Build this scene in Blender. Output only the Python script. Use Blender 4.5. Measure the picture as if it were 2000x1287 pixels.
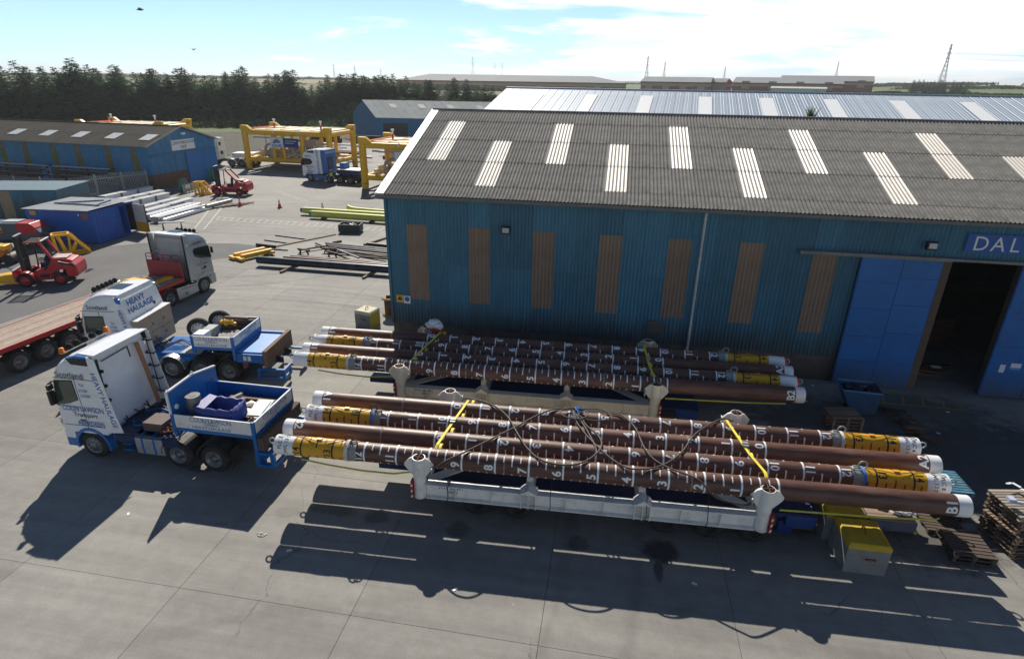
import bpy, bmesh, math, random
from mathutils import Vector as V, Matrix, Quaternion
R = math.radians
rng = random.Random(7)
for o in list(bpy.data.objects):
    bpy.data.objects.remove(o)
S = bpy.context.scene
COL = S.collection

# ------------------------------------------------------------------ camera
CAM_H = 12.674
def make_camera():
    tilt, roll, yaw = R(22.817), R(.86), R(9.539)
    fw = V((-math.sin(yaw) * math.cos(tilt), math.cos(yaw) * math.cos(tilt), -math.sin(tilt)))
    rt = V((math.cos(yaw), math.sin(yaw), 0))
    up = rt.cross(fw)
    r2 = rt * math.cos(roll) + up * math.sin(roll)
    u2 = -rt * math.sin(roll) + up * math.cos(roll)
    cd = bpy.data.cameras.new('camera')
    co = bpy.data.objects.new('camera', cd)
    COL.objects.link(co)
    co.matrix_world = Matrix(((r2.x, u2.x, -fw.x, 0), (r2.y, u2.y, -fw.y, 0), (r2.z, u2.z, -fw.z, CAM_H), (0, 0, 0, 1)))
    cd.sensor_width = 36
    cd.lens = 1157.164 / 2000 * 36
    cd.clip_start = .1
    cd.clip_end = 20000
    S.camera = co
make_camera()

# ------------------------------------------------------------------ light
SUN_TRAVEL = V((.45, -1.115, -1.0))
SUN_EL = math.atan2(1.0, math.hypot(.45, 1.115))
SUN_AZ = math.atan2(-.45, 1.115)            # bearing of the sun, clockwise from +Y
SKY_TINT = (.38, .55, .80)
VEIL = (9.5, 15.5, 17.5)
def make_light():
    w = bpy.data.worlds.new('World'); S.world = w; w.use_nodes = True
    nt = w.node_tree; nt.nodes.clear()
    N = nt.nodes.new; L = nt.links.new
    sky = N('ShaderNodeTexSky'); sky.sky_type = 'NISHITA'; sky.sun_disc = False
    sky.sun_elevation = SUN_EL; sky.sun_rotation = SUN_AZ
    sky.air_density = 1.0; sky.dust_density = .25; sky.ozone_density = 3.0
    tc = N('ShaderNodeTexCoord')
    sep = N('ShaderNodeSeparateXYZ'); L(tc.outputs['Generated'], sep.inputs[0])
    zz = N('ShaderNodeMath'); zz.operation = 'ADD'; L(sep.outputs[2], zz.inputs[0]); zz.inputs[1].default_value = .09
    zm = N('ShaderNodeMath'); zm.operation = 'MAXIMUM'; L(zz.outputs[0], zm.inputs[0]); zm.inputs[1].default_value = .03
    dx = N('ShaderNodeMath'); dx.operation = 'DIVIDE'; L(sep.outputs[0], dx.inputs[0]); L(zm.outputs[0], dx.inputs[1])
    dy = N('ShaderNodeMath'); dy.operation = 'DIVIDE'; L(sep.outputs[1], dy.inputs[0]); L(zm.outputs[0], dy.inputs[1])
    cb = N('ShaderNodeCombineXYZ'); L(dx.outputs[0], cb.inputs[0]); L(dy.outputs[0], cb.inputs[1])
    n1 = N('ShaderNodeTexNoise'); L(cb.outputs[0], n1.inputs['Vector'])
    n1.inputs['Scale'].default_value = .42; n1.inputs['Detail'].default_value = 9; n1.inputs['Roughness'].default_value = .56
    n1.inputs['Distortion'].default_value = .35
    # a bank of cloud that thins out to the left, as in the picture
    bank = N('ShaderNodeMapRange'); L(sep.outputs[0], bank.inputs[0])
    bank.inputs[1].default_value = -.40; bank.inputs[2].default_value = .15
    bank.inputs[3].default_value = -.09; bank.inputs[4].default_value = .15
    ad = N('ShaderNodeMath'); ad.operation = 'ADD'; L(n1.outputs[0], ad.inputs[0]); L(bank.outputs[0], ad.inputs[1])
    mr = N('ShaderNodeMapRange'); L(ad.outputs[0], mr.inputs[0]); mr.interpolation_type = 'SMOOTHSTEP'
    mr.inputs[1].default_value = .49; mr.inputs[2].default_value = .60
    n2 = N('ShaderNodeTexNoise'); L(cb.outputs[0], n2.inputs['Vector'])
    n2.inputs['Scale'].default_value = .8; n2.inputs['Detail'].default_value = 6
    cr = N('ShaderNodeValToRGB'); L(n2.outputs[0], cr.inputs[0])
    cr.color_ramp.elements[0].position = .36; cr.color_ramp.elements[0].color = (15, 18.5, 21.5, 1)
    cr.color_ramp.elements[1].position = .58; cr.color_ramp.elements[1].color = (25, 25, 25, 1)
    def M(op, a, b_=None, c=None):
        n = N('ShaderNodeMath'); n.operation = op
        for i, q in enumerate((a, b_, c)):
            if q is None: continue
            if isinstance(q, (int, float)): n.inputs[i].default_value = q
            else: L(q, n.inputs[i])
        return n.outputs[0]
    # cool white balance
    tint = N('ShaderNodeVectorMath'); tint.operation = 'MULTIPLY'; L(sky.outputs[0], tint.inputs[0]); tint.inputs[1].default_value = SKY_TINT
    # thin summer haze: brightest towards the sun and near the horizon, all round the sky
    dt = N('ShaderNodeVectorMath'); dt.operation = 'DOT_PRODUCT'; L(tc.outputs['Generated'], dt.inputs[0]); dt.inputs[1].default_value = tuple((-SUN_TRAVEL).normalized())
    fw = N('ShaderNodeMapRange'); fw.interpolation_type = 'SMOOTHSTEP'; L(dt.outputs['Value'], fw.inputs[0])
    fw.inputs[1].default_value = -.25; fw.inputs[2].default_value = .75; fw.inputs[3].default_value = .32; fw.inputs[4].default_value = 1.
    low = M('EXPONENT', M('MULTIPLY', M('MAXIMUM', sep.outputs[2], 0.), -4.6))
    vs = N('ShaderNodeVectorMath'); vs.operation = 'SCALE'; vs.inputs[0].default_value = VEIL; L(M('MULTIPLY', fw.outputs[0], low), vs.inputs['Scale'])
    sm = N('ShaderNodeVectorMath'); sm.operation = 'ADD'; L(tint.outputs[0], sm.inputs[0]); L(vs.outputs[0], sm.inputs[1])
    hi = N('ShaderNodeMapRange'); hi.interpolation_type = 'SMOOTHSTEP'; L(sep.outputs[2], hi.inputs[0])      # the cloud bank lies low
    hi.inputs[1].default_value = .14; hi.inputs[2].default_value = .34; hi.inputs[3].default_value = 1.; hi.inputs[4].default_value = .0
    mx = N('ShaderNodeMix'); mx.data_type = 'RGBA'
    L(M('MULTIPLY', mr.outputs[0], hi.outputs[0]), mx.inputs[0]); L(sm.outputs[0], mx.inputs[6]); L(cr.outputs[0], mx.inputs[7])
    bg = N('ShaderNodeBackground'); bg.inputs['Strength'].default_value = .05
    L(mx.outputs[2], bg.inputs[0])
    out = N('ShaderNodeOutputWorld'); L(bg.outputs[0], out.inputs[0])
    ld = bpy.data.lights.new('sun', 'SUN'); ld.energy = 5.0; ld.angle = R(.53); ld.color = (1, .93, .82)
    lo = bpy.data.objects.new('sun', ld); COL.objects.link(lo)
    lo.rotation_euler = SUN_TRAVEL.to_track_quat('-Z', 'Y').to_euler()
    lo.location = (0, 0, 60)
make_light()
S.view_settings.view_transform = 'Standard'; S.view_settings.look = 'None'
S.view_settings.exposure = .22; S.view_settings.gamma = 1; S.view_settings.use_curve_mapping = False
S.render.engine = 'CYCLES'
S.cycles.max_bounces = 6; S.cycles.transparent_max_bounces = 8
S.cycles.use_denoising = True

# ------------------------------------------------------------------ materials
MATS = {}
def mat(name, col, rough=.6, metal=0., var=.15, scale=3., bump=0., bscale=30., dirt=0., dirtcol=(.08, .065, .05), dscale=1.2,
        objvar=0., stretch=(1, 1, 1), world=False, spec=.5, emit=None):
    if name in MATS: return MATS[name]
    m = bpy.data.materials.new(name); m.use_nodes = True
    nt = m.node_tree; N = nt.nodes.new; L = nt.links.new
    bs = nt.nodes['Principled BSDF']
    bs.inputs['Roughness'].default_value = rough; bs.inputs['Metallic'].default_value = metal
    bs.inputs['Specular IOR Level'].default_value = spec
    if world:
        g = N('ShaderNodeNewGeometry'); vec = g.outputs['Position']
    else:
        g = N('ShaderNodeTexCoord'); vec = g.outputs['Object']
    mp = N('ShaderNodeMapping'); L(vec, mp.inputs[0]); mp.inputs['Scale'].default_value = stretch
    n1 = N('ShaderNodeTexNoise'); L(mp.outputs[0], n1.inputs['Vector'])
    n1.inputs['Scale'].default_value = scale; n1.inputs['Detail'].default_value = 7; n1.inputs['Roughness'].default_value = .62
    rp = N('ShaderNodeMapRange'); L(n1.outputs[0], rp.inputs[0])
    rp.inputs[1].default_value = .3; rp.inputs[2].default_value = .7
    rp.inputs[3].default_value = 1 - var; rp.inputs[4].default_value = 1 + var
    val = rp.outputs[0]
    if objvar:
        oi = N('ShaderNodeObjectInfo'); r2 = N('ShaderNodeMapRange'); L(oi.outputs['Random'], r2.inputs[0])
        r2.inputs[3].default_value = 1 - objvar; r2.inputs[4].default_value = 1 + objvar
        mm = N('ShaderNodeMath'); mm.operation = 'MULTIPLY'; L(val, mm.inputs[0]); L(r2.outputs[0], mm.inputs[1]); val = mm.outputs[0]
    vm = N('ShaderNodeVectorMath'); vm.operation = 'SCALE'; vm.inputs[0].default_value = col[:3]; L(val, vm.inputs['Scale'])
    cur = vm.outputs[0]
    if dirt:
        n2 = N('ShaderNodeTexNoise'); L(mp.outputs[0], n2.inputs['Vector'])
        n2.inputs['Scale'].default_value = dscale; n2.inputs['Detail'].default_value = 9; n2.inputs['Roughness'].default_value = .7
        r3 = N('ShaderNodeMapRange'); L(n2.outputs[0], r3.inputs[0])
        r3.inputs[1].default_value = .5; r3.inputs[2].default_value = .72; r3.inputs[4].default_value = dirt
        mx = N('ShaderNodeMix'); mx.data_type = 'RGBA'; L(r3.outputs[0], mx.inputs[0]); L(cur, mx.inputs[6])
        mx.inputs[7].default_value = (*dirtcol, 1); cur = mx.outputs[2]
        r4 = N('ShaderNodeMapRange'); L(r3.outputs[0], r4.inputs[0]); r4.inputs[3].default_value = rough; r4.inputs[4].default_value = min(1, rough + .3)
        L(r4.outputs[0], bs.inputs['Roughness'])
    L(cur, bs.inputs['Base Color'])
    if bump:
        n3 = N('ShaderNodeTexNoise'); L(mp.outputs[0], n3.inputs['Vector'])
        n3.inputs['Scale'].default_value = bscale; n3.inputs['Detail'].default_value = 5
        bp = N('ShaderNodeBump'); bp.inputs['Strength'].default_value = bump; bp.inputs['Distance'].default_value = .02
        L(n3.outputs[0], bp.inputs['Height']); L(bp.outputs[0], bs.inputs['Normal'])
    if emit:
        bs.inputs['Emission Color'].default_value = (*emit[0], 1); bs.inputs['Emission Strength'].default_value = emit[1]
    MATS[name] = m
    return m

# ------------------------------------------------------------------ mesh builder
class MB:
    def __init__(s): s.v = []; s.f = []; s.sm = []; s.mi = []; s.M = Matrix(); s.cur = 0
    def add(s, vs, fs, smooth=False):
        b = len(s.v); M = s.M
        s.v += [tuple(M @ V(p)) for p in vs]
        s.f += [tuple(i + b for i in f) for f in fs]
        s.sm += [smooth] * len(fs); s.mi += [s.cur] * len(fs)
        return s
    def box(s, x0, x1, y0, y1, z0, z1):
        vs = [(x, y, z) for x in (x0, x1) for y in (y0, y1) for z in (z0, z1)]
        return s.add(vs, [(0, 1, 3, 2), (4, 6, 7, 5), (0, 4, 5, 1), (2, 3, 7, 6), (0, 2, 6, 4), (1, 5, 7, 3)])
    def beam(s, a, b, w, h, up=(0, 0, 1)):
        """a box of width w and height h from a to b"""
        a, b = V(a), V(b); d = (b - a).normalized(); u = V(up)
        if abs(d.dot(u)) > .98: u = V((0, 1, 0))
        sd = d.cross(u).normalized(); u = sd.cross(d).normalized()
        vs = [p + sd * (w / 2 * i) + u * (h / 2 * j) for p in (a, b) for i, j in ((-1, -1), (1, -1), (1, 1), (-1, 1))]
        return s.add(vs, [(3, 2, 1, 0), (4, 5, 6, 7), (0, 1, 5, 4), (1, 2, 6, 5), (2, 3, 7, 6), (3, 0, 4, 7)])
    def cyl(s, a, b, r, r2=None, n=14, cap=True, smooth=True):
        a, b = V(a), V(b); r2 = r if r2 is None else r2
        d = (b - a).normalized(); u = V((0, 0, 1)) if abs(d.z) < .95 else V((0, 1, 0))
        e = d.cross(u).normalized(); g = e.cross(d)
        vs = []
        for p, q in ((a, r), (b, r2)):
            vs += [p + (e * math.cos(2 * math.pi * i / n) + g * math.sin(2 * math.pi * i / n)) * q for i in range(n)]
        s.add(vs, [(i, i + n, (i + 1) % n + n, (i + 1) % n) for i in range(n)], smooth)
        if cap:
            s.add(vs, [tuple(range(n)), tuple(range(2 * n - 1, n - 1, -1))])
        return s
    def pipe(s, a, b, r, t=.02, n=24):
        """hollow tube"""
        a, b = V(a), V(b); d = (b - a).normalized(); u = V((0, 0, 1)) if abs(d.z) < .95 else V((0, 1, 0))
        e = d.cross(u).normalized(); g = e.cross(d); vs = []
        for p, q in ((a, r), (b, r), (b, r - t), (a, r - t)):
            vs += [p + (e * math.cos(2 * math.pi * i / n) + g * math.sin(2 * math.pi * i / n)) * q for i in range(n)]
        for k in range(4):
            k2 = (k + 1) % 4
            s.add(vs, [(k * n + i, k2 * n + i, k2 * n + (i + 1) % n, k * n + (i + 1) % n) for i in range(n)], k in (0, 2))
        return s
    def tube(s, pts, r, n=6, cap=True, smooth=True, closed=False):
        pts = [V(p) for p in pts]; vs = []; m = len(pts); e = None
        for i, p in enumerate(pts):
            if closed: d = (pts[(i + 1) % m] - pts[i - 1]).normalized()
            else: d = (pts[min(i + 1, m - 1)] - pts[max(i - 1, 0)]).normalized()
            if e is None:
                u = V((0, 0, 1)) if abs(d.z) < .9 else V((0, 1, 0)); e = d.cross(u).normalized()
            else:
                e = (e - d * e.dot(d)).normalized()
            g = d.cross(e)
            vs += [p + (e * math.cos(2 * math.pi * k / n) + g * math.sin(2 * math.pi * k / n)) * r for k in range(n)]
        fs = []
        for i in range(m if closed else m - 1):
            j = (i + 1) % m
            fs += [(i * n + k, i * n + (k + 1) % n, j * n + (k + 1) % n, j * n + k) for k in range(n)]
        s.add(vs, fs, smooth)
        if cap and not closed: s.add(vs, [tuple(range(n - 1, -1, -1)), tuple(range((m - 1) * n, m * n))])
        return s
    def prism(s, poly, axis, a, b):
        """poly in the other two axes (x,y,z order) pushed along axis from a to b"""
        def mk(p, t):
            q = list(p); q.insert('xyz'.index(axis), t); return q
        n = len(poly); vs = [mk(p, a) for p in poly] + [mk(p, b) for p in poly]
        s.add(vs, [tuple(range(n)), tuple(range(2 * n - 1, n - 1, -1))] + [(i, i + n, (i + 1) % n + n, (i + 1) % n) for i in range(n)])
        return s
    def lathe(s, prof, o=(0, 0, 0), axis='z', n=20, smooth=True):
        """prof = [(r, t)] about an axis through o"""
        o = V(o); vs = []
        ax = {'x': (V((1, 0, 0)), V((0, 1, 0)), V((0, 0, 1))), 'y': (V((0, 1, 0)), V((0, 0, 1)), V((1, 0, 0))), 'z': (V((0, 0, 1)), V((1, 0, 0)), V((0, 1, 0)))}[axis]
        for r, t in prof:
            vs += [o + ax[0] * t + (ax[1] * math.cos(2 * math.pi * i / n) + ax[2] * math.sin(2 * math.pi * i / n)) * r for i in range(n)]
        fs = []
        for k in range(len(prof) - 1):
            fs += [(k * n + i, k * n + (i + 1) % n, (k + 1) * n + (i + 1) % n, (k + 1) * n + i) for i in range(n)]
        return s.add(vs, fs, smooth)
    def torus(s, c, r, q, axis='y', n=20, m=6):
        c = V(c); A = {'x': (V((0, 1, 0)), V((0, 0, 1))), 'y': (V((1, 0, 0)), V((0, 0, 1))), 'z': (V((1, 0, 0)), V((0, 1, 0)))}[axis]
        return s.tube([c + A[0] * (r * math.cos(2 * math.pi * i / n)) + A[1] * (r * math.sin(2 * math.pi * i / n)) for i in range(n)], q, m, closed=True)
    def quad(s, a, b, c, d): return s.add([a, b, c, d], [(0, 1, 2, 3)])
    def loft(s, rings, cap=True, smooth=True):
        n = len(rings[0]); vs = [p for r in rings for p in r]; fs = []
        for k in range(len(rings) - 1):
            fs += [(k * n + i, k * n + (i + 1) % n, (k + 1) * n + (i + 1) % n, (k + 1) * n + i) for i in range(n)]
        s.add(vs, fs, smooth)
        if cap:
            s.add(rings[0], [tuple(range(n - 1, -1, -1))]); s.add(rings[-1], [tuple(range(n))])
        return s
    def blob(s, c, r, n=6, jit=.25, flat=1.):
        c = V(c); bm = bmesh.new(); bmesh.ops.create_icosphere(bm, subdivisions=2, radius=1)
        vs = [c + V((v.co.x * r, v.co.y * r, v.co.z * r * flat)) * (1 + rng.uniform(-jit, jit)) - c * 0 if False else
              c + V((v.co.x * r, v.co.y * r, v.co.z * r * flat)) * (1 + rng.uniform(-jit, jit)) for v in bm.verts]
        fs = [tuple(v.index for v in f.verts) for f in bm.faces]; bm.free()
        return s.add(vs, fs)
    def text(s, txt, o, right, up, size, bold=.012, squash=1.):
        """centred lettering on the plane (o, right, up)"""
        vs, fs = glyph(txt, bold); right, up, o = V(right).normalized(), V(up).normalized(), V(o)
        return s.add([o + right * (x * size * squash) + up * (y * size) for x, y in vs], fs)
    def mesh(s, name, mats):
        me = bpy.data.meshes.new(name)
        me.from_pydata(s.v, [], s.f)
        me.polygons.foreach_set('use_smooth', s.sm)
        mats = mats if isinstance(mats, (list, tuple)) else [mats]
        for m in mats: me.materials.append(m)
        if len(mats) > 1: me.polygons.foreach_set('material_index', s.mi)
        me.update()
        return me
    def build(s, name, mats, parent=None, loc=(0, 0, 0), rz=0, bev=0., label=None):
        return link(name, s.mesh(name, mats), parent, loc, rz, bev, label)

_TC = {}
def glyph(txt, bold=.012):
    k = (txt, bold)
    if k in _TC: return _TC[k]
    cu = bpy.data.curves.new('lettering_curve', 'FONT'); cu.body = txt; cu.align_x = 'CENTER'; cu.align_y = 'CENTER'
    cu.resolution_u = 3; cu.offset = bold
    ob = bpy.data.objects.new('lettering_curve', cu); COL.objects.link(ob)
    dg = bpy.context.evaluated_depsgraph_get()
    me = bpy.data.meshes.new_from_object(ob.evaluated_get(dg))
    xs = [v.co.x for v in me.vertices] or [0]; ys = [v.co.y for v in me.vertices] or [0]
    cx, cy = (min(xs) + max(xs)) / 2, (min(ys) + max(ys)) / 2
    _TC[k] = ([(v.co.x - cx, v.co.y - cy) for v in me.vertices], [tuple(p.vertices) for p in me.polygons])
    bpy.data.objects.remove(ob); bpy.data.meshes.remove(me); bpy.data.curves.remove(cu)
    return _TC[k]

def link(name, data, parent=None, loc=(0, 0, 0), rz=0, bev=0., label=None):
    o = bpy.data.objects.new(name, data); COL.objects.link(o)
    if parent: o.parent = parent
    o.location = loc
    o.rotation_euler = (0, 0, rz) if not isinstance(rz, tuple) else rz
    if bev:
        b = o.modifiers.new('bevel', 'BEVEL'); b.width = bev; b.segments = 2; b.limit_method = 'ANGLE'; b.angle_limit = R(40)
    if label: o['label'] = label
    return o
def tag(o, label, cat, group=None):
    o['label'] = label; o['category'] = cat; o['kind'] = 'thing'
    if group: o['group'] = group
    return o
def thing(name, label, cat, loc=(0, 0, 0), rz=0, group=None):
    o = bpy.data.objects.new(name, None); COL.objects.link(o); o.empty_display_size = .3
    o.location = loc; o.rotation_euler = (0, 0, rz)
    return tag(o, label, cat, group)
def kind(o, k): o['kind'] = k; return o
def kids(o): return [c for c in bpy.data.objects if c.parent == o]
def dup(root, loc, rz, label, group=None, skip=()):
    tree = {}
    for c in bpy.data.objects:
        if c.parent: tree.setdefault(c.parent, []).append(c)
    def cp(o, par):
        n = o.copy(); COL.objects.link(n); n.parent = par
        for c in tree.get(o, []):
            if c.name.split('.')[0] not in skip: cp(c, n)
        return n
    n = cp(root, None); n.location = loc; n.rotation_euler = (0, 0, rz); n['label'] = label
    if group: n['group'] = group
    return n
# ------------------------------------------------------------------ palette
white = mat('white_paint', (.84, .85, .86), .25, var=.04, dirt=.16, dirtcol=(.36, .33, .28), dscale=1.6)
cream = mat('cream_paint', (.74, .68, .54), .42, var=.06, dirt=.42, dirtcol=(.24, .17, .11), dscale=2.2)
offwhite = mat('worn_white_paint', (.80, .79, .75), .40, var=.06, dirt=.42, dirtcol=(.24, .19, .15), dscale=2.6)
blue = mat('royal_blue_paint', (.007, .14, .45), .34, var=.12, dirt=.3, dirtcol=(.05, .06, .09), dscale=2)
paleblue = mat('sky_blue_deck', (.10, .28, .62), .4, var=.1, dirt=.3, dirtcol=(.12, .14, .18))
letterblue = mat('blue_lettering', (.006, .12, .42), .5, var=.03)
darkblue = mat('navy_paint', (.012, .03, .10), .45, var=.15, dirt=.3)
black = mat('black_plastic', (.014, .014, .016), .5, var=.2)
rubber = mat('tyre_rubber', (.022, .022, .023), .85, var=.3, scale=8, bump=.3, bscale=60, dirt=.5, dirtcol=(.09, .085, .075), dscale=3)
chassis = mat('chassis_black', (.02, .022, .026), .6, var=.3, dirt=.6, dirtcol=(.08, .07, .06))
steel = mat('brushed_steel', (.55, .56, .57), .36, .55, var=.12, scale=6)
alloy = mat('wheel_alloy', (.24, .25, .26), .42, .5, var=.2, scale=9, dirt=.6, dirtcol=(.10, .09, .08), dscale=5)
glass = mat('dark_glass', (.012, .02, .02), .05, var=.1, spec=.9)
glassgreen = mat('green_tinted_glass', (.05, .075, .06), .05, var=.3, scale=2, spec=.9)
orange = mat('amber_lens', (.9, .22, .01), .25, var=.1)
red = mat('red_paint', (.42, .012, .014), .35, var=.12, dirt=.35, dirtcol=(.10, .03, .025))
redfork = mat('forklift_red', (.50, .022, .03), .33, var=.1, dirt=.3, dirtcol=(.12, .04, .035))
pinkred = mat('faded_red_paint', (.27, .02, .038), .4, var=.15, dirt=.4, dirtcol=(.16, .05, .05))
yellow = mat('plant_yellow', (.82, .46, .012), .42, var=.1, dirt=.3, dirtcol=(.28, .15, .03))
strapyellow = mat('webbing_yellow', (.85, .68, .05), .7, var=.12, scale=20)
strapgreen = mat('sunfaded_webbing', (.42, .43, .06), .7, var=.15, scale=20)
paleyellow = mat('pale_yellow_coating', (.62, .62, .10), .45, var=.08, dirt=.25, dirtcol=(.35, .33, .1))
pilebrown = mat('rusty_pile_steel', (.115, .050, .034), .45, var=.42, scale=1.8, stretch=(.45, 2.4, 2.4), bump=.14, bscale=18, dirt=.75, dirtcol=(.22, .125, .085), dscale=1.5, objvar=.1)
pilein = mat('pile_inside', (.03, .02, .016), .8)
sleeve = mat('yellow_sleeve_paint', (.68, .36, .012), .42, var=.08, dirt=.35, dirtcol=(.32, .17, .03), dscale=3)
markwhite = mat('marking_white', (.86, .88, .90), .5, var=.05, scale=10, dirt=.22, dirtcol=(.3, .24, .2), dscale=7)
markblack = mat('marking_black', (.02, .018, .015), .6)
collargrey = mat('collar_grey', (.30, .32, .31), .6, var=.25, dirt=.5, dirtcol=(.12, .11, .09), dscale=5)
ropem = mat('greased_wire_rope', (.065, .05, .042), .55, var=.3, scale=20, bump=.5, bscale=90)
hosem = mat('blue_rope', (.03, .20, .62), .7, var=.1)
timber = mat('weathered_timber', (.26, .19, .135), .85, var=.28, scale=3, stretch=(.35, 4, 4), bump=.3, bscale=25, dirt=.5, dirtcol=(.09, .07, .055), objvar=.18)
darktimber = mat('dark_timber', (.10, .072, .058), .9, var=.35, scale=3, stretch=(.4, 4, 4), bump=.3, bscale=25, objvar=.2)
pallettop = mat('bleached_pallet', (.34, .29, .235), .9, var=.25, scale=4, stretch=(.5, 4, 4), objvar=.22)
palletbrown = mat('brown_pallet', (.22, .15, .11), .9, var=.25, scale=4, stretch=(.5, 4, 4), objvar=.2)
palletblue = mat('blue_pallet_paint', (.035, .17, .27), .8, var=.3, scale=5, dirt=.7, dirtcol=(.24, .20, .15), dscale=4, objvar=.15)
plank = mat('deck_planks', (.40, .31, .25), .85, var=.25, scale=2.5, stretch=(1.5, 6, 4), dirt=.5, dirtcol=(.16, .12, .09), dscale=1.5, objvar=.13)
rust = mat('rusty_iron', (.13, .058, .032), .8, var=.4, scale=6, bump=.3)
darksteel = mat('mill_steel', (.045, .05, .062), .4, .3, var=.3, scale=3, stretch=(.4, 3, 3), dirt=.4, dirtcol=(.10, .055, .035))
galv = mat('galvanised', (.33, .36, .38), .5, .3, var=.2, scale=5)
concreteblk = mat('cast_concrete', (.24, .24, .23), .9, var=.2, scale=4, bump=.25, bscale=20, dirt=.5, dirtcol=(.14, .14, .135), dscale=2)
blockyellow = mat('worn_yellow_paint', (.56, .38, .02), .75, var=.2, scale=4, dirt=.75, dirtcol=(.34, .29, .10), dscale=3.2)
tarp = mat('blue_tarpaulin', (.05, .075, .28), .55, var=.15, scale=5, bump=.4, bscale=9)
beige = mat('beige_locker', (.38, .285, .21), .42, var=.05, dirt=.2, dirtcol=(.3, .22, .16))
silverpaint = mat('silver_grey_paint', (.42, .45, .48), .3, .25, var=.05, dirt=.25, dirtcol=(.25, .24, .22))
signwhite = mat('sign_white', (.72, .75, .76), .5, var=.04)
signyellow = mat('sign_yellow', (.65, .36, .04), .5, var=.04)
orangefab = mat('orange_netting', (.85, .16, .02), .7, var=.15)
deckcream = mat('grating_cream', (.78, .68, .46), .7, var=.1, scale=2, dirt=.3, dirtcol=(.6, .45, .2))
skin = mat('skin', (.42, .24, .17), .6)
hivis = mat('hi_vis_fabric', (.55, .72, .03), .7)
navycloth = mat('navy_cloth', (.015, .02, .06), .85)
gasgreen = mat('bottle_green', (.02, .20, .12), .45)
gasgrey = mat('bottle_grey', (.12, .13, .15), .45)
conem = mat('cone_orange', (.72, .035, .02), .55, var=.08)
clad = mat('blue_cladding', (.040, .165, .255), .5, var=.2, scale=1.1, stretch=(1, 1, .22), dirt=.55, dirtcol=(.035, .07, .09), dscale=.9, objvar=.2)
cladbrown = mat('brown_translucent_sheet', (.235, .168, .122), .6, var=.18, scale=1.5, stretch=(1, 1, .4), dirt=.4, dirtcol=(.12, .085, .07), objvar=.1)
doorblue = mat('door_blue', (.006, .125, .40), .45, var=.1, scale=.8, dirt=.3, dirtcol=(.02, .06, .16), dscale=1.3, objvar=.04)
plinth = mat('render_plinth', (.095, .082, .075), .9, var=.3, scale=2, bump=.2)
fibre = mat('fibre_cement', (.185, .180, .168), .95, var=.35, scale=3.4, dirt=.75, dirtcol=(.06, .056, .044), dscale=1.7, bump=.2, bscale=30, objvar=.08)
fibreold = mat('old_fibre_cement', (.085, .078, .066), .95, var=.3, scale=3, dirt=.5, dirtcol=(.12, .115, .05), dscale=1.4, objvar=.1)
rooflight = mat('rooflight_sheet', (.60, .56, .50), .5, var=.12, scale=3, dirt=.6, dirtcol=(.42, .36, .3), dscale=3)
tin = mat('silver_roof_sheet', (.31, .37, .45), .5, .15, var=.08, scale=.6, objvar=.05)
paletin = mat('weathered_pale_roof', (.25, .29, .295), .85, var=.12, scale=.5, dirt=.4, dirtcol=(.26, .29, .27), dscale=.6, objvar=.05)
shopblue = mat('shop_blue', (.028, .165, .33), .55, var=.15, scale=1, dirt=.3, dirtcol=(.03, .07, .12), objvar=.05)
bandyellow = mat('mossy_yellow_band', (.16, .135, .03), .85, var=.3, dirt=.5, dirtcol=(.06, .075, .07), dscale=1.5)
brick = mat('brown_render', (.15, .085, .06), .9, var=.2)
contblue = mat('container_blue', (.009, .11, .46), .4, var=.1, dirt=.35, dirtcol=(.02, .05, .2), dscale=.8)
trunkm = mat('bark', (.06, .045, .035), .95)
ftan = mat('far_tan_wall', (.38, .29, .20), .85, var=.08, scale=.05)
fred = mat('far_red_wall', (.24, .075, .055), .85, var=.06, scale=.05)
froof = mat('far_grey_roof', (.22, .235, .25), .85, .0, var=.06, scale=.05)
pylonm = mat('pylon_steel', (.22, .24, .26), .6)
birdm = mat('dark_plumage', (.05, .05, .055), .8)

def leafmat(name, c0, c1, trans=.25):
    m = bpy.data.materials.new(name); m.use_nodes = True
    nt = m.node_tree; N = nt.nodes.new; L = nt.links.new; bs = nt.nodes['Principled BSDF']
    g = N('ShaderNodeNewGeometry'); oi = N('ShaderNodeObjectInfo')
    n = N('ShaderNodeTexNoise'); L(g.outputs['Position'], n.inputs['Vector']); n.inputs['Scale'].default_value = .35; n.inputs['Detail'].default_value = 5
    a = N('ShaderNodeMath'); a.operation = 'MULTIPLY_ADD'; L(oi.outputs['Random'], a.inputs[0]); a.inputs[1].default_value = .35; L(n.outputs[0], a.inputs[2])
    r = N('ShaderNodeMapRange'); L(a.outputs[0], r.inputs[0]); r.inputs[1].default_value = .35; r.inputs[2].default_value = 1.0
    mx = N('ShaderNodeMix'); mx.data_type = 'RGBA'; L(r.outputs[0], mx.inputs[0])
    mx.inputs[6].default_value = (*c0, 1); mx.inputs[7].default_value = (*c1, 1)
    L(mx.outputs[2], bs.inputs['Base Color']); bs.inputs['Roughness'].default_value = 1.; bs.inputs['Specular IOR Level'].default_value = .05
    tr = N('ShaderNodeBsdfTranslucent'); L(mx.outputs[2], tr.inputs[0])
    ms = N('ShaderNodeMixShader'); ms.inputs[0].default_value = trans
    L(bs.outputs[0], ms.inputs[1]); L(tr.outputs[0], ms.inputs[2]); L(ms.outputs[0], nt.nodes['Material Output'].inputs[0])
    return m
conifer = leafmat('conifer_needles', (.032, .072, .046), (.075, .132, .066), .42)
broad = leafmat('broad_leaves', (.045, .085, .025), (.11, .155, .045), .35)
hedgem = leafmat('hedge_leaves', (.04, .075, .022), (.09, .13, .04), .3)

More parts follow.
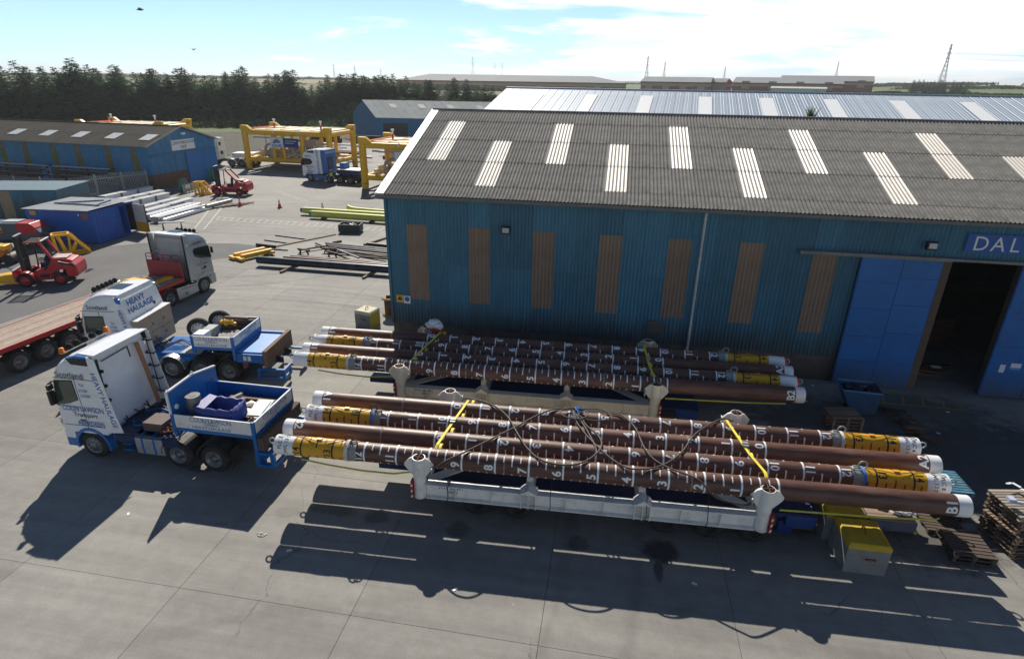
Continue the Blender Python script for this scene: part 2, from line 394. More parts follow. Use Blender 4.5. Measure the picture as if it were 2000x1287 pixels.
def splash_shade(m, z0, z1, col, amt):  # dark band rising from the base: splash dirt with the wall's shade painted in
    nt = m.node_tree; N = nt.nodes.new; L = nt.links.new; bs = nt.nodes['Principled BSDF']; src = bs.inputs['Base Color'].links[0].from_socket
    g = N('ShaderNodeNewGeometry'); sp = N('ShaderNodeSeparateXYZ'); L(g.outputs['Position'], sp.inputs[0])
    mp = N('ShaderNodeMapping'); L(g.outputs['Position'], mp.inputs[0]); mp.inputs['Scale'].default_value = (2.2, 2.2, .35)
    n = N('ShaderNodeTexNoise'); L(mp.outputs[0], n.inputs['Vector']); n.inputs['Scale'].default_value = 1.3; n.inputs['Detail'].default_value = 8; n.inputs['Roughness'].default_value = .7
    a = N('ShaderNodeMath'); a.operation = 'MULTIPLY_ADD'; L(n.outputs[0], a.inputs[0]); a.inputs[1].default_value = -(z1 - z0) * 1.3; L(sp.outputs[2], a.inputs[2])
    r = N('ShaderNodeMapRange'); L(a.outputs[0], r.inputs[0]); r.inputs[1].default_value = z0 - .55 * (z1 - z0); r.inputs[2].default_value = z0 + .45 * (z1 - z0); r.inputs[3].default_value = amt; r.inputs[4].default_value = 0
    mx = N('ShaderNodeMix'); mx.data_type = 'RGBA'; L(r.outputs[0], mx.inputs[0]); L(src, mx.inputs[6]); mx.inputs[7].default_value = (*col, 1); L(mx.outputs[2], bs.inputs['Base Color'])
splash_shade(clad, 1.2, 2.6, (.05, .055, .05), .75)
splash_shade(doorblue, .0, 1.2, (.05, .055, .05), .7)
splash_shade(plinth, .0, .8, (.045, .04, .034), .7)
# ------------------------------------------------------------------ terrain
def smooth(a, b, t):
    t = max(0, min(1, (t - a) / (b - a))); return t * t * (3 - 2 * t)
def terrain(x, y):
    d = math.hypot(x, y); az = math.atan2(x, max(y, 1e-3)) if y > 0 else (3.0 if x > 0 else -3.0)
    fwd = smooth(-50, 200, y)
    h = -.06 + (5.6 + 3.4 * smooth(.15, .55, az)) * smooth(165, 430, d) * fwd
    h += (3.4 + 3.0 * smooth(0, .6, az)) * smooth(540, 900, d) * fwd + 2.2 * smooth(900, 1800, d) * fwd
    h += smooth(900, 2500, d) * fwd * (6 * math.sin(az * 9 + 1.2) + 4 * math.sin(az * 23)) * .5
    return h
def make_ground():
    radii = [0, 20, 50, 90, 130, 150, 165, 180, 200, 225, 250, 280, 310, 345, 380, 420, 470, 530, 600, 700, 850, 1050, 1300, 1700, 2300, 3200, 4500, 7000, 11000]
    n = 144; vs = [(0, 0, -.06)]; fs = []
    for r in radii[1:]:
        for i in range(n):
            a = 2 * math.pi * i / n; x, y = r * math.sin(a), r * math.cos(a); vs.append((x, y, terrain(x, y)))
    fs += [(0, 1 + (i + 1) % n, 1 + i) for i in range(n)]
    for k in range(len(radii) - 2):
        a, b = 1 + k * n, 1 + (k + 1) * n
        fs += [(a + i, a + (i + 1) % n, b + (i + 1) % n, b + i) for i in range(n)]
    m = bpy.data.materials.new('farmland'); m.use_nodes = True
    nt = m.node_tree; N = nt.nodes.new; L = nt.links.new; bs = nt.nodes['Principled BSDF']; bs.inputs['Roughness'].default_value = .95
    g = N('ShaderNodeNewGeometry')
    vo = N('ShaderNodeTexVoronoi'); L(g.outputs['Position'], vo.inputs['Vector']); vo.inputs['Scale'].default_value = .0052
    rp = N('ShaderNodeValToRGB'); sp = N('ShaderNodeSeparateColor'); L(vo.outputs['Color'], sp.inputs[0]); L(sp.outputs[0], rp.inputs[0])
    e = rp.color_ramp.elements; e[0].color = (.075, .105, .03, 1); e[1].color = (.17, .145, .07, 1)
    e.new(.45).color = (.10, .14, .035, 1); e.new(.7).color = (.15, .15, .05, 1)
    nz = N('ShaderNodeTexNoise'); L(g.outputs['Position'], nz.inputs['Vector']); nz.inputs['Scale'].default_value = .08; nz.inputs['Detail'].default_value = 8
    mr = N('ShaderNodeMapRange'); L(nz.outputs[0], mr.inputs[0]); mr.inputs[3].default_value = .6; mr.inputs[4].default_value = 1.35
    vm = N('ShaderNodeVectorMath'); vm.operation = 'SCALE'; L(rp.outputs[0], vm.inputs[0]); L(mr.outputs[0], vm.inputs['Scale']); L(vm.outputs[0], bs.inputs['Base Color'])
    b = MB(); b.add(vs, fs, True)
    return kind(b.build('ground', m), 'structure')
ground = make_ground()

def concrete_material():
    m = bpy.data.materials.new('yard_concrete'); m.use_nodes = True
    nt = m.node_tree; N = nt.nodes.new; L = nt.links.new; bs = nt.nodes['Principled BSDF']
    g = N('ShaderNodeNewGeometry'); P = g.outputs['Position']
    def noise(sc, det=8, rough=.6, st=None, dist=0):
        n = N('ShaderNodeTexNoise')
        if st:
            mp = N('ShaderNodeMapping'); L(P, mp.inputs[0]); mp.inputs['Scale'].default_value = st[0]; mp.inputs['Rotation'].default_value = (0, 0, st[1]); L(mp.outputs[0], n.inputs['Vector'])
        else: L(P, n.inputs['Vector'])
        n.inputs['Scale'].default_value = sc; n.inputs['Detail'].default_value = det; n.inputs['Roughness'].default_value = rough; n.inputs['Distortion'].default_value = dist
        return n.outputs[0]
    def rng_(v, a, b, c, d):
        r = N('ShaderNodeMapRange'); L(v, r.inputs[0])
        for i, q in enumerate((a, b, c, d)): r.inputs[i + 1].default_value = q
        return r.outputs[0]
    def mul(a, b):
        k = N('ShaderNodeMath'); k.operation = 'MULTIPLY'; L(a, k.inputs[0]); L(b, k.inputs[1]); return k.outputs[0]
    oi = N('ShaderNodeObjectInfo')
    v = mul(rng_(noise(.16, 6), .3, .7, .84, 1.13), rng_(oi.outputs['Random'], 0, 1, .90, 1.07))
    v = mul(v, rng_(noise(2.2, 9, .72), .3, .7, .86, 1.10))
    v = mul(v, rng_(noise(30, 5, .75), .28, .72, .82, 1.14))
    v = mul(v, rng_(noise(.5, 8, .7, ((.14, 3.4, 1), .05)), .35, .68, .84, 1.09))       # broom and tyre streaks along x
    v = mul(v, rng_(noise(.45, 7, .65, ((.14, 2.2, 1), 1.25)), .3, .7, .92, 1.05))
    # hairline cracks
    vo = N('ShaderNodeTexVoronoi'); vo.feature = 'DISTANCE_TO_EDGE'; vo.inputs['Scale'].default_value = .19
    wn = N('ShaderNodeTexNoise'); L(P, wn.inputs['Vector']); wn.inputs['Scale'].default_value = .9; wn.inputs['Detail'].default_value = 5
    wv = N('ShaderNodeVectorMath'); wv.operation = 'MULTIPLY_ADD'; L(wn.outputs['Color'], wv.inputs[0]); wv.inputs[1].default_value = (1.6, 1.6, 0); L(P, wv.inputs[2]); L(wv.outputs[0], vo.inputs['Vector'])
    ck = rng_(vo.outputs['Distance'], .0, .0035, .55, 1.)
    gate = rng_(noise(.11, 3), .40, .46, 0, 1)
    gm = N('ShaderNodeMath'); gm.operation = 'MAXIMUM'; L(ck, gm.inputs[0]); L(gate, gm.inputs[1])
    v = mul(v, gm.outputs[0])
    # worn tyre arcs
    nb = noise(.6, 5)
    for cx, cy, rr, w_, k_ in ((-30, 47, 13.0, .28, .80), (-30, 47, 15.0, .28, .82), (-34, 70, 22, .3, .84), (-34, 70, 24.1, .3, .84), (-18, 14, 17.5, .26, .86), (-18, 14, 19.5, .26, .86), (2, -14, 24.0, .3, .9), (2, -14, 25.9, .3, .9)):
        sb = N('ShaderNodeVectorMath'); sb.operation = 'DISTANCE'; L(P, sb.inputs[0]); sb.inputs[1].default_value = (cx, cy, 0)
        df = N('ShaderNodeMath'); df.operation = 'SUBTRACT'; L(sb.outputs['Value'], df.inputs[0]); df.inputs[1].default_value = rr
        ab = N('ShaderNodeMath'); ab.operation = 'ABSOLUTE'; L(df.outputs[0], ab.inputs[0])
        an = N('ShaderNodeMath'); an.operation = 'MULTIPLY_ADD'; L(nb, an.inputs[0]); an.inputs[1].default_value = .7; L(ab.outputs[0], an.inputs[2])
        v = mul(v, rng_(an.outputs[0], w_ + .12, w_ + .34, k_, 1.))
    vm = N('ShaderNodeVectorMath'); vm.operation = 'SCALE'; vm.inputs[0].default_value = (.285, .274, .252); L(v, vm.inputs['Scale'])
    cur = vm.outputs[0]
    # pale droppings and grit
    vp = N('ShaderNodeTexVoronoi'); L(P, vp.inputs['Vector']); vp.inputs['Scale'].default_value = 1.1
    sp = rng_(vp.outputs['Distance'], .018, .034, 1, 0)
    sp = mul(sp, rng_(noise(.35, 3), .5, .6, 0, .8))
    mx = N('ShaderNodeMix'); mx.data_type = 'RGBA'; L(sp, mx.inputs[0]); L(cur, mx.inputs[6]); mx.inputs[7].default_value = (.62, .62, .6, 1); cur = mx.outputs[2]
    # oil and damp stains, each at its own place
    acc = None
    ns = noise(1.7, 6, .7)
    for cx, cy, rx, ry, st in ((2.15, 14.1, .62, .55, .8), (2.05, 13.3, .16, .5, .7), (-8.0, 14.0, .9, .35, .5), (-6.55, 13.9, .45, .35, .5), (-3.9, 13.85, .45, .4, .45),
                               (-.25, 13.95, .35, .4, .45), (-5.1, 15.3, .6, .3, .5), (-13.55, 15.1, .5, .22, .6), (-14.1, 16.5, 1.3, .5, .4), (-9.4, 13.6, .5, .3, .35),
                               (7.6, 16.7, 2.2, 1.5, .55), (10.2, 16.0, 2.6, 1.4, .6), (9, 20.5, 3, 2.5, .5), (3, 24.2, 8, 1.6, .45), (-36, 33, 3, 1.2, .3), (-20.5, 42, 9, 4.6, .45), (-30, 70, 8, 3, .3), (13, 24.5, 4, 1.8, .55), (14.5, 20.6, 7, 4.2, .72), (9.6, 22.6, 4, 2.6, .62), (-2.5, 24.6, 7, 1.2, .5)):
        sb = N('ShaderNodeVectorMath'); sb.operation = 'SUBTRACT'; L(P, sb.inputs[0]); sb.inputs[1].default_value = (cx, cy, 0)
        ml = N('ShaderNodeVectorMath'); ml.operation = 'MULTIPLY'; L(sb.outputs[0], ml.inputs[0]); ml.inputs[1].default_value = (1 / rx, 1 / ry, 0)
        ln = N('ShaderNodeVectorMath'); ln.operation = 'LENGTH'; L(ml.outputs[0], ln.inputs[0])
        ad = N('ShaderNodeMath'); ad.operation = 'MULTIPLY_ADD'; L(ns, ad.inputs[0]); ad.inputs[1].default_value = 1.6; L(ln.outputs['Value'], ad.inputs[2])
        k = rng_(ad.outputs[0], 1.45, 1.8, st, 0)
        if acc is None: acc = k
        else:
            mxm = N('ShaderNodeMath'); mxm.operation = 'MAXIMUM'; L(acc, mxm.inputs[0]); L(k, mxm.inputs[1]); acc = mxm.outputs[0]
    mx = N('ShaderNodeMix'); mx.data_type = 'RGBA'; L(acc, mx.inputs[0]); L(cur, mx.inputs[6]); mx.inputs[7].default_value = (.035, .031, .028, 1); cur = mx.outputs[2]
    L(cur, bs.inputs['Base Color'])
    L(rng_(acc, 0, 1, .78, .48), bs.inputs['Roughness']); bs.inputs['Specular IOR Level'].default_value = .3
    bp = N('ShaderNodeBump'); bp.inputs['Strength'].default_value = .25; bp.inputs['Distance'].default_value = .012
    L(noise(26, 6, .7), bp.inputs['Height']); L(bp.outputs[0], bs.inputs['Normal'])
    return m
yardconc = concrete_material()
def make_slabs():
    px, py, x0, y0 = 4.85, 5.3, -10.67, 15.6
    yard = kind(thing('concrete_yard', '', ''), 'structure')
    for k in ('label', 'category'): del yard[k]
    b = MB(); b.box(-66, 36, -8, 127, -.058, -.052); b.build('joint_bed', mat('joint_filler', (.09, .085, .08), .9), yard)
    def slab(w, h):
        m = MB(); e = .006; m.box(e, w - e, e, h - e, -.05, 0); return m.mesh('concrete_slab', yardconc)
    small, big = slab(px, py), slab(px * 2, py * 2)
    for i in range(-5, 8):
        for j in range(-4, 8): link('concrete_slab', small, yard, (x0 + i * px, y0 + j * py, 0))
    for i in range(-11, -5, 2):
        for j in range(-4, 8, 2): link('concrete_slab', big, yard, (x0 + i * px, y0 + j * py, 0))
    for i in range(-11, 8, 2):
        for j in range(8, 20, 2): link('concrete_slab', big, yard, (x0 + i * px, y0 + j * py, 0))
make_slabs()

dirtm = mat('rough_earth', (.060, .055, .036), .95, var=.4, scale=.3, dirt=.7, dirtcol=(.035, .05, .02), dscale=.25, world=True)
_b = MB(); _b.add([(x, y, -.02) for x, y in ((-160, 95), (-66.2, 95), (-66.2, 127.2), (36, 127.2), (36, 160), (-50, 160), (-96, 138), (-150, 112))], [tuple(range(8))]); kind(_b.build('rough_ground', dirtm), 'structure')
asph = mat('asphalt', (.135, .134, .133), .9, var=.16, scale=.35, bump=.35, bscale=45, dirt=.35, dirtcol=(.19, .185, .175), dscale=.5, world=True)
def sheet(name, pts, z, m):
    b = MB(); b.add([(x, y, z) for x, y in pts], [tuple(range(len(pts)))]); return kind(b.build(name, m), 'structure')
sheet('asphalt_road', [(-66, 33), (-47.7, 36.2), (-42.2, 37.6), (-37.4, 41.6), (-30.2, 43.0), (-25.9, 42.4), (-26.4, 40.6), (-30.2, 37.6), (-31.5, 31.5), (-33.6, 18), (-34.2, 8), (-66, 8)], .006, asph)
linem = mat('worn_line_paint', (.62, .61, .57), .8, var=.2, scale=3, dirt=.85, dirtcol=(.33, .32, .30), dscale=3, world=True)
hatchm = mat('worn_yellow_line', (.32, .24, .07), .85, var=.3, dirt=.9, dirtcol=(.18, .16, .13), dscale=3, world=True)
def ladder(name, a0, a1, b0, b1, n, m, z=.010, w=.09):
    a0, a1, b0, b1 = (V((*p, z)) for p in (a0, a1, b0, b1)); b = MB()
    def ln(p, q, w):
        d = (q - p).normalized(); s = V((-d.y, d.x, 0)) * w / 2; b.quad(p - s, q - s, q + s, p + s)
    ln(a0, a1, w); ln(b0, b1, w)
    for i in range(n + 1):
        t = i / n; t2 = min(1, t + .4 / n); p = a0.lerp(a1, t2); q = b0.lerp(b1, t); d = (q - p) * .06
        p = p + d; q = q - d; p.z = q.z = z + .003; ln(p, q, w)
    return kind(b.build(name, m), 'structure')
ladder('painted_walkway', (-37.9, 51.6), (-18.6, 51.0), (-37.2, 50.4), (-18.4, 49.5), 26, linem)
ladder('painted_walkway', (-42.9, 58.6), (-36.9, 46.9), (-42.0, 59.4), (-35.9, 46.8), 16, linem)
ladder('painted_walkway', (-40, 66.3), (-33.5, 61.2), (-40.3, 66.0), (-33.8, 60.9), 2, linem, w=.07)
ladder('painted_hatching', (-12.6, 27.4), (-10.75, 27.4), (-12.6, 25.3), (-10.8, 25.2), 4, linem, w=.07)
ladder('painted_hatching', (10.6, 25.9), (15.4, 25.9), (10.6, 24.9), (15.4, 24.9), 6, hatchm, w=.08)
# ------------------------------------------------------------------ corrugated sheets
def corr(name, w, h, m, pitch=.178, amp=.02, n=None, seg=6, flat=False):
    """a sheet: x across, z up, bulging along -y; w is rounded to whole waves"""
    k = max(1, round(w / pitch)) if n is None else n
    b = MB(); vs = []; N_ = k * seg
    for i in range(N_ + 1):
        x = w * i / N_; ph = 2 * math.pi * k * i / N_
        y = -amp * math.cos(ph) if not flat else (-amp if (i % seg) in (0, 1) else amp)
        vs += [(x, y, 0), (x, y, h)]
    b.add(vs, [(2 * i, 2 * i + 2, 2 * i + 3, 2 * i + 1) for i in range(N_)], not flat)
    return b.mesh(name, m)

WX0, WY, WE = -10.65, 26.62, 7.72
shed = thing('warehouse', 'big blue corrugated warehouse with brown panels and grey roof with skylight strips', 'warehouse', (0, 0, 0))
def make_shed():
    cw = 1.0143
    cache = {}
    def ws(z0, z1, brown=False):
        k = (z0, z1, brown)
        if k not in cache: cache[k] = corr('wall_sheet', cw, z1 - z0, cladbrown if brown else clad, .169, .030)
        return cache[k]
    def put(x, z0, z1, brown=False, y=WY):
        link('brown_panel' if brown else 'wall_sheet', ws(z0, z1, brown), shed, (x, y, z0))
    for j in range(0, 40):
        x = WX0 + j * cw; xc = x + cw / 2
        if 13.4 < xc < 16.9: put(x, 6.1, WE); continue
        if (j - 1) % 3 == 0 and j <= 22:
            lo, hi = (2.55, 6.3) if j < 19 else (2.36, 6.04)
            put(x, 1.22, lo); put(x, lo, hi, True, WY - .012); put(x, hi, WE)
        else: put(x, 1.22, 4.46, y=WY + .006); put(x, 4.42, WE)
    b = MB(); b.box(WX0 + .03, 13.6, WY + .04, WY + .3, -.04, 1.26); b.box(16.7, 29.9, WY + .04, WY + .3, -.04, 1.26)
    b.build('plinth_wall', plinth, shed)
    b = MB(); b.box(13.5, 14.10, WY + .03, WY + .35, 0, 6.08); b.box(16.72, 16.9, WY + .03, WY + .35, 0, 6.08); b.box(13.5, 16.9, WY + .035, WY + .345, 6.081, 6.3)
    b.build('door_frame', mat('brown_door_frame', (.11, .07, .05), .7), shed)
    # gable ends and back
    g = [(WY + .05, 0), (45.0, 0), (45.0, 7.7), (35.83, 10.85), (WY + .05, 7.7)]
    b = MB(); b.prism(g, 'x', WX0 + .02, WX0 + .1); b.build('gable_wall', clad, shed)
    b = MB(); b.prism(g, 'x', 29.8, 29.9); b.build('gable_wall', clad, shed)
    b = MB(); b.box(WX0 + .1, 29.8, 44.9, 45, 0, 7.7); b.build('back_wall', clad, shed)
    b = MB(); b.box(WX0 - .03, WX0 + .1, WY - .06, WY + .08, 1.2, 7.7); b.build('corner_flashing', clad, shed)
    # roof
    pitch = math.atan2(11.007 - 7.783, 35.83 - 26.47); y0, z0 = 26.30, 7.725
    rows = [(-.02, 1.22), (1.1, 3.69), (3.57, 6.15), (6.03, 8.52), (8.4, 9.98)]
    rc = {}
    def rs(i, light):
        if (i, light) not in rc:
            s0, s1 = rows[i]; rc[(i, light)] = corr('roof_sheet', 1.0, s1 - s0, rooflight if light else fibre, .166, .027)
        return rc[(i, light)]
    def on(s, off=0): return (y0 + s * math.cos(pitch) - off * math.sin(pitch), z0 + s * math.sin(pitch) + off * math.cos(pitch))
    for c in range(40):
        x = -10.5 + c; ce = round(x + .5)
        up = (ce + 9) % 6 == 0; low = (ce + 6) % 6 == 0
        for i in range(5):
            s0, s1 = rows[i]
            lt = (up and i in (2, 3)) or (low and i in (1, 2))
            y, z = on(s0, .03 + .008 * i)
            link('rooflight' if lt else 'roof_sheet', rs(i, lt), shed, (x, y, z), (-(math.pi / 2 - pitch) - .004, 0, 0))
    b = MB(); y1, z1 = on(9.9); b.quad((-10.9, y1, z1 - .05), (30, y1, z1 - .05), (30, 45.3, 7.7), (-10.9, 45.3, 7.7)); b.build('back_roof', fibre, shed)
    b = MB(); b.quad((-10.9, y0, z0 - .05), (30, y0, z0 - .05), (30, y1, z1 - .06), (-10.9, y1, z1 - .06)); b.build('roof_lining', plinth, shed)
    b = MB()
    b.tube([(-10.9, y1 + .05, z1 + .05), (30, y1 + .05, z1 + .05)], .10, 8); b.build('ridge_cap', fibre, shed)
    b = MB()
    for s0, s1 in ((-.03, 9.98),):
        (ya, za), (yb, zb) = on(s0, .02), on(s1, .02)
        b.beam((-10.73, ya, za), (-10.73, yb, zb), .42, .10); b.beam((-10.95, ya, za - .1), (-10.95, yb, zb - .1), .03, .24)
    b.build('verge_trim', mat('verge_white', (.74, .74, .72), .5, var=.06, dirt=.4, dirtcol=(.4, .38, .34)), shed)
    b = MB(); b.box(-10.95, 30, 26.26, 26.38, 7.56, 7.66); b.box(-10.95, 30, 26.24, 26.26, 7.56, 7.70)
    b.build('gutter', mat('gutter_grey', (.16, .16, .15), .7), shed)
    b = MB(); b.tube([(3.95, 26.36, 7.56), (3.95, 26.5, 7.3), (3.95, 26.52, .05)], .055, 8)
    for z in (7.2, 5.4, 3.6, 1.8): b.cyl((3.95, 26.52, z), (3.95, 26.52, z + .09), .07)
    b.build('downpipe', mat('white_plastic_pipe', (.55, .57, .58), .4, dirt=.4), shed)
    # floodlights
    for x, z in ((-4.8, 6.32), (13.0, 6.64)):
        b = MB(); b.box(x - .2, x + .2, 26.28, 26.5, z - .17, z + .17); b.box(x - .05, x + .05, 26.45, 26.6, z - .05, z + .05); o = b.build('floodlight', black, shed, bev=.015)
        b = MB(); b.add([(x - .14, 26.274, z - .1), (x + .16, 26.274, z - .1), (x + .16, 26.274, z + .12), (x - .14, 26.274, z + .12)], [(0, 1, 2, 3)]); b.build('lamp_glass', mat('lamp_lens', (.5, .55, .55), .1), o)
    # doors
    def door(x0, x1, y):
        b = MB(); b.box(x0, x1, y, y + .05, .06, 6.04); d = b.build('sliding_door', mat('door_seam_blue', (.005, .085, .28), .6), shed)
        n, hs = 3, (.08, 1.25, 2.45, 3.75, 4.95, 6.02)
        xs = [x0 + .03, x0 + (x1 - x0) * .52, x1 - .03]
        for i in range(2):
            for k in range(5):
                dz = .25 if i and k in (1, 2, 3) else 0
                b = MB(); b.box(xs[i] + .012, xs[i + 1] - .012, y - .022, y + .001, hs[k] + (.25 if i and k in (2, 3, 4) else 0) + .012, hs[k + 1] + dz - .012)
                b.build('door_panel', doorblue, d)
        return d
    door(10.49, 13.66, 26.40); d2 = door(16.58, 19.8, 26.40)
    b = MB(); b.box(17.05, 17.26, 26.375, 26.384, 1.25, 1.62); b.box(17.45, 17.85, 26.375, 26.384, 1.42, 1.72); b.build('notice', signwhite, d2)
    b = MB(); b.box(17.451, 17.849, 26.371, 26.376, 1.421, 1.52); b.build('notice', mat('notice_blue', (.1, .35, .6), .5), d2)
    b = MB(); b.box(8.0, 20.0, 26.30, 26.58, 6.05, 6.16); b.box(8.0, 13.9, 26.28, 26.34, 6.02, 6.05); b.build('door_track', mat('track_steel', (.20, .20, .19), .6, dirt=.4), shed)
    b = MB(); b.box(14.3, 20.2, 26.50, 26.545, 6.42, 7.2); sb = b.build('sign_board', mat('sign_blue', (.012, .095, .36), .5, var=.06), shed)
    b = MB()
    for i, ch in enumerate('DALES'): b.text(ch, (14.86 + i * .63, 26.494, 6.81), (1, 0, 0), (0, 0, 1), .84, .0, .95)
    b.build('lettering', signwhite, sb)
    b = MB(); b.box(-10.36, -9.98, 26.572, 26.585, 2.32, 2.72); o = b.build('warning_sign', signyellow, shed)
    b = MB(); b.add([(-10.3, 26.568, 2.46), (-10.04, 26.568, 2.46), (-10.17, 26.568, 2.68)], [(0, 1, 2)]); b.build('triangle', markblack, o)
    b = MB(); b.box(-9.96, -9.62, 26.55, 26.563, 2.30, 2.70); o = b.build('warning_sign', signwhite, shed)
    b = MB(); b.lathe([(.13, 0), (.001, 0)], (-9.79, 26.546, 2.53), 'y', 16); b.build('roundel', letterblue, o)
    b = MB(); b.box(2.05, 2.75, 26.5, 26.6, 1.75, 2.35)
    for i in range(5): b.box(2.1, 2.7, 26.48, 26.5, 1.8 + i * .1, 1.86 + i * .1)
    b.build('vent_grille', mat('vent_grey', (.09, .09, .085), .7), shed)
    b = MB(); b.box(-9.75, -9.71, 26.4, 26.5, .1, .62); b.box(-9.27, -9.23, 26.4, 26.5, .1, .62); b.box(-9.75, -9.23, 26.4, 26.44, .55, .62); b.box(-9.75, -9.23, 26.4, 26.44, .2, .26)
    b.build('hoop_bracket', offwhite, shed)
make_shed()
def shed_contents():
    b = MB(); b.M = Matrix.Translation((16.2, 31.5, 0)) @ Matrix.Rotation(.5, 4, 'Z'); b.box(-1.6, 1.8, -.4, .4, .6, 1.7); b.box(-1.4, -1.1, -.3, .3, 0, .6); b.box(1.2, 1.5, -.3, .3, 0, .6)
    tag(b.build('steel_girder', rust, bev=.02), 'brown steel girder on trestles in the dark inside the warehouse door', 'girder')
    b = MB()
    for i in range(6): b.beam((14.0 + i * .28, 28.4 + i * .1, .1 + .06 * (i % 3)), (15.6 + i * .2, 28.0 + .2 * i, .12 + .07 * (i % 2)), .22, .12)
    tag(b.build('scrap_plate_pile', rust), 'low heap of rusty plates on the floor just inside the warehouse door', 'scrap pile')
    b = MB(); b.box(15.6, 16.0, 28.5, 28.75, .3, .33); tag(b.build('paper_sheet', signwhite), 'pale sheet lying on the rusty plates inside the warehouse', 'paper')
shed_contents()
# a self-seeded weed in the valley behind the ridge
def weed():
    b = MB()
    for i in range(70):
        a = rng.uniform(0, 6.28); r = rng.uniform(.05, .45); h = rng.uniform(.3, .85)
        p = V((10.2, 36.6, 10.75)); q = p + V((math.cos(a) * r, math.sin(a) * r, h))
        s = V((.03, .01, 0)); b.quad(p - s, p + s, q + s * .2, q - s * .2)
    tag(b.build('roof_weed', hedgem), 'tuft of weed growing behind the ridge of the grey warehouse roof', 'weed')
weed()

# silver shed behind
def silver_shed():
    ang = R(-5.5)
    t = thing('silver_roofed_shed', 'long shed with shiny silver ribbed roof behind the grey warehouse roof', 'shed', (-15.4, 84.5, 0), ang)
    L_, run, ez, rz = 78, 15.5, 8.1, 11.66
    pit = math.atan2(rz - ez, run); sl = math.hypot(run, rz - ez)
    me = MB(); n = 6
    vs = []
    w = 1.0
    prof = [(0, 0), (.03, .05), (.07, .05), (.10, 0), (.34, 0), (.36, .015), (.40, .015), (.42, 0), (.64, 0), (.66, .015), (.70, .015), (.72, 0), (1.0, 0)]
    b = MB()
    for x, h in prof: vs += [(x, -h, 0), (x, -h, sl)]
    b.add(vs, [(2 * i, 2 * i + 2, 2 * i + 3, 2 * i + 1) for i in range(len(prof) - 1)]); sheet_m = b.mesh('roof_sheet', tin)
    for c in range(L_): link('roof_sheet', sheet_m, t, (c, -run, ez), (-(math.pi / 2 - pit), 0, 0))
    for k in range(10):
        x = 4.3 + k * 6.85; b = MB(); s0, s1 = sl * .33, sl * .83
        def P(x, s): return (x, -run + s * math.cos(pit) - .06 * math.sin(pit), ez + s * math.sin(pit) + .075)
        b.quad(P(x, s0), P(x + 1.5, s0), P(x + 1.5, s1), P(x, s1)); b.build('rooflight', mat('bright_rooflight', (.9, .9, .89), .4, var=.04), t)
    b = MB(); b.quad((0, 0, rz - .03), (L_, 0, rz - .03), (L_, run, ez), (0, run, ez)); b.build('back_roof', tin, t)
    b = MB(); b.prism([(-run + .3, 0), (run - .3, 0), (run - .3, ez), (0, rz - .1), (-run + .3, ez)], 'x', .3, .5); b.build('gable_wall', shopblue, t)
    b = MB(); b.box(.5, L_ - .3, -run + .3, -run + .5, 0, ez); b.build('front_wall', shopblue, t)
    b = MB(); b.tube([(0, 0, rz + .05), (L_, 0, rz + .05)], .12, 8); b.build('ridge_cap', tin, t)
silver_shed()

# pale roofed blue shed
def pale_shed():
    # eave corner A (-52.8,130.3) right, B (-64.5,147) left
    t = thing('pale_roofed_shed', 'dark blue shed with pale weathered roof in front of the trees', 'shed', (-52.9, 130.6, 0), 0)
    u = V((1, .06, 0)).normalized(); w = V((-11.3, 13.5, 0)); wl = w.length; w.normalize()
    ez, rz, L_ = 4.85, 8.0, 48
    def P(a, b_, z): return u * a + w * b_ + V((0, 0, z))
    hw = wl / 2
    b = MB(); b.add([P(0, 0, 0), P(0, wl, 0), P(0, wl, ez), P(0, hw, rz), P(0, 0, ez)], [(0, 1, 2, 3, 4)]); b.build('gable_wall', shopblue, t)
    b = MB(); b.add([P(L_, 0, 0), P(L_, wl, 0), P(L_, wl, ez), P(L_, hw, rz), P(L_, 0, ez)], [(4, 3, 2, 1, 0)])
    b.build('gable_wall', shopblue, t)
    b = MB(); b.add([P(0, 0, 0), P(L_, 0, 0), P(L_, 0, ez), P(0, 0, ez)], [(0, 1, 2, 3)]); b.add([P(0, wl, 0), P(L_, wl, 0), P(L_, wl, ez), P(0, wl, ez)], [(3, 2, 1, 0)]); b.build('side_wall', darkblue if False else shopblue, t)
    for k in range(int(L_ / 2)):
        b = MB(); a0, a1 = k * 2, k * 2 + 1.97
        b.add([P(a0 - .2, -.5, ez - .18), P(a1 - .2, -.5, ez - .18), P(a1 - .2, hw, rz + .05), P(a0 - .2, hw, rz + .05)], [(0, 1, 2, 3)])
        b.build('roof_sheet', paletin, t)
    b = MB(); b.add([P(0, hw, rz), P(L_, hw, rz), P(L_, wl, ez), P(0, wl, ez)], [(0, 1, 2, 3)]); b.build('back_roof', paletin, t)
    for k in range(6):
        b = MB(); a = 5.2 + k * 6.6
        def Q(a, f): return P(a, -.5 + (hw + .5) * f, ez - .18 + (rz + .05 - ez + .18) * f + .05)
        b.add([Q(a, .55), Q(a + 1.5, .55), Q(a + 1.5, .78), Q(a, .78)], [(0, 1, 2, 3)]); b.build('rooflight', mat('mossy_rooflight', (.20, .21, .17), .7), t)
    b = MB(); b.add([P(1.5, -.03, 0), P(7, -.03, 0), P(7, -.03, 3.6), P(1.5, -.03, 3.6)], [(0, 1, 2, 3)]); b.build('roller_door', mat('dark_door', (.04, .035, .035), .7), t)
    b = MB(); c = P(18, -.12, 4.3); b.box(c.x - .25, c.x + .25, c.y - .15, c.y + .1, 4.1, 4.5); b.build('floodlight', signwhite, t)
pale_shed()

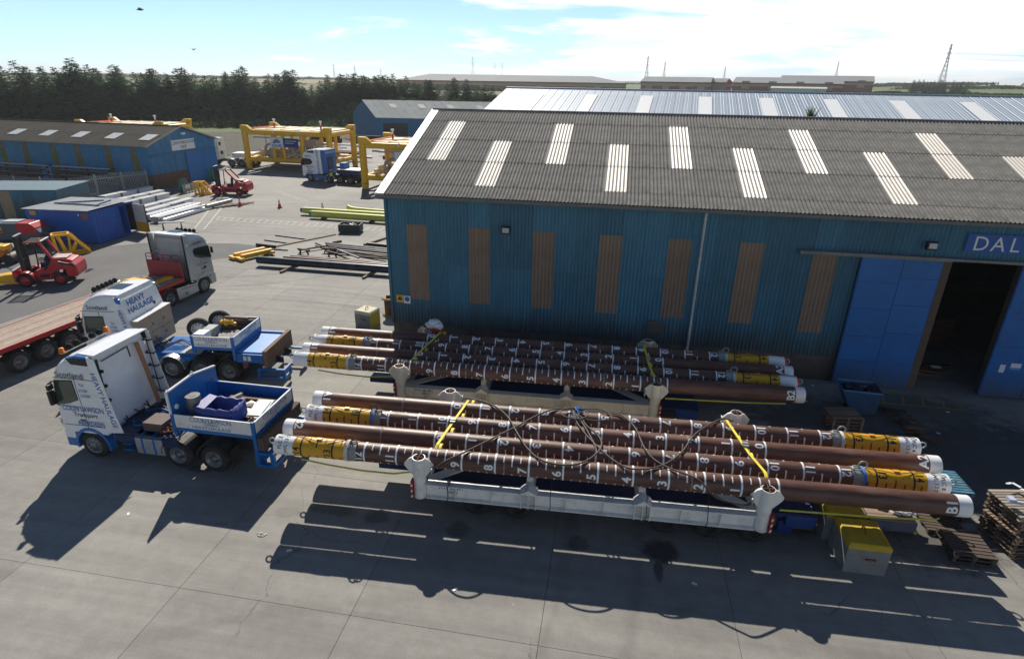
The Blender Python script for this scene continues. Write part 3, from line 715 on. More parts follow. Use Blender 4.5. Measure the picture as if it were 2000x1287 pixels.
# clean fabrication shop
def fab_shop():
    rz = R(-4.7)
    t = thing('fabrication_shop', 'long low blue shop with grey roof, yellow wall bands and CLEAN FABRICATION SHOP sign', 'workshop', (-53.7, 63.0, 0), rz)
    L_, W, ez, pz = 30, 11, 5.0, 6.75
    b = MB(); b.box(-L_, 0, 0, W, 0, 1.75); b.build('lower_wall', brick, t)
    b = MB(); b.box(-L_, -.02, -.06, W + .06, 1.75, ez); b.build('upper_wall', shopblue, t)
    b = MB(); b.prism([(-.06, ez), (W + .06, ez), (W / 2, pz)], 'x', -.3, -.02); b.build('gable_wall', shopblue, t)
    # gable cladding boards
    for k in range(11):
        y0_, y1_ = k * 1.0, k * 1.0 + .97
        h0 = ez + (pz - ez) * (1 - abs(y0_ - W / 2) / (W / 2)); h1 = ez + (pz - ez) * (1 - abs(y1_ - W / 2) / (W / 2))
        b = MB(); b.prism([(y0_, 3.9), (y1_, 3.9), (y1_, max(4.6, h1 - .1)), (y0_, max(4.6, h0 - .1))], 'x', -.02, .03); b.build('gable_board', shopblue, t)
    for k in range(5):
        b = MB(); b.box(-.02, .03, .1 + k * .93, 1.0 + k * .93, 1.78, 3.85); b.build('wall_board', shopblue, t)
    for k in range(8):
        x = -2.0 - k * 4.0 + (.0, .3, -.2, .2, -.3, .1, .2, -.1)[k]
        b = MB(); b.box(x - .42, x + .42, -.09, -.055, 1.78, 3.9); b.build('wall_band', bandyellow, t)
        b = MB(); b.box(x - .42, x + .42, -.09, -.055, 3.9, ez - .1); b.build('wall_band', mat('grey_band', (.15, .14, .12), .85, var=.3), t)
    for k in range(7):
        x = -2.0 - k * 4.0; b = MB(); b.box(x - 3.5, x - .5, -.085, -.058, 1.78, ez - .1); b.build('wall_panel', shopblue, t)
    pit = math.atan2(pz + .12 - ez, W / 2 + .4); sl = math.hypot(pz + .12 - ez, W / 2 + .4)
    sm = corr('roof_sheet', 1.0, sl / 2 + .1, fibreold, .166, .022)
    for c in range(L_ + 1):
        for r in range(2):
            s = r * sl / 2; link('roof_sheet', sm, t, (.25 - 1 - c, -.4 + s * math.cos(pit), ez - .05 + s * math.sin(pit) + .03 + (.02 if r else 0)), (-(math.pi / 2 - pit), 0, 0))
    for k in range(6):
        x = -2.3 - k * 5.0; s0, s1 = .28 * sl, .55 * sl
        def P(x, s): return (x, -.4 + s * math.cos(pit), ez - .05 + s * math.sin(pit) + .10)
        b = MB(); b.quad(P(x, s0), P(x + 1.6, s0), P(x + 1.6, s1), P(x, s1)); b.build('rooflight', mat('grey_rooflight', (.5, .52, .53), .5), t)
    b = MB(); b.quad((-L_ - .5, W / 2, pz + .05), (.25, W / 2, pz + .05), (.25, W + .5, ez - .1), (-L_ - .5, W + .5, ez - .1)); b.build('back_roof', fibreold, t)
    b = MB(); b.tube([(-L_ - .5, W / 2, pz + .14), (.25, W / 2, pz + .14)], .1, 6); b.build('ridge_cap', fibreold, t)
    b = MB(); b.beam((.27, -.45, ez - .05), (.27, W / 2, pz + .12), .06, .16); b.beam((.27, W + .45, ez - .05), (.27, W / 2, pz + .12), .06, .16); b.build('verge_trim', mat('verge_tan', (.3, .26, .2), .8), t)
    b = MB(); b.box(.035, .10, 5.6, 10.9, .05, 3.75); d = b.build('sliding_door', mat('bright_shop_door', (.015, .15, .42), .5, var=.08, dirt=.2), t)
    for k in range(2):
        b = MB(); b.box(.10, .115, 5.65 + k * 2.62, 8.2 + k * 2.62, .1, 3.7); b.build('door_panel', mat('bright_shop_door', (0, 0, 0)), d)
    b = MB(); b.box(.03, .16, .3, 11, 3.78, 3.92); b.build('door_track', mat('track_blue', (.05, .16, .25), .6), t)
    b = MB(); b.box(.035, .075, 3.6, 7.4, 4.15, 5.35); sg = b.build('sign_board', signwhite, t)
    b = MB(); b.text('CLEAN FABRICATION', (.08, 5.5, 5.02), (0, 1, 0), (0, 0, 1), .50, .01, .78); b.text('SHOP', (.08, 5.5, 4.5), (0, 1, 0), (0, 0, 1), .5, .01, .78); b.build('lettering', markblack, sg)
    b = MB(); b.box(.05, .3, 5.4, 5.9, 5.9, 6.15); b.build('floodlight', signwhite, t)
    b = MB(); b.box(-16.6, -15.0, -.12, -.05, 0, 2.1); b.build('side_door', paleblue, t)
fab_shop()
# ------------------------------------------------------------------ trees
def conifer_mesh(h, r, seed, n=900):
    g = random.Random(seed); b = MB(); lv = int(h / .46)
    for i in range(lv):
        t = i / (lv - 1); z = h * (.06 + .94 * t); rad = r * (1 - t ** 1.35) ** .8 * (.78 + .4 * g.random()) + .16
        nb = max(4, int(17 * (1 - t) + 3)); a0 = g.random() * 6.28
        for k in range(nb):
            a = a0 + 6.283 * k / nb + g.uniform(-.3, .3); L_ = rad * g.uniform(.6, 1.2)
            d = V((math.cos(a), math.sin(a), 0)); s = V((-d.y, d.x, 0)); up = g.uniform(-.1, .35) + .35 * t
            for q in range(2 + int(L_ * 4.6)):
                f = (q + .5 + g.uniform(-.3, .3)) / (2 + int(L_ * 4.6)); f = max(.12, f)
                p = d * (L_ * f) + V((0, 0, z + L_ * f * (up - .45 * f) + g.uniform(-.15, .15)))
                w = g.uniform(.16, .34) * (1.3 - .5 * f) * (.75 + .4 * (1 - t)); ln = g.uniform(.32, .62)
                tl = (d * g.uniform(.5, 1) + s * g.uniform(-.7, .7) + V((0, 0, g.uniform(-.35, .55)))).normalized() * ln
                sd = (s + d * g.uniform(-.5, .5) + V((0, 0, g.uniform(-.7, .7)))).normalized() * w
                b.add([p - sd, p + tl * .5 - sd * .7, p + tl, p + sd * .8 + tl * .3], [(0, 1, 2, 3)])
    for k in range(8):
        b.add([(-.09, 0, h * .95), (.09, 0, h * .95), (g.uniform(-.1, .1), .05, h * (1.0 + .006 * k))], [(0, 1, 2)])
    return b.mesh('crown', conifer)
def broad_mesh(h, r, seed, m=None):
    g = random.Random(seed); b = MB(); lobes = []
    for k in range(9):
        a = g.random() * 6.28; q = g.uniform(.15, .62) * r; lobes.append((V((math.cos(a) * q, math.sin(a) * q, h * g.uniform(.38, .82))), r * g.uniform(.32, .55)))
    for c, q in lobes:
        for i in range(int(230 * q)):
            d = V((g.gauss(0, 1), g.gauss(0, 1), g.gauss(0, 1))).normalized(); p = c + d * q * g.uniform(.65, 1.08); p.z = max(.2, p.z)
            s = V((g.gauss(0, 1), g.gauss(0, 1), g.gauss(0, 1))).normalized(); t = d.cross(s).normalized(); s = t.cross(d)
            w = g.uniform(.18, .38)
            b.add([p - s * w, p - t * w * .8 + d * .1, p + s * w + d * .12, p + t * w], [(0, 1, 2, 3)])
    return b.mesh('crown', m or broad)
def trunk_mesh(h, r):
    b = MB(); pts = [V((.05 * math.sin(i * 1.7), .05 * math.cos(i * 2.1), h * i / 6)) for i in range(7)]
    rings = [[p + V((math.cos(6.283 * k / 7), math.sin(6.283 * k / 7), 0)) * (r * (1.15 - i / 6.2)) for k in range(7)] for i, p in enumerate(pts)]
    b.loft(rings)
    for k in range(6):
        a = k * 1.1; z = h * (.35 + .09 * k); b.cyl((0, 0, z), (math.cos(a) * h * .14, math.sin(a) * h * .14, z + h * .12), r * .35, r * .1, 5)
    return b.mesh('trunk', trunkm)
def make_trees():
    CM = [conifer_mesh(12, 2.9, 11), conifer_mesh(12, 2.5, 12), conifer_mesh(12, 3.3, 13), conifer_mesh(12, 2.7, 14), conifer_mesh(12, 3.0, 15)]
    BM = [broad_mesh(8, 3.6, 21), broad_mesh(8, 3.2, 22), broad_mesh(8, 4.0, 23)]
    TM = trunk_mesh(11, .2); TB = trunk_mesh(6, .22)
    g = random.Random(5)
    def tree(x, y, h, k, con=True, wf=1., lb=('', '')):
        t = thing('conifer_tree' if con else 'leafy_tree', lb[0], 'tree', (x, y, terrain(x, y) - .1), g.random() * 6.28, lb[1])
        s = h / (12 if con else 8)
        c = link('crown', (CM if con else BM)[k % (5 if con else 3)], t); c.scale = (s * wf, s * wf, s)
        c = link('trunk', TM if con else TB, t); c.scale = (s, s, s)
    # shelter belt, front and back rows
    pts = [(-152, 118), (-127, 148), (-104, 166), (-80, 178), (-60, 187), (-40, 196)]
    def along(t):
        k = min(int(t * (len(pts) - 1)), len(pts) - 2); f = t * (len(pts) - 1) - k
        return pts[k][0] * (1 - f) + pts[k + 1][0] * f, pts[k][1] * (1 - f) + pts[k + 1][1] * f
    hh = [12.5, 11.5, 13.2, 12.2, 14.2, 13.2, 11.6, 12.4, 11.2, 12.6, 10.8, 12.2, 13.4, 10.4, 12.4, 12.9, 9.6, 10.0, 12.5, 13.1, 12.2, 12.9, 12.7, 10.6, 12.1, 10.9, 11.9, 11.2, 12.0, 11.5, 10.9, 10.2]
    for row, (off, f0) in enumerate(((0, 1.0), (4.5, .98), (9, .95), (13.5, .9))):
        n = 40
        for i in range(n):
            t = (i + .5 + g.uniform(-.25, .25)) / n; x, y = along(t)
            if t > .82 and g.random() < .5: continue
            h = hh[int(t * len(hh)) % len(hh)] * f0 * (1.09 if t < .5 else 1.02) * g.uniform(.93, 1.03)
            tree(x - off * .6 + g.uniform(-1, 1), y + off * .8 + g.uniform(-1, 1), h * 1.03, g.randrange(5), True, g.uniform(1.35, 1.75), [('dark conifer in the front row of the shelter belt behind the yard', 'front row conifers of the shelter belt'), ('dark conifer standing behind the front row of the shelter belt', 'second row conifers of the shelter belt'), ('conifer top showing behind the front rows of the shelter belt', 'third row conifers of the shelter belt'), ('conifer top at the very back of the shelter belt', 'rear row conifers of the shelter belt')][row])
    for i in range(26):
        t = .6 + .38 * i / 26; x, y = along(t)
        tree(x + g.uniform(-3, 3) + 2, y - 7 + g.uniform(-2, 2), g.uniform(4.5, 7.5), g.randrange(3), False, 1., ('low green leafy tree in front of the conifers, left of the pale roofed shed', 'leafy trees in front of the conifers'))
    for i in range(34):
        x = -62 + i * 1.9 + g.uniform(-1, 1); y = 214 + g.uniform(-9, 16)
        tree(x, y, g.uniform(5, 8.0), g.randrange(3), False, g.uniform(.9, 1.3), ('rounded green leafy tree behind the pale roofed shed, left of the silver roof', 'leafy trees behind the pale roofed shed'))
    for i in range(10):
        x = -58 + i * 5.5; tree(x + g.uniform(-2, 2), 236 + g.uniform(-4, 8), g.uniform(7.5, 10), g.randrange(5), True, 1.2, ('dark conifer standing among the leafy trees behind the pale roofed shed', 'conifers behind the pale roofed shed'))
    # low scrub between the shelter belt and the yard
    b = MB()
    for i in range(9000):
        t = g.random(); x, y = along(t); x += g.uniform(-2, 9); y -= g.uniform(2, 13)
        p = V((x, y, g.uniform(0, 2.2) * g.random())); s = V((g.gauss(0, 1), g.gauss(0, 1), g.gauss(0, 1))).normalized() * .35; q = V((g.gauss(0, 1), g.gauss(0, 1), g.gauss(0, 1))).normalized() * .35
        b.add([p - s, p - q, p + s, p + q], [(0, 1, 2, 3)])
    kind(b.build('undergrowth', broad), 'stuff')
    # hedges and scrub of the middle distance
    b = MB()
    def band(x0, y0, x1, y1, dep, h, n, sz):
        for i in range(n):
            t = g.random(); x = x0 + (x1 - x0) * t + g.uniform(-dep, dep); y = y0 + (y1 - y0) * t + g.uniform(-dep, dep)
            hb = h * (.75 + .45 * math.sin(x * .23 + y * .11) * math.sin(x * .071)) 
            p = V((x, y, terrain(x, y) + hb * math.sqrt(g.random())))
            s = V((g.gauss(0, 1), g.gauss(0, 1), g.gauss(0, 1))).normalized() * sz; q = V((g.gauss(0, 1), g.gauss(0, 1), g.gauss(0, 1))).normalized() * sz
            b.add([p - s, p - q, p + s, p + q], [(0, 1, 2, 3)])
    band(-20, 330, 60, 345, 10, 2.0, 5000, .7); band(45, 335, 140, 290, 9, 3.0, 8000, .8); band(60, 380, 180, 330, 12, 2.2, 7000, .9)
    band(140, 290, 260, 230, 6, 1.4, 6000, .7); band(120, 415, 190, 400, 6, 1.6, 2500, .9); band(-130, 420, -20, 440, 10, 2.0, 5000, 1.0)
    band(250, 640, 560, 560, 8, 2.4, 3500, 1.2); band(-500, 900, 150, 1000, 14, 1.6, 5000, 1.6); band(-900, 700, -450, 900, 14, 2.2, 5000, 2); band(90, 700, 400, 800, 12, 2.5, 3500, 1.6)
    kind(b.build('hedgerow', hedgem), 'stuff')
    # clump of firs by the big pylon and two farther clumps
    b = MB()
    for i in range(16):
        x = 230 + i * 2.2 + g.uniform(-1, 1); y = 566 - i * 1.0 + g.uniform(-5, 5)
        t = thing('fir_tree', 'small dark fir in the clump at the foot of the tall pylon', 'tree', (x, y, terrain(x, y) - .2), g.random() * 6, 'firs in the clump by the pylon')
        s = g.uniform(7, 10) / 12; c = link('crown', CM[i % 5], t); c.scale = (s * 1.2, s * 1.2, s)
        c = link('trunk', TM, t); c.scale = (s, s, s)
make_trees()

# ------------------------------------------------------------------ distant warehouses
def far_shed(name, label, x0, y0, x1, y1, dep, base, eave, ridge, hip=False, skirt=None):
    """front eave from (x0,y0) to (x1,y1), going dep metres back; ridge parallel to the front"""
    t = thing(name, label, 'warehouse', (x0, y0, 0), math.atan2(y1 - y0, x1 - x0)); L_ = math.hypot(x1 - x0, y1 - y0)
    mid = base + (eave - base) * .42
    b = MB(); b.box(0, L_, 0, dep, base - 4, mid); b.build('lower_wall', fred, t)
    b = MB(); b.box(0, L_, -.15, dep, mid, eave - 1.1); b.build('upper_wall', ftan, t)
    b = MB(); b.box(-.3, L_ + .3, -.3, dep, eave - 1.1, eave); b.build('eave_band', fred, t)
    r0, r1 = (dep * .5, L_ - dep * .5) if hip else (0, L_)
    b = MB(); b.quad((-.5, -.5, eave), (L_ + .5, -.5, eave), (r1, dep / 2, ridge), (r0, dep / 2, ridge)); b.quad((-.5, dep + .5, eave), (r0, dep / 2, ridge), (r1, dep / 2, ridge), (L_ + .5, dep + .5, eave))
    b.build('roof', froof, t)
    b = MB(); b.add([(0, 0, eave), (0, dep, eave), (r0, dep / 2, ridge)], [(0, 1, 2)]); b.add([(L_, 0, eave), (L_, dep, eave), (r1, dep / 2, ridge)], [(2, 1, 0)]); b.build('gable_end', froof if hip else fred, t)
    for k in range(4):
        b = MB(); xk = L_ * (k + .5) / 4; b.box(xk - 2.5, xk + 2.5, -.25, -.1, base, base + 5); b.build('loading_door', ftan, t)
far_shed('distant_warehouse', 'longest distant warehouse with hipped grey roof behind the silver roofed shed', -172, 470, 2, 498, 46, 6.5, 11.6, 16.2, True)
far_shed('distant_warehouse', 'distant tan and red warehouse with gabled roof, second from the left on the skyline', 12.5, 479.8, 60, 468, 26, 8.0, 13.0, 16.4)
far_shed('distant_warehouse', 'small gabled end of a distant red warehouse beside the second one on the skyline', 60.6, 480, 71.5, 474.7, 14, 8.0, 13.2, 15.8)
far_shed('distant_warehouse', 'distant tan and red warehouse with a pale lean-to, left of the leaning pylon', 74.5, 464, 140, 445, 30, 9.2, 13.2, 16.8)
far_shed('distant_warehouse', 'rearmost distant warehouse whose gable shows beyond the other on the right', 119, 527, 180, 507, 30, 11, 15.2, 19.0)
b = MB(); b.M = Matrix.Translation((98, 452, 0)) @ Matrix.Rotation(-.28, 4, 'Z'); b.box(0, 33, -7, 0, 6, 10.2); b.quad((-.3, -7.4, 10.2), (33.3, -7.4, 10.2), (33.3, 0, 11.1), (-.3, 0, 11.1))
tag(b.build('lean_to_shed', mat('pale_lean_to', (.5, .54, .5), .6)), 'pale low lean-to in front of a distant tan warehouse', 'shed')
far_shed('farm_building', 'tiny pale farm building on the horizon at the far right', 430, 780, 470, 772, 14, 11, 15, 18)

# ------------------------------------------------------------------ pylons
def pylon_mesh(h):
    b = MB(); w0, w1 = h * .075, h * .014; rr = h * .0028 + .03
    lv = [0, .16, .30, .42, .53, .62, .70, .77, .84, .91, 1.0]
    def c(t, k):
        w = w0 + (w1 - w0) * min(1, t / .72) ; return V(((w if k in (0, 3) else -w), (w if k < 2 else -w), t * h))
    for a, d in zip(lv, lv[1:]):
        for k in range(4):
            b.beam(c(a, k), c(d, k), rr * 2, rr * 2); b.beam(c(a, k), c(d, (k + 1) % 4), rr, rr); b.beam(c(a, (k + 1) % 4), c(d, k), rr, rr)
    return b
def pylon(x, y, z, h, label, ang=.6):
    t = thing('pylon', label, 'pylon', (x, y, z), ang); pylon_mesh(h).build('lattice_tower', pylonm, t)
    for zf, w in ((.66, .13), (.78, .17), (.90, .12)):
        b = MB(); rr = h * .003 + .03
        for s in (-1, 1):
            b.beam((0, 0, h * zf), (s * h * w, 0, h * zf), rr * 2, rr * 2); b.beam((0, 0, h * (zf + .035)), (s * h * w, 0, h * zf), rr, rr); b.beam((s * h * w, 0, h * zf), (s * h * w, 0, h * (zf - .03)), rr * 2, rr * 2)
        b.build('cross_arm', pylonm, t)
    return t
P_ = [(251, 566, 13, 30.5, 'tallest and nearest pylon, beyond the field at the far right', .9),
      (405, 1340, 23, 31, 'pylon standing behind the rearmost tan warehouse', .9), (189, 1286, 13, 29, 'pylon just right of the small red gabled warehouse', .5),
      (30, 899.5, 12, 33, 'pylon with wide arms above the second distant warehouse', .3), (65, 1098, 13, 31, 'thin pylon just right of the wide armed one', .3),
      (-277, 1167, 16, 35, 'pylon above the middle of the long hipped warehouse', .2), (-336, 1666, 21, 33, 'fainter of two pylons above the long warehouse', .2), (-317, 1670, 21, 34, 'pylon on the right of the pair above the long warehouse', .2),
      (-726, 1537, 10, 33, 'leftmost distant pylon above the conifers', .1), (-679, 1558, 10, 32, 'second distant pylon from the left above the trees', .1), (-692, 1769, 11, 27, 'third distant pylon, just left of the long warehouse', .1)]
for p in P_: pylon(*p)
def power_lines():
    for zf, s in ((.66, 1), (.66, -1), (.78, 1), (.78, -1)):
        a = V((251 + s * 3.2, 566 - s * 4, 13 + 30.5 * zf)); c = V((520 + s * 4, 470 - s * 4, 36 + 30 * (zf - .7)))
        b = MB(); b.tube([a.lerp(c, i / 12) - V((0, 0, 5 * math.sin(math.pi * i / 12))) for i in range(13)], .045, 4)
        tag(b.build('power_line', pylonm), 'thin power line running right from the tallest pylon', 'power line', 'power lines at the right')
power_lines()
# gulls
def bird(x, y, z, rz, label, s=1.0):
    b = MB(); b.M = Matrix.Translation((x, y, z)) @ Matrix.Rotation(rz, 4, 'Z') @ Matrix.Scale(s, 4)
    b.loft([[V((px, r * math.cos(a), r * math.sin(a))) for a in [6.283 * k / 8 for k in range(8)]] for px, r in ((-.34, .02), (-.2, .06), (0, .09), (.18, .07), (.27, .045), (.36, .02))])
    for q in (-1, 1):
        b.add([(.12, .05 * q, .03), (.16, .36 * q, .17), (-.02, .72 * q, .10), (-.12, .34 * q, .14), (-.1, .05 * q, .02)], [(0, 1, 2, 3, 4)])
    b.add([(-.3, -.03, 0), (-.5, -.09, .02), (-.5, .09, .02), (-.3, .03, 0)], [(0, 1, 2, 3)])
    tag(b.build('bird', birdm), label, 'bird')

def field(name, x0, y0, x1, y1, dep, m):
    b = MB(); n, k = 26, 10; u = V((x1 - x0, y1 - y0, 0)); w = V((-u.y, u.x, 0)).normalized() * dep; vs = []
    for i in range(n + 1):
        for j in range(k + 1):
            p = V((x0, y0, 0)) + u * (i / n) + w * (j / k); vs.append((p.x, p.y, terrain(p.x, p.y) + .35))
    b.add(vs, [(i * (k + 1) + j, (i + 1) * (k + 1) + j, (i + 1) * (k + 1) + j + 1, i * (k + 1) + j + 1) for i in range(n) for j in range(k)], True); kind(b.build(name, m), 'structure')
field('pasture', 185, 330, 420, 215, 170, mat('pasture_grass', (.105, .165, .035), .95, var=.15, scale=.05, world=True, dirt=.5, dirtcol=(.13, .16, .05), dscale=.02))
field('stubble_field', -420, 560, -60, 640, 300, mat('stubble', (.22, .18, .085), .95, var=.12, scale=.04, world=True))
bird(-44, 54.4, 18.1, .4, 'dark gull gliding highest, in the upper left of the sky', .9)
bird(-43.9, 60.8, 15.1, 2.6, 'dark gull banking lower in the left sky above the conifers', .8)
# ------------------------------------------------------------------ steel piles
PR, PH, PZ = .295, R(2.37), 2.13
def wrapped(b, txt, fx, fth, size, r, bold=.02):
    """lettering bent round the pile: fx(tx,ty)->x, fth(tx,ty)->angle"""
    vs, fs = glyph(txt, bold); bm = bmesh.new()
    if len(txt) == 2 and txt.isdigit(): vs = [(x * .82, y) for x, y in vs]
    bv = [bm.verts.new((x * size, y * size, 0)) for x, y in vs]
    for f in fs:
        try: bm.faces.new([bv[i] for i in f])
        except ValueError: pass
    w = max(abs(x) for x, y in vs) * size; k = -w
    while k < w:
        bmesh.ops.bisect_plane(bm, geom=bm.verts[:] + bm.edges[:] + bm.faces[:], plane_co=(k, 0, 0), plane_no=(1, 0, 0)); k += .045
    bm.verts.index_update()
    out = []
    for v in bm.verts:
        th = fth(v.co.x, v.co.y); out.append((fx(v.co.x, v.co.y), -r * math.sin(th), r * math.cos(th)))
    b.add(out, [tuple(v.index for v in f.verts) for f in bm.faces]); bm.free()
def band(b, x0, x1, t0, t1, r, n=None):
    n = n or max(2, int(abs(t1 - t0) / .16)); vs = []
    for i in range(n + 1):
        t = t0 + (t1 - t0) * i / n; vs += [(x0, -r * math.sin(t), r * math.cos(t)), (x1, -r * math.sin(t), r * math.cos(t))]
    b.add(vs, [(2 * i, 2 * i + 2, 2 * i + 3, 2 * i + 1) for i in range(n)], True)
def pile(x, y, L_, typ, tag_txt, label, digit, plc, roll=0., rope=True, redcap=False, rope_col=None):
    """typ 'A': coated end at x=0 and numbers growing to the left; 'B' the other way round. digit = angle of the numbers"""
    t = thing('steel_pile', label, 'steel pile', (x, y, PZ), PH, 'steel piles on the two cradles')
    m0 = 14.88 if typ == 'A' else L_ - 14.98; sg = -1 if typ == 'A' else 1
    X = lambda k: m0 + sg * k
    b = MB(); b.pipe((0.02, 0, 0), (L_ - .02, 0, 0), PR, .03, 40); b.build('shell', pilebrown, t)
    b = MB(); seams = (L_ * .36, L_ * .63) if typ == 'A' else (3.25, L_ * .52)
    for xx in seams: b.pipe((xx - .022, 0, 0), (xx + .022, 0, 0), PR + .004, .03, 40)
    kind(b.build('weld_seam', mat('weld_seam', (.26, .20, .15), .7, var=.4, scale=9), t), 'stuff')
    b = MB()
    for xx in (.3, L_ - .3): b.cyl((xx - .01, 0, 0), (xx + .01, 0, 0), PR - .032, n=24)
    b.build('inner_disc', pilein, t)
    ex0, ex1 = (0, L_) if typ == 'A' else (L_, 0)      # coated end, plain end
    d = 1 if typ == 'A' else -1
    def cylx(a, c, r, n=40): b.cyl((min(a, c), 0, 0), (max(a, c), 0, 0), r, n=n, cap=False)
    b = MB(); b.pipe((min(ex0, ex0 + d * .62), 0, 0), (max(ex0, ex0 + d * .62), 0, 0), PR + .010, .03, 40); w = b.build('white_end', white, t)
    b = MB(); b.cyl((ex0 + d * .05, 0, 0), (ex0 + d * .07, 0, 0), PR - .03, n=30); b.build('end_plate', black, t)
    if redcap:
        b = MB(); b.lathe([(PR + .012, 0), (PR - .01, -d * .07), (PR - .1, -d * .11), (.001, -d * .12)], (ex0 - d * .002, 0, 0), 'x', 28); b.build('red_cap', red, t)
    b = MB(); b.pipe((min(ex0 + d * .622, ex0 + d * 2.26), 0, 0), (max(ex0 + d * .622, ex0 + d * 2.26), 0, 0), PR + .009, .03, 40); ys = b.build('yellow_sleeve', sleeve, t)
    b = MB(); b.pipe((min(ex0 + d * 2.262, ex0 + d * 2.40), 0, 0), (max(ex0 + d * 2.262, ex0 + d * 2.40), 0, 0), PR + .022, .05, 40)
    b.pipe((min(ex0 + d * 2.41, ex0 + d * 2.62), 0, 0), (max(ex0 + d * 2.41, ex0 + d * 2.62), 0, 0), PR + .012, .04, 40); b.build('collar', collargrey if rope_col is None else collargrey, t)
    b = MB()
    for k in range(3): b.torus((ex0 + d * (2.27 + .035 * k), 0, 0), PR + .022, .013, 'x', 28, 5)
    b.build('rope_binding', hosem if rope_col else offwhite, t)
    b = MB(); b.pipe((min(ex1, ex1 - d * .34), 0, 0), (max(ex1, ex1 - d * .34), 0, 0), PR + .006, .035, 40); b.build('white_band', white, t)
    # painted metre marks
    r = PR + .005; b = MB(); TAU = 2 * math.pi; low = digit > .9
    for k in range(13): band(b, X(k) - .028, X(k) + .028, 0, TAU, r, 36)
    for k in range(12):
        for q in (1, 2, 3):
            xx = X(k + q / 4); w_ = .021 if q == 2 else .016; lo = q == 2
            if low:
                a, c = (-.2, 1.12) if lo else (.04, .75); e, f = (2.0, 3.3)
            else:
                a, c = (.92, 2.3) if lo else (1.32, 2.3); e, f = (-1.5, -.22 if lo else -.42)
            band(b, xx - w_, xx + w_, a + roll, c + roll, r); band(b, xx - w_, xx + w_, e + roll, f + roll, r)
    for k in range(13):
        off = .19
        if typ == 'A': fx = lambda tx, ty, k=k: X(k) - off - ty; ft = lambda tx, ty: digit - tx / PR
        else: fx = lambda tx, ty, k=k: X(k) + off + ty; ft = lambda tx, ty: digit + tx / PR
        wrapped(b, str(k), fx, ft, .36, r, .03)
    ex = ex1 - d * .34
    if typ == 'A': fx = lambda tx, ty: ex - .18 - ty; ft = lambda tx, ty: min(digit + .2, 1.22) - tx / PR
    else: fx = lambda tx, ty: ex + .18 + ty; ft = lambda tx, ty: .35 + tx / PR
    wrapped(b, tag_txt, fx, ft, .38, r, .03)
    kind(b.build('metre_marks', markwhite, t), 'stuff')
    b = MB(); r = PR + .013
    for k in (13, 14): band(b, X(k) - .026, X(k) + .026, 0, TAU, r, 36)
    for q in (12.75, 13.25, 13.5, 13.75, 14.2):
        xx = X(q); lo = q == 13.5
        for a, c in (((-.2, 1.0) if lo else (-.1, .5), (1.9, 2.6)) if low else ((.95, 2.3) if lo else (1.3, 2.3), (-1.2, -.3))): band(b, xx - .018, xx + .018, a, c, r)
    for k in (13, 14):
        if typ == 'A': fx = lambda tx, ty, k=k: X(k) - .155 - ty; ft = lambda tx, ty: digit - tx / PR
        else: fx = lambda tx, ty, k=k: X(k) + .155 + ty; ft = lambda tx, ty: digit + tx / PR
        wrapped(b, str(k), fx, ft, .315, r, .02)
    kind(b.build('metre_marks', markblack, ys), 'stuff')
    if plc:
        b = MB()
        for i, s_ in enumerate(plc):
            if typ == 'A': fx = lambda tx, ty, i=i: ex0 + .20 + .19 * i - ty; ft = lambda tx, ty: .75 - tx / PR
            else: fx = lambda tx, ty, i=i: ex0 - .20 - .19 * i + ty; ft = lambda tx, ty: .9 + tx / PR
            wrapped(b, s_, fx, ft, .155, PR + .015, .008)
        kind(b.build('stencil', markblack, w), 'stuff')
    # lifting gear on the coated end
    b = MB(); b.torus((ex0 - d * .16, 0, .1), .10, .026, 'y', 14, 6); b.cyl((ex0 - d * .07, -.12, .08), (ex0 - d * .07, .12, .08), .03); b.beam((ex0, 0, .08), (ex0 - d * .1, 0, .1), .06, .12); b.build('end_shackle', galv, t)
    if rope:
        b = MB(); pts = [(ex0 - d * .05, -.02, PR - .12), (ex0 + d * .1, -.03, PR + .03)]
        for i in range(1, 9): pts.append((ex0 + d * (.1 + i * .26), -.03 + .09 * math.sin(i * .9), PR + .03 + .012 * math.sin(i * 2.1)))
        b.tube(pts, .011, 5); b.build('pull_wire', ropem, t)
        b = MB(); b.torus((ex0 + d * 2.32, .02, PR + .12), .12, .024, 'y', 16, 6); b.torus((ex0 + d * 2.5, -.05, PR + .05), .11, .022, 'z', 16, 6); b.build('shackle', rust if typ == 'A' else galv, t)
    b = MB(); b.box(ex0 + d * 1.4 - .08, ex0 + d * 1.4 + .08, -.05, .05, PR, PR + .045); b.build('pad_eye', sleeve, t)
    return t
pile(-9.72, 14.18, 19.87, 'A', 'B1', 'front brown pile of the near load, PLC 7 at left, B1 at right', 1.42, ('PLC 7', 'SWL 13 ST'))
pile(-9.93, 15.10, 19.97, 'B', 'B2', 'second brown pile of the near load, marked B2 at its plain left end', .62, ('PLC 8', 'SWL 13 ST'), rope_col=True)
pile(-9.68, 16.08, 19.93, 'A', 'A2', 'third brown pile of the near load, PLC 5 at left and A2 at right', .50, ('PLC 5', 'SWL 13 ST'), rope_col=True)
pile(-9.89, 17.02, 19.95, 'B', 'A1', 'rear brown pile of the near load, marked A1 at its plain left end', .55, ('PLC 6', 'SWL 13 ST'))
pile(-12.33, 19.93, 19.85, 'A', 'B2', 'front brown pile of the far load, yellow at left and B2 at its right end', 1.5, None)
pile(-12.40, 20.82, 19.85, 'B', 'B1', 'second brown pile of the far load, B1 at left, red cap at right', .55, None, redcap=True)
pile(-12.39, 21.74, 19.93, 'A', 'A2', 'third brown pile of the far load, yellow at left and A2 at right', .45, None, rope_col=True)
pile(-12.45, 22.63, 19.87, 'B', 'A1', 'rearmost brown pile of the far load, next to the warehouse wall', .45, None, redcap=True)

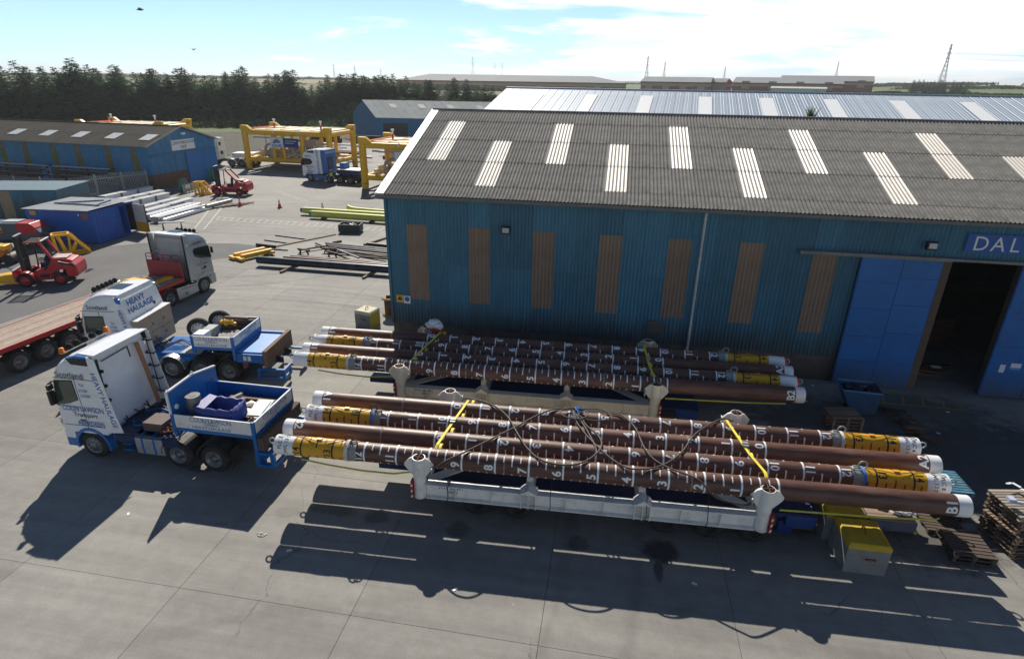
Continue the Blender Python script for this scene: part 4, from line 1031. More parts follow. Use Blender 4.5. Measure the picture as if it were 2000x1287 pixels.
# ------------------------------------------------------------------ cradles and trailers
def make_cradle(label, x, y, m):
    t = thing('transport_cradle', label, 'cradle', (x, y, 0), PH, 'white transport cradles')
    L_, W = 9.95, 4.12
    for fx in (0, L_):
        for fy in (0, W):
            s = 1 if fx == 0 else -1; q = 1 if fy == 0 else -1
            b = MB(); b.pipe((fx, fy, .98), (fx, fy, 2.36), .192, .02, 24); p = b.build('post', m, t)
            b = MB(); b.cyl((fx, fy, 2.0), (fx, fy, 2.02), .18, n=16); b.build('post_inner', rust, p)
            b = MB()
            for k in range(2): b.beam((fx - .17 * (1 - k), fy - .17 * k, 2.3), (fx + .17 * (1 - k), fy + .17 * k, 2.3), .02, .16)
            b.build('stiffener', rust, p)
            for e in (-1, 1):
                b = MB(); b.prism([(fx + e * q_, z_) for q_, z_ in ((.18, 2.35), (.28, 2.31), (.45, 2.13), (.43, 2.02), (.18, 1.70))], 'y', fy - .03, fy + .03); b.build('gusset_plate', m, p)
            b = MB(); b.torus((fx + s * .42, fy - .1 * q, 1.98), .09, .026, 'x', 14, 6); b.cyl((fx + s * .42, fy - .2 * q, 2.08), (fx + s * .42, fy + .02, 2.08), .028); b.build('shackle', galv, p)
    for fy in (0, W):
        q = -1 if fy == 0 else 1
        b = MB(); y0 = fy
        b.box(.2, L_ - .2, y0 - .15, y0 + .15, 1.46, 1.50); b.box(.2, L_ - .2, y0 - .15, y0 + .15, 1.0, 1.035); b.box(.2, L_ - .2, y0 - .012, y0 + .012, 1.035, 1.46)
        sb = b.build('side_beam', m, t)
        for k in (1.1, 2.2, 4.4, 5.5, 7.7, 8.8):
            b = MB(); b.box(k - .01, k + .01, y0 - .14, y0 + .14, 1.036, 1.459); b.build('web_stiffener', m, sb)
        for k in (3.3, 6.6):
            b = MB()
            for d in (-.22, 0, .22): b.box(k + d - .012, k + d + .012, y0 - .20, y0 + .20, 1.0, 1.52)
            b.quad((k - .26, y0 - .21, 1.52), (k, y0 - .21, 1.68), (k, y0 + .21, 1.68), (k - .26, y0 + .21, 1.52)); b.quad((k, y0 - .21, 1.68), (k + .26, y0 - .21, 1.52), (k + .26, y0 + .21, 1.52), (k, y0 + .21, 1.68))
            b.prism([(k - .26, 1.52), (k + .26, 1.52), (k, 1.68)], 'y', y0 - .205, y0 - .195)
            for d in (-.11, .11):
                for z in (1.12, 1.22, 1.32, 1.42): b.beam((k + d - .08, y0 - .19, z + .03), (k + d + .06, y0 - .19, z - .02), .02, .015)
            b.build('padeye_bracket', m, sb)
    for k in (0, 3.3, 6.6, L_):
        b = MB(); b.box(k - .13, k + .13, .16, W - .16, 1.44, 1.48); b.box(k - .12, k + .12, .16, W - .16, 1.02, 1.06); b.box(k - .02, k + .02, .16, W - .16, 1.06, 1.44); b.build('cross_beam', m, t)
        for j in range(4):
            yy = .62 + .92 * j; b = MB(); b.prism([(yy - .36, 1.48), (yy + .36, 1.48), (yy + .34, 1.72), (yy + .2, 1.86), (yy, 1.83), (yy - .2, 1.86), (yy - .34, 1.72)], 'x', k - .09, k + .09); b.build('saddle', m, t)
    for a, c in (((.2, .25), (2.4, W / 2)), ((L_ - .2, .25), (L_ - 2.4, W / 2)), ((.2, W - .25), (2.4, W / 2)), ((L_ - .2, W - .25), (L_ - 2.4, W / 2))):
        b = MB(); b.beam((a[0], a[1], 1.40), (c[0], c[1], 1.40), .3, .06); b.build('brace', m, t)
    b = MB(); b.text('SWL 60 MT', (.95, -.016, 1.36), (1, 0, 0), (0, 0, 1), .16, .006); b.box(.78, 1.1, -.018, -.013, 1.14, 1.25) if False else None
    for z in (1.16, 1.20, 1.24): b.box(.85, 1.15, -.017, -.0125, z, z + .012)
    b.build('lettering', markblack, t)
    for fx in (-.2, L_ + .2):
        b = MB(); b.box(fx - .03, fx + .03, -.23, -.02, 1.02, 1.62); bd = b.build('marker_board', red, t)
        b = MB()
        for k in range(3):
            z = 1.1 + .19 * k; s = .034 if fx > 0 else -.034; b.quad((fx + s, -.22, z - .05), (fx + s, -.03, z + .03), (fx + s, -.03, z + .11), (fx + s, -.22, z + .03)); b.quad((fx - .028, -.233, z - .05), (fx + .028, -.233, z - .02), (fx + .028, -.233, z + .06), (fx - .028, -.233, z + .03))
        b.build('stripes', signwhite, bd)
    return t
make_cradle('white steel cradle with gusseted corner posts under the near load of piles', -5.1, 14.03, offwhite)
make_cradle('cream steel cradle with gusseted corner posts under the far load of piles by the warehouse', -7.8, 19.70, cream)

def wheel(parent, x, y, r, w, side, rimm, deep=False, hub=None):
    """side = +1/-1: which way the face looks along y"""
    b = MB(); s = side
    b.lathe([(r * .60, -w / 2), (r * .86, -w / 2), (r * .96, -w / 2 + .03), (r, -w / 2 + .07), (r, -.02), (r * .985, -.015), (r * .985, .015), (r, .02), (r, w / 2 - .07), (r * .96, w / 2 - .03), (r * .86, w / 2), (r * .60, w / 2)], (0, 0, 0), 'y', 32)
    o = b.build('wheel', rubber, parent, (x, y, r))
    f = s * w / 2; b = MB(); n = 28
    def P(rr, t): return (rr * r, f - s * t)
    if deep: prof = [P(.615, .005), P(.60, -.008), P(.57, .01), P(.52, .13), P(.36, .15), P(.34, .14), P(.30, .05), P(.12, .03), P(.11, 0.0), P(.001, 0.0)]
    else: prof = [P(.615, .0), P(.60, -.012), P(.57, .0), P(.50, .035), P(.42, .0), P(.30, -.02), P(.24, -.01), P(.19, -.045), P(.001, -.05)]
    b.lathe(prof, (0, 0, 0), 'y', n); rm = b.build('rim', rimm, o)
    b = MB(); 
    for k in range(10):
        a = 6.283 * k / 10; q = (.33 if not deep else .26) * r; yy = f - s * (-.02 if not deep else .05)
        b.cyl((q * math.cos(a), yy, q * math.sin(a)), (q * math.cos(a), yy + s * .035, q * math.sin(a)), .02, n=6)
        if not deep:
            q = .46 * r; b.cyl((q * math.cos(a), f - s * .022, q * math.sin(a)), (q * math.cos(a), f - s * .01, q * math.sin(a)), .035, n=8)
    kind(b.build('wheel_nuts', hub or black, o), 'stuff')
    return o
def make_trailer(label, x, y):
    t = thing('low_loader_trailer', label, 'trailer', (x, y, 0), PH)
    b = MB(); b.box(-.2, 11.4, .85, 3.35, .86, .985); b.box(-.2, 11.4, 1.1, 1.35, .6, .86); b.box(-.2, 11.4, 2.85, 3.1, .6, .86); b.build('deck', darkblue, t)
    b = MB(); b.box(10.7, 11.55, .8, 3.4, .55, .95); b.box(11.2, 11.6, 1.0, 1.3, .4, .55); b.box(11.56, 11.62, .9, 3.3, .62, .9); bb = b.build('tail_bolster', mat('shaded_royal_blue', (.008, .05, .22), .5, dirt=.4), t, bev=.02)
    b = MB(); b.box(11.62, 11.64, 1.0, 1.2, .7, .8); b.box(11.62, 11.64, 3.0, 3.2, .7, .8); b.build('tail_light', red, bb)
    b = MB()
    for z in (0, 1): b.box(11.0 + z * .2, 11.12 + z * .2, .84, .86, .62, .85)
    b.build('reflector', signwhite, t)
    b = MB(); b.box(-2.1, -.2, 1.7, 2.5, .62, .85); b.build('drawbar', darkblue, t)
    for xx in (1.4, 2.7, 7.2, 8.5, 9.8):
        b = MB(); b.cyl((xx, .75, .42), (xx, 3.45, .42), .08); b.build('axle', chassis, t)
        for yy, s in ((.72, -1), (1.05, 1), (3.48, 1), (3.15, -1)): wheel(t, xx, yy, .42, .27, s, chassis, True)
    b = MB()
    for xx in (2.1, 5.2, 8.0): b.box(xx - .3, xx + .3, .82, .849, .63, .84)
    b.build('side_locker', blue, t)
    return t
make_trailer('dark blue low loader trailer under the near cradle of piles', -4.9, 13.95)
make_trailer('dark blue low loader trailer under the far cradle of piles beside the warehouse', -7.6, 19.60)

# webbing straps over the piles
def strap(label, x, y, xo, twist):
    b = MB(); t = thing('ratchet_strap', label, 'strap', (x, y, 0), PH, None)
    zt = PZ + PR + .012
    cs = [.62 + .92 * j for j in range(4)]
    # upper band pulled tight across the tops, leaning along the load
    pts = [(0, cs[0] - .32, PZ + .1), (.02, cs[0] - .2, zt - .09), (.05, cs[0] + .02, zt), (.35 * twist, cs[1] + .0, zt + .004), (.62 * twist, cs[2], zt + .004), (.9 * twist, cs[3] + .05, zt), (.95 * twist, cs[3] + .27, PZ + .15)]
    w = V((.042, 0, 0)); vs = []
    for p in pts: vs += [V(p) - w, V(p) + w, V(p) + w - V((0, .0, .012)), V(p) - w - V((0, 0, .012))]
    n = len(pts); b.add(vs, [(4 * i + k, 4 * i + (k + 1) % 4, 4 * i + 4 + (k + 1) % 4, 4 * i + 4 + k) for i in range(n - 1) for k in range(4)]); b.build('top_webbing', strapyellow, t)
    for j, c in enumerate(cs):
        b = MB(); xx = (.12 + .31 * j) * twist + .10; pp = []
        for i in range(9):
            a = -1.2 + 3.4 * i / 8; pp += [(xx - .045, c - (PR + .01) * math.sin(a), PZ + (PR + .01) * math.cos(a)), (xx + .045, c - (PR + .01) * math.sin(a), PZ + (PR + .01) * math.cos(a))]
        b.add(pp, [(2 * i, 2 * i + 2, 2 * i + 3, 2 * i + 1) for i in range(8)], True); b.build('wrap_webbing', strapyellow, t)
    b = MB(); c = cs[1] + .45; b.box(.43 * twist - .06, .43 * twist + .1, c - .1, c + .12, zt + .01, zt + .06); b.cyl((.43 * twist - .08, c, zt + .06), (.43 * twist + .12, c, zt + .06), .03); b.build('ratchet', galv, t)
strap('yellow ratchet strap across the near piles at the left posts', -4.74, 14.03, 0, .5)
strap('yellow ratchet strap across the near piles at the right posts', 4.86, 14.44, 0, -.55)
strap('yellow ratchet strap across the far piles at the left posts', -7.45, 19.70, 0, .55)
strap('yellow ratchet strap across the far piles at the right posts', 2.0, 20.1, 0, -.12)
def long_strap(label, pts, m):
    b = MB(); vs = []; pts = [V(p) for p in pts]
    for p in pts: vs += [p + V((0, 0, .028)), p - V((0, 0, .028)), p - V((0, -.014, .028)), p + V((0, .014, .028))]
    n = len(pts); b.add(vs, [(4 * i + k, 4 * i + (k + 1) % 4, 4 * i + 4 + (k + 1) % 4, 4 * i + 4 + k) for i in range(n - 1) for k in range(4)])
    tag(b.build('webbing_sling', m), label, 'sling')
long_strap('sun-faded yellow sling slung under the left ends of the near piles', [(-8.9, 14.0, 1.80), (-8.0, 13.98, 1.72), (-6.9, 13.98, 1.66), (-5.9, 13.99, 1.68), (-5.35, 14.0, 1.82)], strapgreen)
long_strap('sun-faded yellow sling slung under the left ends of the far piles', [(-11.3, 19.72, 1.80), (-10.3, 19.72, 1.72), (-9.2, 19.73, 1.70), (-8.1, 19.7, 1.85)], strapgreen)
long_strap('yellow sling running right along the front near pile to its B1 end', [(5.2, 14.3, 1.80), (6.5, 14.45, 1.76), (8.0, 14.55, 1.77), (9.3, 14.66, 1.82), (9.45, 14.78, 1.80)], strapgreen)
long_strap('yellow sling running right along the front far pile to its B2 end', [(2.5, 20.1, 1.80), (4.0, 20.25, 1.79), (5.6, 20.38, 1.80), (6.9, 20.5, 1.84)], strapgreen)

# wire rope slings lying over the near piles
def cr(pts, k=8):
    pts = [V(p) for p in pts]; out = []; P = [pts[0]] + pts + [pts[-1]]
    for i in range(1, len(P) - 2):
        a, b, c, d = P[i - 1], P[i], P[i + 1], P[i + 2]
        for j in range(k):
            t = j / k; out.append(.5 * ((2 * b) + (c - a) * t + (2 * a - 5 * b + 4 * c - d) * t * t + (3 * b - a - 3 * c + d) * t ** 3))
    return out + [pts[-1]]
def rope(label, pts, r=.028):
    b = MB(); b.tube(cr(pts), r, 7); tag(b.build('wire_rope_sling', ropem), label, 'wire rope', 'wire rope slings on the near piles')
def Z(l, z=2.47): return [(x, y, z) for x, y in l]
rope('wire rope sling from the left front post across to the coil on the rear pile', [(-4.62, 13.95, 2.05), (-4.3, 14.0, 2.33), (-3.87, 14.28, 2.47)] + Z([(-3.15, 15.22), (-2.49, 16.1), (-1.79, 17.08), (-1.15, 17.51), (-.46, 17.5)]))
rope('wire rope sling looping low over the left half of the near piles', [(-4.75, 18.1, 2.1), (-4.4, 17.75, 2.35)] + Z([(-3.57, 17.28), (-2.93, 16.66), (-2.43, 15.72), (-1.99, 14.94), (-1.45, 14.4), (-.69, 14.33), (-.13, 14.72), (.21, 15.46), (.08, 16.06), (-.32, 16.59), (-.71, 17.5)]))
rope('wire rope sling looping low over the right half of the near piles', Z([(-.84, 17.5), (-.56, 16.54), (.06, 15.48), (.68, 14.72), (1.19, 14.5), (1.92, 14.79), (2.56, 15.56), (3.05, 16.64), (3.62, 17.4)]) + [(4.1, 17.9, 2.44), (4.55, 18.4, 2.1)])
rope('short wire rope tail hanging from the coil towards the middle of the load', Z([(-.86, 17.5), (-.4, 16.58), (-.03, 15.61), (.09, 15.08)]))
rope('wire rope sling from the coil down to the right front post', Z([(.31, 17.5), (.82, 17.4), (1.23, 16.74), (1.54, 15.5), (1.99, 14.85), (2.9, 14.36)]) + [(3.4, 14.0, 2.2), (4.2, 14.15, 1.95), (4.4, 14.2, 2.0)])
b = MB(); b.tube([(-.1 + .55 * math.cos(a), 17.25 + .38 * math.sin(a), 2.5) for a in [6.283 * i / 26 for i in range(26)]], .022, 6, closed=True); b.tube([(-.75 + .45 * math.cos(a), 17.15 + .34 * math.sin(a), 2.53) for a in [6.283 * i / 26 for i in range(26)]], .022, 6, closed=True)
tag(b.build('coiled_wire_rope', ropem), 'coil of wire rope lying on top of the rear near pile', 'wire rope')
b = MB()
for k in range(3): b.torus((-.72 + .05 * k, 17.42, 2.5), .09, .018, 'x', 12, 5)
b.tube([(-.75, 17.4, 2.58), (-.6, 17.2, 2.56), (-.42, 17.32, 2.6), (-.7, 17.5, 2.6)], .02, 5); tag(b.build('blue_rope_lashing', hosem), 'blue rope lashing holding the wire coil together', 'rope')
# cord drops and the sack over the rear left post of the far cradle
for i, (x, y) in enumerate(((-4.2, 13.84), (-1.15, 13.95), (1.6, 14.08), (3.3, 14.15))):
    b = MB(); b.tube([(x, y + .35, 1.9 if i != 0 else 1.52), (x, y, 1.52), (x + .02, y - .01, 1.2), (x - .03, y, .98)], .013, 5); tag(b.build('lashing_cord', black), ['dark cord tied round the left end of the near white beam', 'dark cord hanging over the near white beam left of centre', 'dark cord hanging over the near white beam right of centre', 'dark cord tied round the right end of the near white beam'][i], 'cord')
def rag():
    b = MB()
    for k, (dx, dy, dz, r) in enumerate(((0, 0, .12, .3), (.2, -.05, .03, .24), (-.2, .05, .02, .22))): b.blob((-7.6 + dx, 23.75 + dy, 2.42 + dz), r, jit=.3, flat=.65)
    tag(b.build('plastic_sack', signwhite), 'crumpled white plastic sack draped over the rear left post of the far cradle', 'sack')
    b = MB(); b.tube(cr([(-8.0, 23.6, 2.2), (-7.8, 23.45, 2.38), (-7.4, 23.35, 2.35), (-7.1, 23.4, 2.2), (-7.0, 23.3, 2.42), (-7.25, 23.15, 2.5)]), .03, 5); b.blob((-7.5, 23.5, 2.3), .2, jit=.4, flat=.6)
    tag(b.build('red_sling_bundle', red), 'bundle of red round slings below the white sack', 'sling')
rag()

# the far load stands a little lower and farther back than the near one
for o in list(bpy.data.objects):
    if o.parent is None and any(k in o.get('label', '') for k in ('far load', 'far piles', 'far cradle', 'far pile', 'below the white sack')):
        o.location += V((-.02, .2, 0 if o.name.startswith('low_loader') else -.1))
        if o.name.startswith('low_loader'): o.scale = (1, 1, .895)
# ------------------------------------------------------------------ lorries: x runs to the rear, front axle at x = 0
FH = [(1.02, -1.12, 1.235, .16), (1.30, -1.15, 1.24, .18), (1.95, -1.13, 1.24, .2), (2.6, -1.04, 1.24, .22), (3.10, -.95, 1.235, .25), (3.42, -.86, 1.22, .32), (3.66, -.66, 1.19, .4), (3.84, -.40, 1.15, .5), (3.96, -.10, 1.11, .5), (4.06, .25, 1.08, .4)]
SC = [(1.0, -1.12, 1.23, .22), (1.3, -1.14, 1.24, .25), (1.95, -1.10, 1.24, .27), (2.6, -1.02, 1.24, .3), (3.05, -.96, 1.23, .32), (3.35, -.9, 1.21, .36), (3.55, -.74, 1.17, .42), (3.70, -.45, 1.12, .5), (3.80, -.1, 1.08, .5), (3.86, .35, 1.05, .4)]
OLD = [(1.02, -1.08, 1.235, .14), (1.30, -1.1, 1.24, .15), (1.95, -1.08, 1.24, .16), (2.6, -1.0, 1.24, .18), (3.0, -.92, 1.235, .2), (3.4, -.78, 1.22, .25), (3.6, -.62, 1.2, .3), (3.75, -.42, 1.17, .4), (3.84, -.2, 1.13, .4), (3.88, .1, 1.1, .4)]
def ring(z, xf, xr, w, rf, n=6):
    p = [(xr, -w, z)]
    for i in range(n + 1):
        a = R(270 - 90 * i / n); p.append((xf + rf + rf * math.cos(a), -w + rf + rf * math.sin(a), z))
    for i in range(n + 1):
        a = R(180 - 90 * i / n); p.append((xf + rf + rf * math.cos(a), w - rf + rf * math.sin(a), z))
    return p + [(xr, w, z)]
def frontx(lv, z):
    for a, c in zip(lv, lv[1:]):
        if a[0] <= z <= c[0]:
            t = (z - a[0]) / (c[0] - a[0]); return a[1] + (c[1] - a[1]) * t, a[2] + (c[2] - a[2]) * t, a[3] + (c[3] - a[3]) * t
def tractor(label, loc, rz, lv=FH, paint=white, trim=blue, axles=(0, 3.3, 4.65), xr=.72, winshape=None, frame_end=6.4, rims=alloy, rear_rims=None, mirrors=True, cat='lorry', name='ballast_tractor', ygl=None):
    t = thing(name, label, cat, loc, rz)
    xr_at = lambda z: xr
    b = MB(); rings = [ring(z, xf, xr, w, rf) for z, xf, w, rf in lv]; n = len(rings[0])
    vs = [p for r in rings for p in r]
    b.add(vs, [(k * n + i, (k + 1) * n + i, (k + 1) * n + i + 1, k * n + i + 1) for k in range(len(rings) - 1) for i in range(n - 1)], True)
    for a, c in zip(rings, rings[1:]): b.quad(a[0], a[-1], c[-1], c[0])
    b.add(rings[-1], [tuple(range(n))]); b.add(rings[0], [tuple(range(n - 1, -1, -1))])
    for s in (-1, 1): b.box(-1.06, -.66, min(s * 1.235, s * .9), max(s * 1.235, s * .9), .74, 1.03)
    b.box(xr - .01, xr + .10, -1.0, 1.0, 1.3, lv[-3][0] - .1)
    cab = b.build('cab', paint, t)
    # seams on the sides
    b = MB()
    for s in (-1, 1):
        y = s * 1.243
        for x0, z0, x1, z1 in ((-.04, 3.15, .0, 1.15), (-1.0, 2.05, .0, 2.05), (-.95, 1.3, .7, 1.32), (-.86, 3.15, .7, 3.16)):
            b.beam((x0, y, z0), (x1, y, z1), .006, .022)
        b.box(-.25, -.05, y - .012, y + .012, 1.52, 1.57)
    b.build('panel_gap', mat('panel_gap_grey', (.10, .11, .12), .7), cab)
    # windscreen
    b = MB(); zs = [2.02, 2.3, 2.6, 2.85, 3.08]; vs = []
    for z in zs:
        xf, w, rf = frontx(lv, z)
        for i in range(9):
            u = -1 + 2 * i / 8; y = u * (w - .06); q = max(0, abs(y) - (w - rf)); vs.append((xf - .012 + rf - math.sqrt(max(0, rf * rf - q * q)), y, z))
    b.add(vs, [(k * 9 + i, k * 9 + i + 1, (k + 1) * 9 + i + 1, (k + 1) * 9 + i) for k in range(4) for i in range(8)], True); b.build('windscreen', glass, t)
    b = MB(); xf, w, rf = frontx(lv, 3.2); b.box(xf - .10, xf + .06, -w + .22, w - .22, 3.12, 3.19); b.build('sun_visor', black, t, bev=.015)
    # grille, bumper, lights
    b = MB(); 
    for k in range(6): b.box(-1.18, -1.13, -.85, .85, 1.05 + k * .13, 1.14 + k * .13)
    b.build('grille', black, t)
    b = MB(); b.prism([(-1.16, -1.1), (-1.06, -1.235), (-.62, -1.235), (-.62, 1.235), (-1.06, 1.235), (-1.16, 1.1)], 'z', .40, .74) if False else b.add(*_prz([(-1.18, -1.05), (-1.06, -1.24), (-.62, -1.24), (-.62, 1.24), (-1.06, 1.24), (-1.18, 1.05)], .40, .74)); b.build('bumper', trim, t, bev=.02)
    for s in (-1, 1):
        b = MB(); b.box(-1.185, -1.1, min(s * .7, s * 1.08), max(s * .7, s * 1.08), .76, .98); b.build('headlight', mat('headlamp_lens', (.55, .6, .62), .08), t, bev=.02)
        # side glass, seal, mirror
        poly = winshape or [(-.98, 2.1), (-.84, 3.0), (-.16, 3.06), (-.12, 2.36), (-.45, 2.22)]
        b = MB(); y = s * 1.246; cx = sum(p[0] for p in poly) / len(poly); cz = sum(p[1] for p in poly) / len(poly)
        b.prism([(cx + (x - cx) * 1.08, cz + (z - cz) * 1.08) for x, z in poly], 'y', y - .008, y + .008); wf = b.build('side_window', black, t)
        b = MB(); b.prism(poly, 'y', y - .011, y + .011); b.build('pane', ygl or glass, wf)
        if mirrors:
            b = MB(); my = s * 1.36; b.box(-1.04, -.92, my - .12, my + .10, 2.15, 2.68); b.box(-1.0, -.9, my - .12, my + .10, 2.72, 2.92); b.beam((-.93, s * 1.22, 2.98), (-1.03, my, 2.90), .05, .06); b.beam((-1.0, s * 1.22, 2.10), (-1.04, my, 2.17), .05, .06)
            b.build('mirror', black, t, bev=.03)
        # arch and mudguard
        b = MB(); y0, y1 = (1.0, 1.262) if s > 0 else (-1.262, -1.0); arc = [(math.cos(R(a)) * .60, .52 + math.sin(R(a)) * .60) for a in range(-12, 193, 12)]; arc2 = [(math.cos(R(a)) * .69, .52 + math.sin(R(a)) * .72) for a in range(-12, 193, 12)]
        for (p, q), (p2, q2) in zip(zip(arc, arc2), zip(arc[1:], arc2[1:])): b.prism([p, q, q2, p2], 'y', y0, y1)
        b.build('wheel_arch', trim, t)
        b = MB(); b.box(-1.0, -.64, min(s * .95, s * 1.22), max(s * .95, s * 1.22), .42, .47); b.box(-1.0, -.68, min(s * 1.0, s * 1.2), max(s * 1.0, s * 1.2), .72, .76); b.build('step', black, t)
    # chassis and wheels
    b = MB()
    for s in (-1, 1): b.box(-.7, frame_end, min(s * .38, s * .46), max(s * .38, s * .46), .72, 1.02)
    for x in axles: b.cyl((x, -1.0, .52), (x, 1.0, .52), .09)
    for x in axles[1:]: b.lathe([(.05, -.3), (.24, -.12), (.24, .12), (.05, .3)], (x, 0, .52), 'y', 14)
    for k in range(5): b.box(.9 + k * 1.1, 1.0 + k * 1.1, -.38, .38, .78, .96)
    b.box(.2, 1.2, -.45, .45, .6, 1.15); b.build('chassis', chassis, t)
    for i, x in enumerate(axles):
        for s in (-1, 1):
            if i == 0 or (len(axles) > 3 and i == 1): wheel(t, x, s * 1.08, .52, .33, s, rims)
            else:
                wheel(t, x, s * 1.09, .52, .28, s, rear_rims or rims, True); wheel(t, x, s * .76, .52, .28, -s, rear_rims or rims, True)
    return t
def _prz(poly, z0, z1):
    n = len(poly); vs = [(x, y, z0) for x, y in poly] + [(x, y, z1) for x, y in poly]
    return vs, [tuple(range(n - 1, -1, -1)), tuple(range(n, 2 * n))] + [(i, (i + 1) % n, (i + 1) % n + n, i + n) for i in range(n)]
def fairing(t, pts, m, s, thick=.035):
    b = MB(); y = s * 1.245; b.prism(pts, 'y', y - thick / 2, y + thick / 2); return b.build('side_fairing', m, t, bev=.008)
def mudguards(t, axles, m=chassis, s_all=(-1, 1)):
    for x in axles:
        for s in s_all:
            b = MB(); y0, y1 = (.62, 1.25) if s > 0 else (-1.25, -.62)
            arc = [(x + math.cos(R(a)) * .60, .52 + math.sin(R(a)) * .60) for a in range(0, 181, 15)]; arc2 = [(x + math.cos(R(a)) * .63, .52 + math.sin(R(a)) * .63) for a in range(0, 181, 15)]
            for (p, q), (p2, q2) in zip(zip(arc, arc2), zip(arc[1:], arc2[1:])): b.prism([p, q, q2, p2], 'y', y0, y1)
            b.build('mudguard', m, t)
def roof_lights(t, x, z, w=.95, n=4, beacons=True):
    b = MB(); b.tube([(x, -w, z), (x, w, z)], .03, 6); b.build('light_bar', steel, t)
    for k in range(n):
        y = -w * .68 + 2 * w * .68 * k / (n - 1); b = MB(); b.lathe([(.001, .10), (.08, .08), (.115, .0), (.115, -.05), (.001, -.05)], (x, y, z + .12), 'x', 16); b.build('spot_lamp', mat('matt_black', (.012, .012, .013), .85, spec=.2), t)
    if beacons:
        for s in (-1, 1):
            b = MB(); b.lathe([(.09, 0), (.09, .05), (.08, .05), (.075, .18), (.05, .2), (.001, .2)], (x, s * w, z), 'z', 14); b.build('beacon', orange, t)
def sides_text(t, items, m, side=-1, y=1.268):
    """items: (text, x, z, size, squash); lettering on the -y or +y side"""
    b = MB(); rt = (1, 0, 0) if side < 0 else (-1, 0, 0)
    for txt, x, z, sz, sq in items: b.text(txt, (x, side * y, z), rt, (0, 0, 1), sz, .006, sq)
    return b.build('lettering', m, t)

